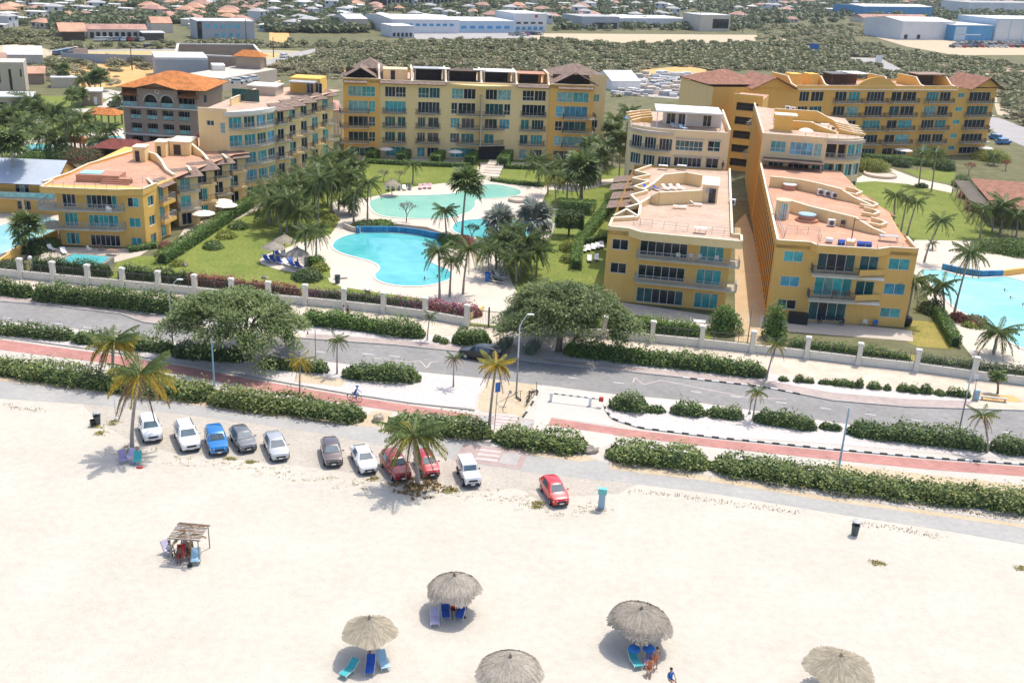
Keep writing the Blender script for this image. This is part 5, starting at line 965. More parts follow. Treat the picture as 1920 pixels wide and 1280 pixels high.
palm((1437,712),(1456,645),'coco','god',1.7,'slender leaning palm on the pavement at the end of the alley',YP,16,.09)
palm((1411,787),(1420,734),'coco','go',1.4,'young palm on the right gravel verge beside the grey post',YP,12,.08)
palm((1851,848),(1843,780),'coco','god',1.7,'young palm on the gravel verge near the right edge',YP,13,.09)
PP='palms around the resort pools'
for bs,cr,mx,sz,nf,lab in(((824,560),(822,470),'gg',2.7,20,'coconut palm by the fence at the right tip of the turquoise pool'),((843,556),(847,488),'gg',2.2,16,'shorter palm beside the one at the turquoise pool tip'),((868,551),(878,466),'ggo',2.9,20,'leaning coconut palm on the deck between the turquoise pool and gate'),((916,522),(914,468),'gg',2.6,18,'palm behind the blue bin on the deck'),((949,516),(953,472),'gg',2.8,18,'palm left in the dense clump above the right spreading tree'),((975,520),(978,470),'gg',2.8,18,'palm right in the dense clump above the right spreading tree'),((962,500),(962,430),'ggo',3.0,20,'tallest palm of the dense clump above the right spreading tree'),((990,500),(1000,462),'gg',2.6,16,'low palm at the right end of the dense clump by the spreading tree'),((837,456),(833,395),'gg',2.6,18,'coconut palm between the turquoise and mint pools'),((596,421),(600,335),'gg',3.5,22,'tall palm on the lawn left of the deck bend'),((538,437),(540,372),'gg',3.6,22,'palm on the lawn above the thatched umbrellas'),((527,437),(512,378),'gg',3.4,20,'palm left of the one above the thatched umbrellas'),((689,414),(690,342),'gg',2.8,18,'palm rising from the raised bed left of the bare tree'),((663,418),(664,362),'gg',2.7,18,'palm at the left end of the raised bed'),((573,500),(574,432),'gg',2.7,18,'left of the twin palms beside the thatched umbrellas'),((593,482),(594,436),'gg',2.6,18,'right of the twin palms beside the thatched umbrellas'),((774,344),(775,308),'gg',2.2,16,'small palm on the lawn above the mint pool'),((1042,392),(1038,330),'go',2.8,18,'palm on the lawn right of the paddling pool rock ring'),((1027,365),(1024,315),'gg',3,18,'palm behind the one by the rock ring'),((1126,346),(1124,300),'gg',2.8,18,'palm beside the path right of the royal palm')):
 palm(bs,cr,'coco',mx,sz,lab,PP,nf,.14)
palm((866,447),(874,345),'fan','g',3.9,'very tall fan palm standing between the mint and paddling pools',PP,34,.17);palm((1089,378),(1091,318),'fan','g',4.8,'stout fan palm on the lawn before the long back building',PP,38,.3)
palm((931,452),(936,416),'fan','s',3.6,'left of the two silvery blue palms by the paddling pool',PP,40,.28,name='silver_palm');palm((1000,454),(1003,411),'fan','s',4.1,'right of the two silvery blue palms by the paddling pool',PP,44,.3,name='silver_palm')
palm((663,403),(656,380),'fan','g',2.6,'low stubby fan palm on the deck left of the mint pool',PP,22,.3)
QP='palms in the right hand gardens'
for bs,cr,mx,sz,nf,kd,lab in(((1789,588),(1819,474),'gg',3.0,20,'coco','tall palm leaning over the right pool'),((1698,608),(1716,525),'gg',3.0,20,'coco','palm in a dark pot at the right alley block corner'),((1769,583),(1767,534),'gg',2.6,18,'coco','palm in the bed between the right block and right pool'),((1756,580),(1750,545),'gg',2.4,16,'coco','shorter palm in the bed between right block and right pool'),((1863,664),(1872,622),'gg',3.2,22,'coco','low spreading palm behind the fence near the right edge'),((1733,491),(1764,412),'gg',2.6,18,'coco','leaning palm on the terrace behind the right alley block'),((1675,416),(1679,366),'gg',2.6,16,'coco','left of three palms on the right lawn'),((1689,436),(1701,372),'gg',2.2,14,'coco','middle of three palms on the right lawn'),((1701,441),(1719,378),'gg',2.1,14,'coco','right of three palms on the right lawn'),((1722,348),(1729,287),'gg',3.0,16,'coco','left of two thin palms by the right garden path'),((1746,359),(1754,287),'gg',3.0,16,'coco','right of two thin palms by the right garden path'),((1837,447),(1841,392),'gg',3.0,18,'coco','palm at the front corner of the tiled pavilion'),((1875,438),(1884,382),'gg',3.6,20,'coco','tall palm before the tiled pavilion roof'),((1860,434),(1862,396),'gg',3.2,18,'coco','shorter palm before the tiled pavilion roof'),((1905,445),(1908,404),'gg',3.4,18,'coco','palm at the right edge before the tiled pavilion'),((1864,310),(1864,292),'gg',2.4,16,'coco','low palm near the right access road'),((1748,468),(1748,458),'gg',1.3,14,'coco','small potted palm on the white terrace behind the right block'),((1822,480),(1822,470),'gg',1.6,14,'coco','low spiky palm on the terrace above the right pool')):
 palm(bs,cr,kd,mx,sz,lab,QP,nf,.14)
palm((1183,548),(1185,487),'coco','ggo',2.6,'palm before the first window column of the block left of the alley',PP,20,.13)
palm((50,476),(50,428),'fan','g',3.4,'fan palm beside the plunge pool at the left yellow block','palms by the left yellow block',24,.16)
palm((28,392),(24,268),'fan','g',3.8,'very tall fan palm before the blue roofed house at the left edge','palms by the left yellow block',34,.17)
palm((87,335),(86,322),'fan','g',2.6,'small fan palm peeping over the grey roof','palms by the left yellow block',20,.14)
# the two spreading trees
def spreading_tree(base,R1,R2,hgt,label,seed,skew=(0,0),nl=36000,lean=(0,0)):
 """flat-crowned tree: forked trunk, many limbs, layered feathery sprays with gaps"""
 p=at(*base);rng=np.random.default_rng(seed);rd=random.Random(seed);root=empty('spreading_tree',(p.x,p.y,0));tag(root,label,'tree','spreading shade trees beside the road')
 b=Mb();fork=Vector((lean[0],lean[1],hgt*.28));b.tube([(0,0,-.2),(lean[0]*.3,lean[1]*.3,hgt*.1),fork],[.48,.38,.34],9);tips=[]
 for i in range(9):
  a=i*2*math.pi/9+rd.uniform(-.3,.3);r_=rd.uniform(.55,.9);e=Vector((skew[0]+math.cos(a)*R1*r_,skew[1]+math.sin(a)*R2*r_,hgt*rd.uniform(.62,.8)));m1=fork.lerp(e,.35)+Vector((0,0,hgt*.16));m2=fork.lerp(e,.7)+Vector((rd.uniform(-.4,.4),rd.uniform(-.4,.4),hgt*.1))
  b.tube([fork,m1,m2,e],[.24,.17,.10,.05],6);tips.append(e)
  for j in range(4):
   s=m1.lerp(m2,rd.random());a2=a+rd.uniform(-1,1);e2=s+Vector((math.cos(a2)*R1*.35,math.sin(a2)*R2*.35,hgt*rd.uniform(.05,.22)));b.tube([s,s.lerp(e2,.5)+Vector((0,0,.25)),e2],[.09,.06,.03],4);tips.append(e2)
 link('trunk',b.mesh('trunk','bark',True),root)
 nc=150;u=rng.random(nc);th=rng.random(nc)*6.283;rr=np.sqrt(u);edge=1+.16*np.sin(th*3+seed)+.1*np.sin(th*7+2*seed)
 cx=skew[0]+np.cos(th)*rr*R1*edge;cy=skew[1]+np.sin(th)*rr*R2*edge;dome=np.sqrt(np.clip(1-(rr*.97)**2,0,1));cz=hgt*(.50+.46*dome)+rng.normal(size=nc)*.35-rng.random(nc)**3*hgt*.22
 k=rng.integers(0,nc,nl);sc=(.75+.7*rng.random(nc))[k]
 d=rng.normal(size=(nl,3));d/=np.linalg.norm(d,axis=1,keepdims=True);q=rng.random(nl)**.5;rad=np.stack([1.55*sc,1.55*sc,.55*sc],1);c=np.stack([cx[k],cy[k],cz[k]],1)+d*q[:,None]*rad
 rim=np.hypot((c[:,0]-skew[0])/R1,(c[:,1]-skew[1])/R2);c[:,2]-=np.clip(rim-.75,0,1)*hgt*.45
 n=nl;dr=np.stack([np.cos(th[k])*.8,np.sin(th[k])*.8,-.25+rng.normal(size=n)*.35],1)+rng.normal(size=(n,3))*.55;dr/=np.linalg.norm(dr,axis=1,keepdims=True);sd=np.cross(dr,np.stack([rng.normal(size=n)*.3,rng.normal(size=n)*.3,np.ones(n)],1));sd/=np.linalg.norm(sd,axis=1,keepdims=True)
 l=(.30+.28*rng.random(n))[:,None];V=np.stack([c-dr*l*.5,c+sd*l*.17,c+dr*l*.5,c-sd*l*.17],1);tint=np.clip(.5*rng.random(n)+.5*rng.random(nc)[k],0,1)
 o=cloud('crown',V,tint,'leaf_acacia',None,root);return root
spreading_tree((468,674),7.0,5.6,7.3,'left of the two big spreading trees, trunk leaning beside the dark hedge',5,(-1.4,.4),36000,(-.5,0))
spreading_tree((1047,658),7.8,5.6,7.7,'right of the two big spreading trees, shading the road by the black car',9,(.6,.2),36000,(.1,0))
def small_tree(base,crown,R_,m,label,n=2600,leaf=.3,group='garden trees',flat=.8,cat='tree',name='tree',trunk=.12,holes=.0):
 p=at(*base);z,lean=height_of(p,*crown);rng=np.random.default_rng(int(base[0]*3+base[1]));root=empty(name,(p.x,p.y,0));tag(root,label,cat,group)
 b=Mb();b.tube([(0,0,-.2),(lean*.3,0,z*.35),(lean*.7,0,z*.7),(lean,0,z)],[trunk*1.3,trunk,trunk*.7,trunk*.4],6);rd=random.Random(int(base[0]))
 for i in range(5):a=i*1.26;s=Vector((lean*.5,0,z*.5));b.tube([s,s+Vector((math.cos(a)*R_*.35,math.sin(a)*R_*.35,z*.2)),s+Vector((math.cos(a)*R_*.7,math.sin(a)*R_*.7,z*.42))],[trunk*.5,trunk*.35,trunk*.15],4)
 link('trunk',b.mesh('trunk','bark'),root);nc=26;cc=rng.normal(size=(nc,3));cc/=np.linalg.norm(cc,axis=1,keepdims=True);cc*=(rng.random(nc)**.4)[:,None]*R_*.8;cc[:,2]*=flat;k=rng.integers(0,nc,n);d=rng.normal(size=(n,3));d/=np.linalg.norm(d,axis=1,keepdims=True);c=cc[k]+d*(rng.random(n)**.4)[:,None]*R_*.38+np.array([lean,0,z])
 cloud('crown',leaves(c,np.full(n,leaf),rng,.5,.7,d),rng.random(n),m,None,root);return root
small_tree((1871,738),(1871,705),1.0,'leaf_grape','young leafy tree in the soil bed by the bus stop at the right',900,.3)
def box_tree(base,top,label):
 p=at(*base);z,_=height_of(p,*top);rng=np.random.default_rng(3);root=empty('clipped_tree',(p.x,p.y,0));tag(root,label,'tree','garden trees');b=Mb();b.tube([(0,0,0),(0,0,z*.5)],.18,6)
 for i in range(5):a=i*1.26;b.tube([(0,0,z*.35),(math.cos(a)*1.4,math.sin(a)*1.0,z*.6)],[.1,.05],4)
 link('trunk',b.mesh('trunk','bark'),root);n=5000;c=(rng.random((n,3))-.5)*2;f=rng.integers(0,3,n);c[np.arange(n),f]=np.sign(c[np.arange(n),f]);d=c*np.array([.4,.4,.4]);c=c*np.array([2.1,1.7,1.1])*(1+.05*rng.normal(size=(n,1)))+np.array([0,0,z*.75]);cloud('crown',leaves(c,np.full(n,.28),rng,.3,.7,d),rng.random(n),'leaf_dark',None,root)
box_tree((1066,443),(1066,400),'box clipped tree with a short trunk casting shade on the lawn')
def bare_tree(base,top,label,sd=1,m='bark_pale',leafy=None,group='bare flowering trees',spread=.55):
 p=at(*base);z,_=height_of(p,*top);rd=random.Random(sd);root=empty('bare_tree',(p.x,p.y,0));tag(root,label,'tree',group);b=Mb();tips=[]
 def br(s,d,l,r_,k):
  e=s+d*l;b.tube([s,s.lerp(e,.5)+Vector((rd.uniform(-.06,.06)*l,rd.uniform(-.06,.06)*l,0)),e],[r_,r_*.85,r_*.7],5 if k<2 else 3)
  if k==5:tips.append(e);return
  for i in range(3 if k<4 else 2):
   a=i*2.1+rd.uniform(0,1.2);dd=(d+Vector((math.cos(a),math.sin(a),rd.uniform(-.1,.35)))*spread*1.15).normalized();br(e,dd,l*.72,r_*.62,k+1)
 br(Vector((0,0,0)),Vector((.05,0,1)),z*.27,.11,1);link('trunk',b.mesh('trunk',m),root)
 if leafy:
  rng=np.random.default_rng(sd);c=np.repeat(np.array([t[:]for t in tips]),5,0)+rng.normal(size=(len(tips)*5,3))*.16;cloud('crown',leaves(c,np.full(len(c),.24),rng),rng.random(len(c)),leafy,None,root)
bare_tree((762,417),(760,368),'nearly bare rounded tree at the edge of the mint pool',3,'bark','leaf_silver');bare_tree((884,450),(886,413),'bare tree with few leaves before the paddling pool',4,'bark','leaf_dark')
bare_tree((950,292),(952,245),'tall bare pale tree by the dark entrance of the long building',6,'bark_pale');bare_tree((719,340),(720,312),'small bare tree on the lawn left of the small lawn palm',8,'bark_pale','leaf_scrub');bare_tree((748,340),(750,315),'small bare tree on the lawn nearest the small lawn palm',9,'bark_pale','leaf_scrub');bare_tree((1815,330),(1812,298),'bare tree behind the tiled pavilion pergola',10,'bark','leaf_red');bare_tree((1885,320),(1885,296),'bare bush tree behind the tiled pavilion roof',11,'bark','leaf_red')
# naming things by what stands near them
MARKS=[('the hotel round pool',at(70,277)),('the hotel kidney pool',at(200,266)),('the tan hotel',at(300,276)),('the orange roofed gazebo',at(198,228)),('the white utility house',at(172,200)),('the flat roofed shed',at(28,205)),('the beige cube house',at(25,178)),('the blue roofed house',at(60,390)),('the stepped yellow bays',at(480,350)),('the cream curved wing',at(610,340)),('the long back building',at(880,300)),('the garden stairs',at(918,325)),('the left alley block',at(1160,500)),('the curved cream block',at(1200,340)),('the solar panels',at(1215,232)),('the rubble yard',at(1270,165)),('the golden back building',at(1740,296)),('the grey office building',at(424,76)),('the long red row',at(220,76)),('the dry field',at(360,105)),('the dark walled compound',at(400,130)),('the blue white warehouse',at(880,65)),('the low grey warehouse',at(1150,55)),('the big screen building',at(1340,60)),('the blue roofed warehouse',at(1680,35)),('the big white warehouse',at(1720,76)),('the blue fronted store',at(1860,76)),('the blue sign board',at(1528,98)),('the red roofed estate',at(1880,10)),('the dark unfinished building',at(780,15)),('the town left edge',at(10,50)),('the right access road',at(1870,235)),('the curving far road',at(560,102)),('the radio mast',at(884,55)),('the orange soil heap',at(1255,140)),('the pale track',at(920,120)),('the bare orange lot',at(1300,75)),('the top town centre',at(960,5)),('the top right corner',at(1450,5)),('the top left corner',at(250,5))]
ORD=['nearest',*[k+' nearest' for k in 'second third fourth fifth sixth seventh eighth ninth tenth eleventh twelfth thirteenth fourteenth fifteenth sixteenth seventeenth eighteenth nineteenth twentieth twenty-first twenty-second twenty-third twenty-fourth twenty-fifth twenty-sixth twenty-seventh twenty-eighth twenty-ninth thirtieth thirty-first thirty-second thirty-third thirty-fourth thirty-fifth thirty-sixth thirty-seventh thirty-eighth thirty-ninth fortieth'.split()]]
AUTO=[]
def later(o,what,cat,group):o['category']=cat;o['group']=group;AUTO.append((o,what,group));return o
def name_all():
 for key in sorted({(w_,g)for _,w_,g in AUTO}):
  by={}
  for o,w_,g in AUTO:
   if(w_,g)!=key:continue
   ds=sorted(((m[1].xy-o.location.xy).length,i)for i,m in enumerate(MARKS));by.setdefault(ds[0][1],[]).append((ds[0][0],ds[1][1],o))
  for i,mem in by.items():
   mem.sort(key=lambda t:t[0]);sub={}
   for t in mem:sub.setdefault(t[1]if len(mem)>5 else-1,[]).append(t[2])
   for j,L in sub.items():
    for k,o in enumerate(L):
     o['label']=f'{key[0]}, {ORD[min(k, 39)]} {MARKS[i][0]}'+(f' towards {MARKS[j][0]}' if j>=0 else '')
     # palms of the hotel garden and the back lawns
HG='palms of the hotel garden'
rd=random.Random(11)
for bs,cr in(((45,290),(43,232)),((75,280),(72,243)),((102,226),(102,202)),((121,160),(118,132)),((158,172),(156,149)),((179,171),(177,149)),((189,171),(189,145)),((125,293),(126,230)),((156,259),(154,219)),((200,280),(200,243)),((66,232),(69,203)),((80,232),(79,205)),((12,268),(10,222)),((30,270),(25,236)),((112,296),(105,266)),((141,285),(139,246)),((227,204),(226,184)),((100,255),(98,226)),((88,292),(86,252)),((5,300),(4,262)),((170,262),(170,236)),((135,215),(135,180)),((60,212),(58,186)),((20,230),(18,205)),((185,290),(186,262)),((150,200),(150,176)),((50,255),(52,222))):
 o=palm(bs,cr,'fan' if rd.random()<.3 else 'coco','g',rd.uniform(2.8,3.8),'',HG,22,.15,parts=False);later(o,'hotel palm','palm',HG)
LG='palms on the lawns around the back buildings'
for bs,cr in(((622,400),(622,318)),((655,398),(656,328)),((560,400),(556,345)),((635,350),(638,290)),((600,360),(602,298)),((575,375),(572,322)),((648,345),(650,300)),((615,385),(612,350)),((505,420),(505,372)),((552,425),(556,380)),((670,345),(668,310)),((545,385),(540,335)),((1117,285),(1117,236)),((1143,294),(1153,222)),((1178,290),(1180,208)),((1160,342),(1163,270)),((1087,350),(1087,303)),((1123,340),(1123,292)),((1190,300),(1192,240)),((1135,320),(1138,268)),((1105,330),(1106,280)),((1058,345),(1055,305)),((1148,310),(1147,250)),((945,500),(944,448)),((968,528),(968,482)),((985,512),(988,448)),((1005,520),(1008,470)),((930,505),(930,462)),((590,400),(588,352)),((520,410),(522,350)),((560,440),(562,398)),((635,395),(640,345)),((500,398),(498,352)),((1010,345),(1008,300)),((1062,385),(1064,335))):
 o=palm(bs,cr,'fan' if bs[0]>1080 and rd.random()<.5 else 'coco','g',rd.uniform(3.0,3.9),'',LG,22,.15,parts=False);later(o,'lawn palm','palm',LG)
 # scrubland behind the resort
def in_poly(x,y,P):
 c=np.zeros(len(x),bool);j=len(P)-1
 for i in range(len(P)):
  xi,yi=P[i];xj,yj=P[j];c^=((yi>y)!=(yj>y))&(x<(xj-xi)*(y-yi)/(yj-yi+1e-9)+xi);j=i
 return c
KEEP_OUT=[[(q.x,q.y)for q in[at(*p)for p in L]]for L in([(150,94),(440,90),(600,90),(600,108),(505,117),(330,113),(190,111),(100,112)],[(505,125),(420,140),(410,130),(500,112)],[(810,117),(1030,117),(1030,122),(810,122)],[(1120,150),(1250,122),(1375,138),(1375,180),(1270,190),(1150,180)],[(1000,58),(1420,58),(1415,82),(1180,82),(1000,76)],[(1600,68),(2000,68),(2000,106),(1790,106),(1690,88),(1600,84)],[(690,45),(1040,45),(1040,73),(690,75)],[(1580,106),(1655,108),(1700,132),(1672,144),(1640,122),(1590,116)],[(1840,214),(1880,220),(2100,290),(2100,330),(1890,264)],[(640,305),(640,130),(1150,140),(1160,320)],[(220,290),(225,130),(640,150),(620,350)],[(1180,480),(1180,185),(1340,150),(1880,160),(1880,300),(2050,340),(2050,480)],[(110,60),(500,35),(505,78),(300,84),(110,84)],[(280,145),(335,105),(500,108),(520,160)])]
def scatter(poly_px,n,rng):
 P=[(q.x,q.y)for q in[at(*p)for p in poly_px]];xs=[p[0]for p in P];ys=[p[1]for p in P];X=rng.uniform(min(xs),max(xs),n*4);Y=rng.uniform(min(ys),max(ys),n*4);k=in_poly(X,Y,P)
 for q in KEEP_OUT:k&=~in_poly(X,Y,q)
 return X[k][:n],Y[k][:n]
rng=np.random.default_rng(21)
def bush_kind(seed,n,leaf):
 r=np.random.default_rng(seed);nc=9;cc=r.normal(size=(nc,3));cc/=np.linalg.norm(cc,axis=1,keepdims=True);cc*=np.array([.62,.62,.34]);cc[:,2]=np.abs(cc[:,2])+.35;k=r.integers(0,nc,n);d=r.normal(size=(n,3));d/=np.linalg.norm(d,axis=1,keepdims=True);c=cc[k]+d*np.array([.42,.42,.3])*(r.random(n)**.35)[:,None];c[:,2]=np.maximum(c[:,2],.04);return leaves(c,np.full(n,leaf),r,.5,.8,d),r.random(n)*.6+.4*r.random(nc)[k]
KINDS=[bush_kind(50+i,90,.42)for i in range(6)];FINE=[bush_kind(70+i,420,.22)for i in range(6)]
reg=[([(600,108),(1700,100),(1900,120),(2100,200),(2050,290),(1890,225),(1860,170),(1400,130),(1180,150),(1150,190),(1140,140),(640,130),(620,220),(430,140)],7500),([(500,86),(1000,76),(1420,82),(1640,84),(1700,104),(1500,112),(1000,112),(600,112)],4200),([(1420,50),(1640,45),(1640,88),(1420,84)],900),([(-150,60),(110,62),(110,84),(-150,86)],500),([(-150,112),(340,112),(350,150),(240,162),(-150,150)],420),([(100,82),(560,82),(580,92),(100,94)],220)]
VV,TT,MI=[],[],[];big=[]
for poly_,n in reg:
 X,Y=scatter(poly_,n,rng);S=.7+1.6*rng.random(len(X))**2.4;dn=.5+.5*np.sin(X*.031+1)*np.sin(Y*.023)+.3*np.sin(X*.09)*np.sin(Y*.07+2)
 keep=rng.random(len(X))<np.clip(.45+.75*dn,.1,1);X,Y,S=X[keep],Y[keep],S[keep]
 for x,y,s in zip(X,Y,S):
  dist=math.hypot(x,y);vis=s/dist
  if s>1.75:big.append((vis,x,y,s))
  else:
   v,t=KINDS[rng.integers(6)];a=rng.random()*6.28;ca_,sa_=math.cos(a),math.sin(a);sz=s*np.array([1.7,1.7,.66]);q=v*sz;q=np.stack([q[...,0]*ca_-q[...,1]*sa_+x,q[...,0]*sa_+q[...,1]*ca_+y,q[...,2]],-1);VV.append(q.astype(np.float32));TT.append(t);MI.append(np.full(len(t),int(rng.random()<.35)))
big.sort(reverse=True);SG='larger bushes standing out of the scrubland'
FM=[leaf_data('bush',v,t,'leaf_scrub_green' if i%2 else 'leaf_scrub')for i,(v,t)in enumerate(FINE)]
for vis,x,y,s in big[:130]:
 s*=1.15;o=link('bush',FM[rng.integers(6)],None,(x,y,0),rng.random()*6.28,(s*1.35,s*1.35,s*1.05));later(o,'large bush','bush',SG)
for vis,x,y,s in big[130:]:
 v,t=KINDS[rng.integers(6)];VV.append((v*s*1.2+np.array([x,y,0])).astype(np.float32));TT.append(t);MI.append(np.full(len(t),1))
o=cloud('scrub',np.concatenate(VV),np.concatenate(TT),['leaf_scrub','leaf_scrub_green'],np.concatenate(MI));tag(o,'low grey green thorn scrub covering the land behind the resort','scrub',None,'stuff')
leafmat('leaf_wood',(.12,.15,.075),(.24,.265,.14))
VV,TT=[],[]
for poly_,n in(([(-400,-60),(960,-40),(1920,-14),(2200,6),(2200,34),(1640,40),(1420,52),(700,44),(480,40),(-300,55)],8500),([(100,40),(700,40),(700,62),(500,62),(480,44),(100,58)],900),([(1000,45),(1420,45),(1420,58),(1000,60)],160)):
 X,Y=scatter(poly_,n,rng);S=1.6+2.6*rng.random(len(X))**1.5
 for x,y,s in zip(X,Y,S):
  v,t=KINDS[rng.integers(6)];VV.append((v*np.array([s*1.3,s*1.3,s*1.35])+np.array([x,y,0])).astype(np.float32));TT.append(t)
o=cloud('far_woodland',np.concatenate(VV),np.concatenate(TT),'leaf_wood');tag(o,'trees and bushes massed between the far houses','trees',None,'stuff')
# tufts and litter on the sand
VV,TT=[],[]
def tufts(pts,n,spread,size,flat=.25):
 for px,py in pts:
  p=at(px,py);c=np.array([p.x,p.y,.03])+rng.normal(size=(n,3))*np.array([spread,spread*.6,0]);c[:,2]=.03+rng.random(n)*size*flat;VV.append(leaves(c,np.full(n,size),rng,.6,.5));TT.append(rng.random(n))
rt=random.Random(4);band=[(250,850),(330,862),(420,868),(500,880),(560,888),(640,902),(700,905),(760,912),(830,918),(900,925),(960,935),(1010,945),(1060,955),(1110,950)]
tufts([(x+rt.uniform(-40,40),y+rt.uniform(-8,14))for x,y in band for _ in range(9)],7,.16,.13);tufts([(x+rt.uniform(-8,8),y+rt.uniform(-3,3))for x,y in((470,865),(430,862),(700,898),(845,918),(1010,942),(1005,950),(180,800),(190,812),(1645,1055),(1915,1065),(218,793),(835,920))for _ in range(5)],22,.22,.2,.5)
o=cloud('beach_weeds',np.concatenate(VV),np.concatenate(TT),'leaf_grass');tag(o,'sparse weeds and grass tufts dotted across the sand','weeds',None,'stuff')
VV,TT=[],[]
tufts([(x+rt.uniform(-30,30),y+rt.uniform(-8,14))for x,y in band for _ in range(16)],3,.1,.10,.1);tufts([(782+rt.gauss(0,26),912+rt.gauss(4,9))for _ in range(60)],7,.22,.4,.4);tufts([(250+rt.gauss(0,16),842+rt.gauss(2,4))for _ in range(20)],5,.2,.22,.3)
L=[(1180+i*7,918+i*.95+rt.uniform(-3,4))for i in range(46)]+[(1600+i*6,976+i*1.1+rt.uniform(-3,4))for i in range(28)]+[(10+i*5,760+i*.7+rt.uniform(-3,4))for i in range(16)];tufts(L,6,.3,.15,.4)
for ln in([(0,706),(215,736),(395,757)],[(408,764),(668,795)],[(745,812),(905,828)],[(941,838),(1085,854)],[(1153,868),(1312,884)],[(1350,890),(1560,925),(1760,950),(1930,972)]):
 for i in range(len(ln)-1):
  k=int((ln[i+1][0]-ln[i][0])/4);tufts([(ln[i][0]+(ln[i+1][0]-ln[i][0])*j/k,ln[i][1]+(ln[i+1][1]-ln[i][1])*j/k+rt.uniform(-3,5))for j in range(k)],8,.3,.15,.2)
o=cloud('leaf_litter',np.concatenate(VV),np.concatenate(TT),'leaf_litter');tag(o,'dry leaf litter under the hedges and palms','leaf litter',None,'stuff')
# boundary wall, gate, street furniture
mat('wall_white',(.68,.65,.57),.85,.09,.8,(.73,.70,.62),spec=.2);mat('pole_blue',(.30,.46,.55),.5,.08,1);mat('pole_white',(.68,.69,.70),.5,.06,1);mat('pole_grey',(.30,.29,.28),.6,.1,1);mat('red_paint',(.50,.04,.035),.5,.1,2);mat('teal_paint',(.16,.52,.50),.6,.1,2);mat('bin_green',(.075,.10,.10),.6,.12,2);mat('rock',(.40,.34,.27),.95,.2,1.2,bump=.6);mat('sign_blue',(.03,.16,.50),.4,.06,2)
postsL=[(-85,510),(-22,516),(40,522),(101,528),(166,534),(231,540),(298,546),(366,553),(435,560),(504,566),(573,572),(645,579),(719,587),(797,597),(875,611)];postsR=[(957,618),(1045,627),(1132,633),(1222,642),(1314,651),(1409,661),(1511,672),(1608,684),(1716,696),(1824,711),(1935,724),(2050,740)]
def fence_run(px,label):
 P_=[at(*p)for p in px];r=empty('boundary_wall',P_[0]);tag(r,label,'wall','boundary walls of the resort');me=None
 if 'fp' not in _wm:
  b=Mb();b.box(-.28,.28,-.28,.28,0,2.55);b.box(-.36,.36,-.36,.36,2.55,2.68);b.box(-.32,.32,-.32,.32,2.68,2.8);b.box(-.33,.33,-.33,.33,0,.35);_wm['fp']=b.mesh('wall_post','wall_white')
 for i,p in enumerate(P_):
  d=(P_[min(i+1,len(P_)-1)]-P_[max(i-1,0)]);a=math.atan2(d.y,d.x);link('wall_post',_wm['fp'],r,p-P_[0],a)
  if i<len(P_)-1:
   d=P_[i+1]-p;a=math.atan2(d.y,d.x);ln=d.length;b=Mb();b.box(.33,ln-.33,-.11,.11,0,.98);b.box(.31,ln-.31,-.15,.15,.98,1.06);link('wall_panel',b.mesh('wall_panel','wall_white'),r,p-P_[0],a)
   b=Mb();b.box(.3,ln-.3,-.025,.025,1.2,1.25);b.box(.3,ln-.3,-.025,.025,2.1,2.15);n=int(ln/.28)
   for k in range(1,n):x=ln*k/n;w_=.035 if k%5==0 else.011;b.box(x-w_,x+w_,-w_,w_,1.06,2.4 if k%5==0 else 2.3)
   link('railing',b.mesh('railing','metal_dark'),r,p-P_[0],a)
fence_run(postsL,'cream boundary wall with square posts and iron railing left of the gate');fence_run(postsR,'cream boundary wall with square posts and iron railing right of the gate')
p,q=at(880,611),at(952,617.5);d=q-p;g=empty('gate',p,math.atan2(d.y,d.x));tag(g,'double iron gate between two cream posts at the resort path','gate');w_=d.length
for k in(0,1):
 b=Mb();x0,x1=k*w_/2+.05,(k+1)*w_/2-.05;b.box(x0,x1,-.03,.03,.1,.17);b.box(x0,x1,-.03,.03,2.1,2.17);b.box(x0,x0+.07,-.03,.03,.1,2.4);b.box(x1-.07,x1,-.03,.03,.1,2.4)
 for i in range(1,12):x=x0+(x1-x0)*i/12;b.box(x-.015,x+.015,-.015,.015,.17,2.1)
 link('gate_leaf',b.mesh('gate_leaf','metal_dark'),g)
b=Mb();b.box(w_/2-.09,w_/2+.09,-.09,.09,0,2.7);link('gate_post',b.mesh('gate_post','metal_dark'),g)
p=at(877,611);q=at(905,588);o=strip('garden_wall',[(880,600),(895,592),(908,583)],.3,0,.8,'ochre_pale',1,False);tag(o,'low curved yellow wall behind the iron gate','wall')
def lamp(base,top,arm,label,m='pole_white',m2='pole_grey',r_=.075,head=True):
 p=at(*base);z,lean=height_of(p,*top);r=empty('street_lamp',p);tag(r,label,'street lamp','street lamps');b=Mb();b.tube([(0,0,0),(0,0,z*.55)],[r_*1.3,r_],8);link('pole_base',b.mesh('pole_base',m2),r);b=Mb();b.tube([(0,0,z*.55),(0,0,z)],[r_,r_*.8],8);link('pole',b.mesh('pole',m),r)
 b=Mb();b.lathe([(.16,0),(.16,.25),(.1,.3)],8);link('foot',b.mesh('foot',m2),r)
 if arm:
  b=Mb();pts=[(0,0,z-.05),(arm*.3,-.1,z+.6),(arm*.75,-.2,z+1.25),(arm,-.3,z+1.5)];b.tube(pts,[.06,.05,.045,.04],6);link('arm',b.mesh('arm',m),r);b=Mb();b.ball((arm+.25*(1 if arm>0 else-1),-.32,z+1.5),.42,.17,.09,seg=10);link('lamp_head',b.mesh('lamp_head','white_plastic'),r)
 return r
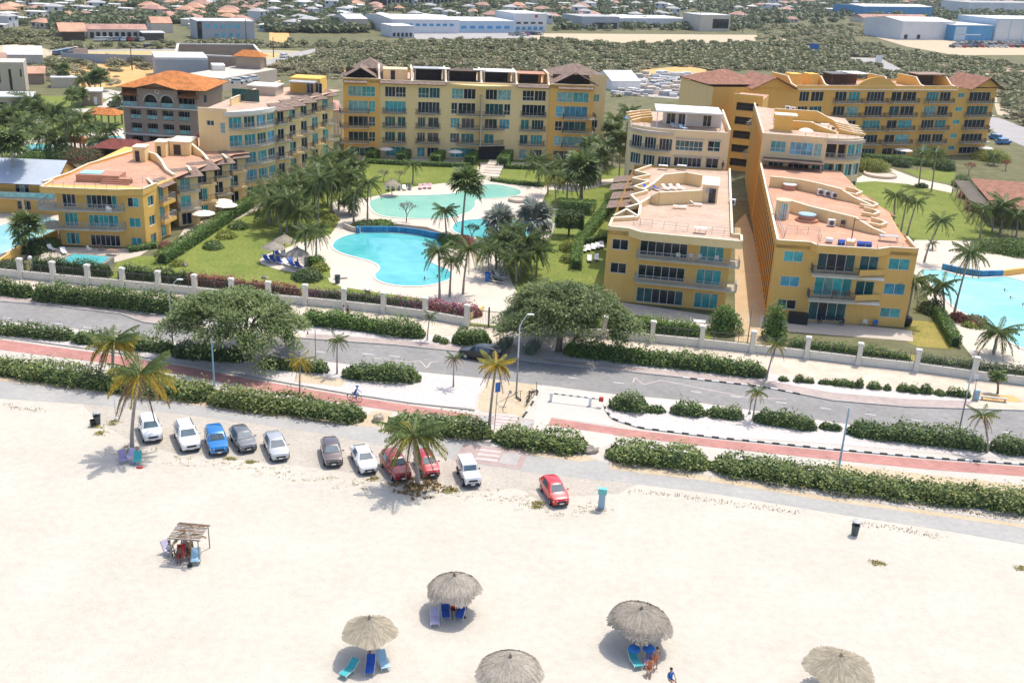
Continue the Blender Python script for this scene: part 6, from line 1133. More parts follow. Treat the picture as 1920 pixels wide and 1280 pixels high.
lamp((324,645),(319,545),1.2,'curved arm street lamp beside the left spreading tree');lamp((402,724),(398,640),.0,'pale blue lamp pole rising from the hedge gap left of the cyclist','pole_blue','pole_blue',.09);lamp((968,738),(974,612),.8,'tall street lamp beside the parked scooters and barrier');lamp((1798,808),(1810,680),-.35,'tall street lamp on the right gravel verge near the bus stop');lamp((1572,880),(1589,764),0,'pale blue lamp pole beside the longest beach hedge','pole_blue','pole_blue',.09);lamp((1401,645),(1409,572),.0,'thin grey lamp pole at the mouth of the alley','pole_grey','pole_grey',.06);lamp((592,675),(590,618),0,'thin dark pole beside the left spreading tree shade','pole_grey','pole_grey',.05);lamp((1405,776),(1409,729),0,'short grey post beside the young palm on the right verge','pole_grey','pole_grey',.05)
lamp((218,788),(217,742),0,'white post on the sand edge below the left palms','pole_white','pole_white',.05)
def sign(base,top,w_,h_,m,label,tilt=0,name='road_sign',rz=0):
 p=at(*base);z,lean=height_of(p,*top);r=empty(name,p,rz);tag(r,label,'sign');b=Mb();b.tube([(0,0,0),(lean,0,z)],.045,6);link('post',b.mesh('post','pole_grey'),r);b=Mb();b.box(lean-w_/2,lean+w_/2,-.06,-.03,z-h_,z);link('sign_face',b.mesh('sign_face',m),r);return r
sign((927,805),(934,717),.55,1.0,'sign_blue','blue sign on a post under the leaning yellow palm',rz=.5);sign((942,768),(957,731),.3,.35,'metal_grey','small tilted sign on a thin post in the sandy corner');sign((1826,752),(1832,702),.5,.5,'white_plastic','thin bus stop sign at the right pavement');sign((60,517),(60,482),.05,.05,'pole_grey','garden globe lamp behind the fence by the plunge pool',name='globe_lamp')
g=[o for o in COL.objects if o.name.startswith('globe_lamp')][0];g['category']='lamp';b=Mb();b.ball((0,0,2.5),.3,seg=10,rings=7);link('globe',b.mesh('globe','white_plastic'),g)
p=at(1832,750);r=empty('bus_stop_bench',p,FA);tag(r,'pale blue and white bus stop box at the right pavement','bus stop');b=Mb();b.box(-.5,.1,-.2,.2,0,1.2);link('panel',b.mesh('panel','pole_blue'),r);b=Mb();b.box(.3,3.2,.1,.5,.4,.48);link('seat',b.mesh('seat','concrete'),r)
for x in(.5,2.9):b=Mb();b.box(x,x+.12,.15,.45,0,.4);link('leg',b.mesh('leg','concrete'),r)
sheet('soil_bed',[(1835,738),(1900,742),(1918,754),(1845,752)],.042,'orange_soil')
p,q=at(1033,752),at(1106,761);d=q-p;r=empty('barrier',p,math.atan2(d.y,d.x));tag(r,'red and white striped boom barrier across the beach driveway','barrier');w_=d.length
for x in(0,w_):b=Mb();b.box(x-.14,x+.14,-.14,.14,0,1.0);link('post',b.mesh('post','white_plastic'),r)
for i in range(13):b=Mb();x=-.1+i*(w_+1.0)/13;b.box(x,x+(w_+1.0)/13-.01,-.05,.05,.86,.97);link('boom_stripe',b.mesh('boom_stripe','metal_dark' if i%2 else 'white_paint'),r)
b=Mb();b.box(w_+.9,w_+1.35,-.16,.16,.7,1.15);link('counterweight',b.mesh('counterweight','red_paint'),r)
def rock(px,py,s,label):
 p=at(px,py);rn=np.random.default_rng(int(px));b=Mb();b.ball((0,0,s*.3),s,s*.6,s*.45,seg=9,rings=6);b.v=[tuple(np.array(v)*(1+.18*rn.normal(size=3)))for v in b.v];o=link('rock',b.mesh('rock','rock'),None,p,px);tag(o,label,'rock','rocks at the hedge gaps')
rock(708,788,.8,'brown rock in the gap beside the second beach hedge');rock(1106,848,.8,'pale rock at the right end of the hedge by the crossing');rock(345,498,.7,'low rock at the near end of the long clipped hedge');rock(496,522,.5,'white rock on the lawn behind the left spreading tree')
def bin_(px,py,label,hood=True,m='bin_green',s=1):
 p=at(px,py);r=empty('litter_bin',p,FA);tag(r,label,'bin');b=Mb();b.lathe([(.27*s,0),(.33*s,.85*s),(.36*s,.88*s),(.36*s,.95*s),(.28*s,.95*s),(.27*s,.6*s)],12);link('drum',b.mesh('drum',m),r)
 if hood:
  for a in range(4):b=Mb();c,s_=math.cos(a*1.57+.78)*.3,math.sin(a*1.57+.78)*.3;b.box(c-.03,c+.03,s_-.03,s_+.03,.95,1.25);link('hood_post',b.mesh('hood_post',m),r)
  b=Mb();b.lathe([(.38,1.25),(.38,1.32),(.15,1.4)],12);link('hood',b.mesh('hood','metal_grey'),r)
 return r
bin_(1602,1002,'grey green litter bin at the edge of the beach road');bin_(183,796,'dark litter bin on the sand at the left',True);bin_(174,799,'small black bin bag stand beside the left litter bin',False,'black',.7);bin_(914,527,'blue bin on the pool deck below the palm',False,'sign_blue',1.3);bin_(633,531,'dark bin on the pool deck near the fence',False,'bin_green',1.2)
p=at(1127,954);r=empty('beach_shower',p,-.15);tag(r,'teal topped beach shower post on a small concrete base','beach shower');b=Mb();b.box(-.28,.28,-.15,.15,.05,1.5);link('panel',b.mesh('panel','pole_blue'),r);b=Mb();b.box(-.36,.36,-.2,.2,1.5,2.0);link('cap',b.mesh('cap','teal_paint'),r);b=Mb();b.tube([(.36,0,1.8),(.8,-.05,1.75)],.03,5);b.tube([(-.36,0,1.8),(-.7,-.05,1.75)],.03,5);link('shower_arm',b.mesh('shower_arm','metal_grey'),r);b=Mb();b.lathe([(.55,0),(.5,.08)],9);link('base',b.mesh('base','rock'),r)
# cars
CARS={'white':(.76,.76,.76),'pearl':(.72,.74,.76),'blue':(.012,.19,.50),'grey':(.16,.17,.18),'silver':(.46,.48,.50),'brown':(.125,.10,.10),'maroon':(.30,.015,.025),'red':(.46,.014,.025),'scarlet':(.60,.018,.028),'carblack':(.012,.012,.014)}
for k,c in CARS.items():mat('car_'+k,c,.28,.03,.5,spec=.5,coat=.8,metal=.25 if k in('silver','grey','blue','brown')else 0)
glass('car_glass',(.075,.115,.14),.05,.9);mat('tyre',(.018,.018,.018),.9,.1,3);mat('rim',(.45,.46,.47),.35,.05,3,metal=.8);mat('headlight',(.70,.74,.78),.12,.04,2,spec=.8);mat('tail_red',(.35,.01,.01),.25,.1,2);mat('plate',(.75,.75,.72),.5,.05,3);mat('trim_black',(.022,.022,.024),.55,.1,3)  # car_glass base colour lightened to blue grey, painting in reflected sky
STY={'suv':[(0,.72,.42,.78,.78,0),(.03,.86,.30,.92,.92,0),(.12,.94,.26,1.02,1.02,0),(.27,.97,.26,1.10,1.10,0),(.40,.98,.26,1.12,1.62,.70),(.48,.98,.26,1.12,1.70,.74),(.78,.98,.26,1.13,1.69,.74),(.93,.96,.28,1.12,1.58,.68),(.985,.92,.34,1.05,1.05,0),(1,.82,.45,.85,.85,0)],'hatch':[(0,.66,.38,.66,.66,0),(.03,.80,.26,.80,.80,0),(.12,.90,.22,.92,.92,0),(.25,.95,.22,1.0,1.0,0),(.42,.96,.22,1.02,1.46,.64),(.50,.96,.22,1.02,1.53,.68),(.76,.96,.22,1.04,1.51,.68),(.92,.94,.24,1.05,1.36,.60),(.985,.90,.32,.98,.98,0),(1,.80,.42,.8,.8,0)],'sedan':[(0,.66,.36,.62,.62,0),(.03,.82,.24,.76,.76,0),(.12,.91,.2,.86,.86,0),(.27,.95,.2,.95,.95,0),(.42,.96,.2,.97,1.38,.62),(.50,.96,.2,.97,1.45,.66),(.72,.96,.2,.98,1.43,.65),(.90,.95,.22,.99,1.08,.58),(.97,.92,.28,.96,.96,0),(1,.82,.4,.76,.76,0)],'boxy':[(0,.78,.45,.88,.88,0),(.02,.84,.42,1.02,1.02,0),(.10,.86,.42,1.10,1.10,0),(.32,.88,.42,1.14,1.14,0),(.385,.90,.42,1.14,1.66,.74),(.42,.90,.42,1.14,1.74,.76),(.80,.90,.42,1.14,1.74,.76),(.955,.90,.42,1.14,1.70,.75),(.975,.90,.45,1.12,1.12,0),(1,.86,.5,.95,.95,0)]}
def car(style,col,L,W,label,loc,rz,group='cars parked on the sand',cat='car',bits=()):
 """nose points along -y of its own frame"""
 r=empty('parked_car' if 'parked' in group else 'car',loc,rz);tag(r,label,cat,group);S=STY[style];k=W/1.94;b=Mb();n=len(S)
 ring=lambda s:[(-s[1]*k*.93,s[0]*L,s[2]),(-s[1]*k,s[0]*L,(s[2]+s[3])/2),(-s[1]*k*.97,s[0]*L,s[3])]+([(-s[5]*k,s[0]*L,s[4]-.05),(-s[5]*k*.8,s[0]*L,s[4])]if s[5]else[(-s[1]*k*.88,s[0]*L,s[3]+.015),(-s[1]*k*.55,s[0]*L,s[3]+.045)])
 R_=[ring(s)+[(-x,y,z)for x,y,z in ring(s)[::-1]]for s in S];m=len(R_[0])
 for ring_ in R_:b.v+=ring_
 for i in range(n-1):
  for j in range(m-1):b.f.append((i*m+j,i*m+j+1,(i+1)*m+j+1,(i+1)*m+j));b.m.append(0)
  b.f.append((i*m+m-1,i*m,(i+1)*m,(i+1)*m+m-1));b.m.append(1)
 b.f.append(tuple(range(m))[::-1]);b.m.append(0);b.f.append(tuple((n-1)*m+j for j in range(m)));b.m.append(0)
 body=link('body',b.mesh('body',['car_'+col,'trim_black'],True),r)
 try:body.data.set_sharp_from_angle(angle=math.radians(28))
 except Exception:pass
 def quad(name,P_,m_,off):
  P_=[Vector(p)for p in P_];c=sum(P_,Vector())/len(P_);nn=(P_[1]-P_[0]).cross(P_[2]-P_[0]).normalized();nn=nn if nn.dot(c-Vector((0,L*.5,.8)))>0 else-nn
  P_=[c+(p-c)*.9+nn*off for p in P_];bb=Mb();bb.poly(P_ if(P_[1]-P_[0]).cross(P_[2]-P_[0]).dot(nn)>0 else P_[::-1]);return link(name,bb.mesh(name,m_),r)
 gi=next(i for i,s in enumerate(S)if s[5]);ge=max(i for i,s in enumerate(S)if s[5])
 h0,h1=S[gi-1],S[gi+1];hood=lambda s,f:(s[1]*k*f,s[0]*L,s[3]+.04);rf=lambda s,f:(s[5]*k*f,s[0]*L,s[4]-.02)
 quad('windscreen',[(-h0[1]*k*.82,h0[0]*L,h0[3]+.045),(h0[1]*k*.82,h0[0]*L,h0[3]+.045),rf(S[gi],.95),rf(S[gi],-.95)],'car_glass',.025)
 e0,e1=S[ge],S[ge+1];quad('rear_window',[(e1[1]*k*.8,e1[0]*L,e1[3]+.04),(-e1[1]*k*.8,e1[0]*L,e1[3]+.04),rf(e0,-.95),rf(e0,.95)],'car_glass',.03)
 for sg in(-1,1):
  for a,c in((gi,(gi+1)),(gi+1,gi+2)):
   A_,C_=S[a],S[c];quad('side_window',[(sg*A_[1]*k*.97,A_[0]*L+(.12 if a==gi else.04),A_[3]+.03),(sg*C_[1]*k*.97,C_[0]*L,C_[3]+.03),(sg*C_[5]*k,C_[0]*L,C_[4]-.06),(sg*A_[5]*k,A_[0]*L+(.1 if a==gi else.04),A_[4]-.06)],'car_glass',.02)
  f=S[1];b=Mb();b.box(-.19,.19,-.05,.05,-.07,.08);link('headlight',b.mesh('headlight','headlight'),r,(sg*f[1]*k*.76,f[0]*L-.02,f[3]-.16),sg*.35)
  t=S[-2];b=Mb();b.box(-.1,.1,-.05,.05,-.14,.14);link('tail_light',b.mesh('tail_light','tail_red'),r,(sg*t[1]*k*.88,t[0]*L+.02,t[3]-.18))
  b=Mb();b.ball((0,0,0),.11,.07,.08,seg=7);link('mirror',b.mesh('mirror','trim_black' if style=='boxy' else 'car_'+col),r,(sg*(S[gi][1]*k+.1),S[gi-1][0]*L+.28,S[gi][3]+.06))
  for y in(.19,.81):
   R0=.36 if style in('suv','boxy')else.32;b=Mb();b.tube([(sg*.10,0,0),(-sg*.10,0,0)],R0,16);w_=link('wheel',b.mesh('wheel','tyre'),r,(sg*(W/2-.11),y*L,R0));b=Mb();b.tube([(sg*.105,0,0),(sg*.115,0,0)],R0*.62,12);link('rim',b.mesh('rim','rim'),w_)
 b=Mb();b.box(-.42,.42,-.03,.03,-.09,.09);link('grille',b.mesh('grille','trim_black'),r,(0,S[0][0]*L-.0,S[0][3]-.1));b=Mb();b.box(-.19,.19,-.015,.015,-.06,.06);link('number_plate',b.mesh('number_plate','plate'),r,(0,-.03,.45));b=Mb();b.box(-.62*k,.62*k,-.03,.05,-.06,.06);link('bumper',b.mesh('bumper','trim_black'),r,(0,.0,.33 if style!='boxy' else.5))
 if 'rails' in bits:
  for sg in(-1,1):b=Mb();b.tube([(sg*.66*k,S[gi+1][0]*L,S[gi+1][4]+.05),(sg*.66*k,S[ge-1][0]*L+.3,S[ge-1][4]+.05)],.03,5);link('roof_rail',b.mesh('roof_rail','trim_black'),r)
 if 'spare' in bits:b=Mb();b.tube([(0,L+.02,.98),(0,L+.22,.98)],.34,14);link('spare_wheel',b.mesh('spare_wheel','tyre'),r)
 return r
for st,col,L,W,(bx,by),(fx,fy),lab,bits in(('suv','pearl',4.2,1.78,(276.7,777.7),(288,827),'white compact car parked nearest the leaning palm at the left',()),('suv','white',4.7,1.87,(342,785),(360,844),'white sport utility car with roof rails left of the blue car',('rails',)),('suv','blue',4.2,1.8,(399,794),(412,851),'bright blue car parked between the white and grey cars',()),('hatch','grey',4.0,1.75,(448,796),(467,845),'dark grey hatchback parked right of the blue car',()),('hatch','silver',4.4,1.8,(511,806),(527,862),'silver car parked alone in the middle of the row',()),('hatch','brown',4.2,1.76,(618,817),(626,873),'dark brown car parked left of the white sedan',()),('sedan','white',4.4,1.76,(676.5,831),(693,886),'white sedan parked between the brown and red cars',()),('suv','maroon',4.3,1.78,(732,845),(757,900),'dark red car partly hidden by the palm fronds, left of the palm',()),('hatch','red',3.8,1.68,(792.5,840),(811,893),'red hatchback just right of the palm trunk',()),('boxy','white',3.65,1.66,(869,845),(887,911),'boxy white off road car with black bumper',('spare',)),('hatch','scarlet',3.9,1.7,(1029,886),(1053,947),'bright red hatchback parked alone near the beach shower',())):
 a=at(bx,by,1.5 if st!='boxy' else 1.7);c=at(fx,fy,.3);d=Vector((a.x-c.x,a.y-c.y,0));car(st,col,L,W,lab,(c.x,c.y,.02),math.atan2(-d.x,d.y),bits=bits)
p,q=at(862,672),at(940,684);d=q-p;car('suv','carblack',4.9,1.95,'black car driving along the main road under the right spreading tree',(p.x,p.y+1.0,.03),math.atan2(-d.x,d.y),'cars on the road')
# people
for k,c in(('skin',(.42,.24,.16)),('skin_dark',(.20,.11,.07)),('hair',(.03,.02,.015)),('cloth_blue',(.02,.16,.50)),('cloth_white',(.75,.74,.70)),('cloth_black',(.02,.02,.022)),('cloth_red',(.50,.03,.03)),('cloth_orange',(.62,.18,.06)),('cloth_teal',(.06,.42,.42)),('cloth_purple',(.32,.28,.46)),('cloth_sky',(.36,.58,.72)),('cloth_pink',(.72,.42,.42))):mat(k,c,.8,.06,4)
POSE={'stand':dict(hip=.92,ch=(0,0,1.32),hd=(0,-.02,1.62),kn=[(-.1,-.02,.48),(.1,.02,.48)],ft=[(-.11,0,.06),(.12,.04,.06)],el=[(-.27,.02,1.1),(.27,.02,1.1)],ha=[(-.29,-.1,.86),(.29,-.1,.86)]),'walk':dict(hip=.91,ch=(0,-.03,1.32),hd=(0,-.06,1.62),kn=[(-.1,-.2,.5),(.1,.06,.48)],ft=[(-.1,-.3,.07),(.1,.35,.1)],el=[(-.26,.15,1.1),(.26,-.1,1.1)],ha=[(-.25,.05,.88),(.25,-.28,.92)]),'sit':dict(hip=.42,ch=(0,.05,.84),hd=(0,.02,1.14),kn=[(-.12,-.42,.46),(.12,-.42,.46)],ft=[(-.12,-.5,.06),(.12,-.5,.06)],el=[(-.28,-.02,.64),(.28,-.02,.64)],ha=[(-.2,-.26,.54),(.2,-.26,.54)]),'ride':dict(hip=.95,ch=(0,-.22,1.34),hd=(0,-.32,1.62),kn=[(-.11,-.36,.78),(.11,-.22,.62)],ft=[(-.11,-.12,.42),(.11,-.02,.18)],el=[(-.26,-.38,1.14),(.26,-.38,1.14)],ha=[(-.26,-.58,1.04),(.26,-.58,1.04)]),'swim':dict(hip=-.5,ch=(0,0,-.08),hd=(0,-.02,.22),kn=[(-.1,0,-.7),(.1,0,-.7)],ft=[(-.1,.1,-.9),(.1,.1,-.9)],el=[(-.35,-.1,-.02),(.35,-.1,-.02)],ha=[(-.5,-.35,.0),(.5,-.3,.02)]),'lie':dict(hip=.36,ch=(0,.38,.50),hd=(0,.66,.68),kn=[(-.1,-.45,.42),(.1,-.45,.44)],ft=[(-.1,-.9,.36),(.1,-.9,.36)],el=[(-.3,.25,.4),(.3,.25,.4)],ha=[(-.26,0,.38),(.26,0,.38)])}
def person(loc,rz,pose,top,legs,label,skin='skin',hair='hair',group=None,s=1.0,hat=None):
 q=POSE[pose];H=Vector((0,0,q['hip']));ch=Vector(q['ch']);hd=Vector(q['hd']);V=[H,H.lerp(ch,.5),ch,ch.lerp(hd,.42),hd,hd+(hd-ch).normalized()*.12];E_=[(0,1),(1,2),(2,3),(3,4),(4,5)];R_=[.15,.14,.16,.055,.095,.085];reg=['l','t','t','s','s','s']
 for sd in(0,1):
  sg=-1 if sd==0 else 1;n=len(V);kn,ft,el,ha=(Vector(q[x][sd])for x in('kn','ft','el','ha'))
  V+=[H+Vector((sg*.1,0,-.06)),kn,ft,ft+Vector((0,-.16,-.02)),ch+Vector((sg*.17,0,.04)),el,ha];E_+=[(0,n),(n,n+1),(n+1,n+2),(n+2,n+3),(2,n+4),(n+4,n+5),(n+5,n+6)];R_+=[.10,.065,.045,.04,.07,.045,.036];reg+=['l','l' if legs[1]=='long' else 's','s','s','t','t' if top[1]=='long' else 's','s']
 me=bpy.data.meshes.new('person');me.from_pydata([tuple(v)for v in V],E_,[]);o=bpy.data.objects.new('tmp_body',me);COL.objects.link(o);md=o.modifiers.new('s','SKIN');md.use_smooth_shade=True
 for i,v in enumerate(me.skin_vertices[0].data):v.radius=(R_[i],R_[i]*.82);v.use_root=i==0
 o.modifiers.new('u','SUBSURF').levels=1;dg=bpy.context.evaluated_depsgraph_get();me2=bpy.data.meshes.new_from_object(o.evaluated_get(dg));bpy.data.objects.remove(o);bpy.data.meshes.remove(me)
 me2.materials.clear()
 for m in(skin,top[0],legs[0]):me2.materials.append(M[m])
 VA=np.array([tuple(v)for v in V])
 for f in me2.polygons:f.material_index={'s':0,'t':1,'l':2}[reg[int(np.argmin(((VA-np.array(f.center))**2).sum(1)))]];f.use_smooth=True
 bm=bmesh.new();bm.from_mesh(me2);x=Mb()
 for sd in(0,1):
  ha,el=Vector(q['ha'][sd]),Vector(q['el'][sd]);d=(ha-el).normalized();sx=Vector((1,0,0))if abs(d.x)<.8 else Vector((0,1,0));sx=(sx-d*sx.dot(d)).normalized();up=d.cross(sx)
  x.tube([ha-d*.02,ha+d*.07],[.036,.04],6)
  for k,l in enumerate((.065,.075,.07,.055)):b0=ha+d*.06+sx*(.03-.02*k);x.tube([b0,b0+d*l*.6+up*.01,b0+d*l+up*.03],[.010,.009,.007],4)
  b0=ha+sx*.03;x.tube([b0,b0+d*.04+sx*.03],[.012,.009],4)
 nose=hd+Vector((0,-.085,.0));x.ball(nose,.016,.024,.022,seg=5,rings=4);x.ball(hd+Vector((.083,0,0)),.014,.022,.032,seg=5,rings=4);x.ball(hd+Vector((-.083,0,0)),.014,.022,.032,seg=5,rings=4)
 xm=x.mesh('x',skin);bm.from_mesh(xm);bm.to_mesh(me2);bm.free();bpy.data.meshes.remove(xm)
 o=link('person',me2,None,loc,rz,s);tag(o,label,'person',group);b=Mb();hh=hd+Vector((0,.02,.05));b.ball(hh,.105,.115,.10,seg=9,rings=6);link('hair',b.mesh('hair',hair),o)
 b=Mb()
 for sg in(-1,1):b.ball(hd+Vector((sg*.034,-.088,.02)),.012,.006,.008,seg=5,rings=3)
 b.box(hd.x-.025,hd.x+.025,hd.y-.092,hd.y-.086,hd.z-.05,hd.z-.042);link('face_features',b.mesh('face_features','cloth_black'),o)
 if hat:b=Mb();b.lathe([(.2,hh.z+.03),(.2,hh.z+.045),(.11,hh.z+.05),(.1,hh.z+.13)],10,(hh.x,hh.y));link('hat',b.mesh('hat',hat),o)
 return o
S_,Lg='short','long'
G0='people on the beach'
def bicycle(loc,rz,m,label,group,motor=False):
 r=empty('bicycle',loc,rz);tag(r,label,'bicycle',group)
 for y in(-.52,.52):
  b=Mb();b.tube([(0,y+.33*math.cos(i*math.pi/8),.34+.33*math.sin(i*math.pi/8))for i in range(17)],.028,5,cap=False)
  w_=link('wheel',b.mesh('wheel','tyre'),r);b=Mb()
  for i in range(8):b.tube([(0,y,.34),(0,y+.31*math.cos(i*.785),.34+.31*math.sin(i*.785))],.006,3)
  link('spokes',b.mesh('spokes','metal_grey'),w_)
 b=Mb();B_,S1,H_=(0,.03,.32),(0,.2,.82),(0,-.38,.86)
 for a,c in((B_,S1),(B_,H_),(S1,H_),(B_,(0,.52,.34)),(S1,(0,.52,.34)),(H_,(0,-.52,.34))):b.tube([a,c],.026,5)
 link('frame',b.mesh('frame',m),r);b=Mb();b.tube([H_,(0,-.42,1.02)],.02,5);b.tube([(-.28,-.36,1.04),(0,-.44,1.03),(.28,-.36,1.04)],.018,5);link('handlebar',b.mesh('handlebar','trim_black'),r);b=Mb();b.ball((0,.22,.9),.09,.15,.05,seg=7);link('saddle',b.mesh('saddle','trim_black'),r);b=Mb();b.tube([(-.14,.0,.24),(0,.03,.32),(.14,.06,.40)],.02,4);link('pedals',b.mesh('pedals','trim_black'),r);return r
def scooter(loc,rz,label):
 r=empty('kick_scooter',loc,rz);tag(r,label,'scooter','scooters parked by the barrier');b=Mb();b.box(-.09,.09,-.4,.45,.12,.17);link('deck',b.mesh('deck','trim_black'),r);b=Mb();b.tube([(0,-.42,.14),(0,-.36,1.1)],.03,6);link('stem',b.mesh('stem','trim_black'),r);b=Mb();b.tube([(-.25,-.36,1.1),(.25,-.36,1.1)],.022,5);link('handlebar',b.mesh('handlebar','trim_black'),r)
 for y in(-.46,.5):b=Mb();b.tube([(-.03,y,.12),(.03,y,.12)],.12,10);link('wheel',b.mesh('wheel','tyre'),r)
 b=Mb();b.box(-.1,.1,.42,.62,.24,.28);link('mudguard',b.mesh('mudguard','trim_black'),r)
p=at(665,752);a=FA+1.4;bicycle((p.x,p.y,.03),a,'trim_black','bicycle ridden by the cyclist in blue on the cycle path','bicycles');person((p.x,p.y,.03),a,'ride',('cloth_blue',Lg),('cloth_blue',Lg),'cyclist dressed in blue riding along the red cycle path',hat='cloth_blue')
for x,y,rz,lab in((972,749,.5,'black kick scooter beside the tall lamp post'),(1000,736,2.2,'black kick scooter farthest from the beach in the parked group')):p=at(x,y);scooter((p.x,p.y,.045),rz,lab)
for x,y,rz,lab in((990,757,2.9,'black bicycle nearest the kerb in the parked group'),(994,749,2.6,'black bicycle behind another in the parked group')):p=at(x,y);bicycle((p.x,p.y,.045),rz,'trim_black',lab,'bicycles')
for x,y,c,lab in((644,597,'cloth_white','person in white walking along the fence pavement'),(652,598,'cloth_black','person in black walking along the fence pavement')):p=at(x,y);person((p.x,p.y,.03),FA+1.57,'walk',(c,S_),(c,Lg),lab)
for x,y,z,c,l,ps,lab in((1354,320,9.77,'cloth_black','cloth_black','stand','person standing at the far corner of the pale roof terrace'),(924,292,.02,'cloth_sky','cloth_white','walk','person in pale blue at the dark entrance of the long building'),(899,320,.02,'cloth_black','cloth_black','walk','person in dark clothes beside the garden stairs')):p=at(x,y,z);person(p,.2,ps,(c,S_),(l,Lg),lab)
for x,y,lab,m in((796,524,'swimmer nearest the left in the turquoise pool','skin_dark'),(820,520,'swimmer nearest the palm in the turquoise pool','skin_dark'),(1883,546,'swimmer farthest back in the right pool','skin_dark'),(1894,560,'swimmer in the middle of the right pool','skin'),(1917,573,'swimmer at the right edge of the right pool','skin')):p=at(x,y);person((p.x,p.y,.05),1.0,'swim',(m,S_),(m,S_),lab,m,group='swimmers in the pools')
# beach shades, chairs and belongings
def thatch(center,R_,zt,zr,label,m,seed,group='thatched beach umbrellas',tilt=0,n=2600,drop=.45,pole=True):
 p=at(*center,zt);rng=np.random.default_rng(seed);root=empty('thatched_umbrella',(p.x,p.y,0));tag(root,label,'beach umbrella',group)
 b=Mb();b.tube([(0,0,-.1),(0,0,zt-.1)],[.08,.07],7);link('pole',b.mesh('pole','wood_brown'),root)
 b=Mb()
 for i in range(8):a=i*math.pi/4;b.tube([(0,0,zt-.15),(math.cos(a)*R_*.9,math.sin(a)*R_*.9,zr+.02)],.03,4)
 link('rafters',b.mesh('rafters','wood_brown'),root)
 b=Mb();b.lathe([(R_*.93,zr-.02),(R_*.6,zr+(zt-zr)*.40-.06),(R_*.3,zr+(zt-zr)*.70-.06),(.05,zt-.06)],20);link('thatch_base',b.mesh('thatch_base',m),root)
 th=rng.random(n)*6.283;t0=rng.random(n)**.6;V=[]
 prof=lambda t:zr+(zt-zr)*(1-t)**1.15
 t1=np.minimum(t0+.28+.25*rng.random(n),1.03+.14*rng.random(n)*(1+.5*np.sin(th*5+seed)));r0,r1=t0*R_,t1*R_;z0=np.array([prof(min(t,1))for t in t0])+.03+.05*rng.random(n);z1=np.array([prof(min(t,1))for t in t1])-np.clip(t1-1,0,1)*R_*drop*2.2+.02*rng.random(n);dth=rng.normal(size=n)*.06;w0=.02+.02*rng.random(n)
 f=lambda th_,r_,z_:np.stack([np.cos(th_)*r_,np.sin(th_)*r_,z_+tilt*np.cos(th_)*r_],1);sd=np.stack([-np.sin(th),np.cos(th),np.zeros(n)],1)*w0[:,None]
 A_,C_=f(th,r0,z0),f(th+dth,r1,z1);V=np.stack([A_-sd,C_-sd*1.6,C_+sd*1.6,A_+sd],1);cloud('thatch',V,rng.random(n),m,None,root)
 b=Mb();b.lathe([(.16,zt-.08),(.1,zt+.12),(.05,zt+.25)],8);link('finial',b.mesh('finial',m),root);return root
thatch((852,1078),1.72,2.95,2.1,'grey thatched umbrella with blue loungers in the middle of the beach','leaf_thatch',1,tilt=.03,drop=.6);thatch((693,1158),1.58,3.0,2.0,'golden thatched umbrella with a pointed top, lower left of the others','leaf_thatch_gold',2,drop=.1);thatch((957,1231),1.85,2.95,2.1,'grey thatched umbrella cut by the bottom edge, centre','leaf_thatch',3,tilt=.04,drop=.35,n=3400);thatch((1203,1141),1.95,2.8,2.1,'ragged tilted grey thatched umbrella with two people beneath','leaf_thatch',4,tilt=-.07,drop=.6);thatch((1577,1229),1.95,3.0,2.1,'tan thatched umbrella cut by the bottom edge at the right','leaf_thatch_gold',5,drop=.1)
PT='thatched umbrellas by the turquoise pool'
for x,y,lab in((533,439,'back one of three thatched umbrellas on the deck tip'),(512,451,'left one of three thatched umbrellas on the deck tip'),(557,463,'right one of three thatched umbrellas on the deck tip'),(735,335,'thatched umbrella on the deck above the mint pool')):thatch((x,y),1.5,3.2,2.3,lab,'leaf_thatch_gold' if y<440 else 'leaf_thatch',x,PT,n=700)
def lounger(loc,rz,m,label,group,back=.6,fm='white_plastic',chair=False,L=1.9):
 r=empty('sun_lounger' if not chair else 'beach_chair',loc,rz);tag(r,label,'lounger' if not chair else 'chair',group);h=.34 if not chair else.36;y1=.25 if not chair else.28;y0=-L/2 if not chair else-.3;bl=.75
 b=Mb();b.box(-.31,.31,y0,y1,h,h+.04);link('seat',b.mesh('seat',m),r);b=Mb();T_=Matrix.Translation((0,y1,h))@Matrix.Rotation(back,4,'X');b.box(-.31,.31,0,bl,0,.04,T=T_);link('backrest',b.mesh('backrest',m),r)
 b=Mb()
 for sx in(-.33,.33):b.tube([(sx,y0,h),(sx,y1,h),(sx,y1+bl*math.cos(back),h+bl*math.sin(back))],.022,5)
 link('frame',b.mesh('frame',fm),r)
 for sx in(-.33,.33):
  for y in(y0+.12,y1-.02):b=Mb();b.tube([(sx,y,0),(sx,y,h)],.02,5);link('leg',b.mesh('leg',fm),r)
 return r
BL='loungers under the beach umbrellas'
mat('stripes',(.55,.50,.66),.8,.05,2)
for x,y,rz,m,lab in((835,1153,.15,'blue_fabric','left of two blue loungers under the middle grey umbrella'),(863,1154,-.1,'blue_fabric','right of two blue loungers under the middle grey umbrella'),(815,1166,.1,'stripes','lilac striped lounger left of the middle grey umbrella'),(694,1256,.05,'blue_fabric','deep blue lounger under the golden umbrella'),(654,1262,-.5,'cloth_teal','turquoise lounger left of the golden umbrella'),(719,1247,.4,'cloth_sky','pale lounger draped with towels right of the golden umbrella'),(1190,1244,.3,'cloth_teal','left lounger with a green towel under the tilted umbrella'),(1217,1243,-.2,'cloth_purple','right lounger under the tilted umbrella')):p=at(x,y);lounger((p.x,p.y,.02),rz,m,lab,BL,L=1.55).scale=(.9,.9,.9)
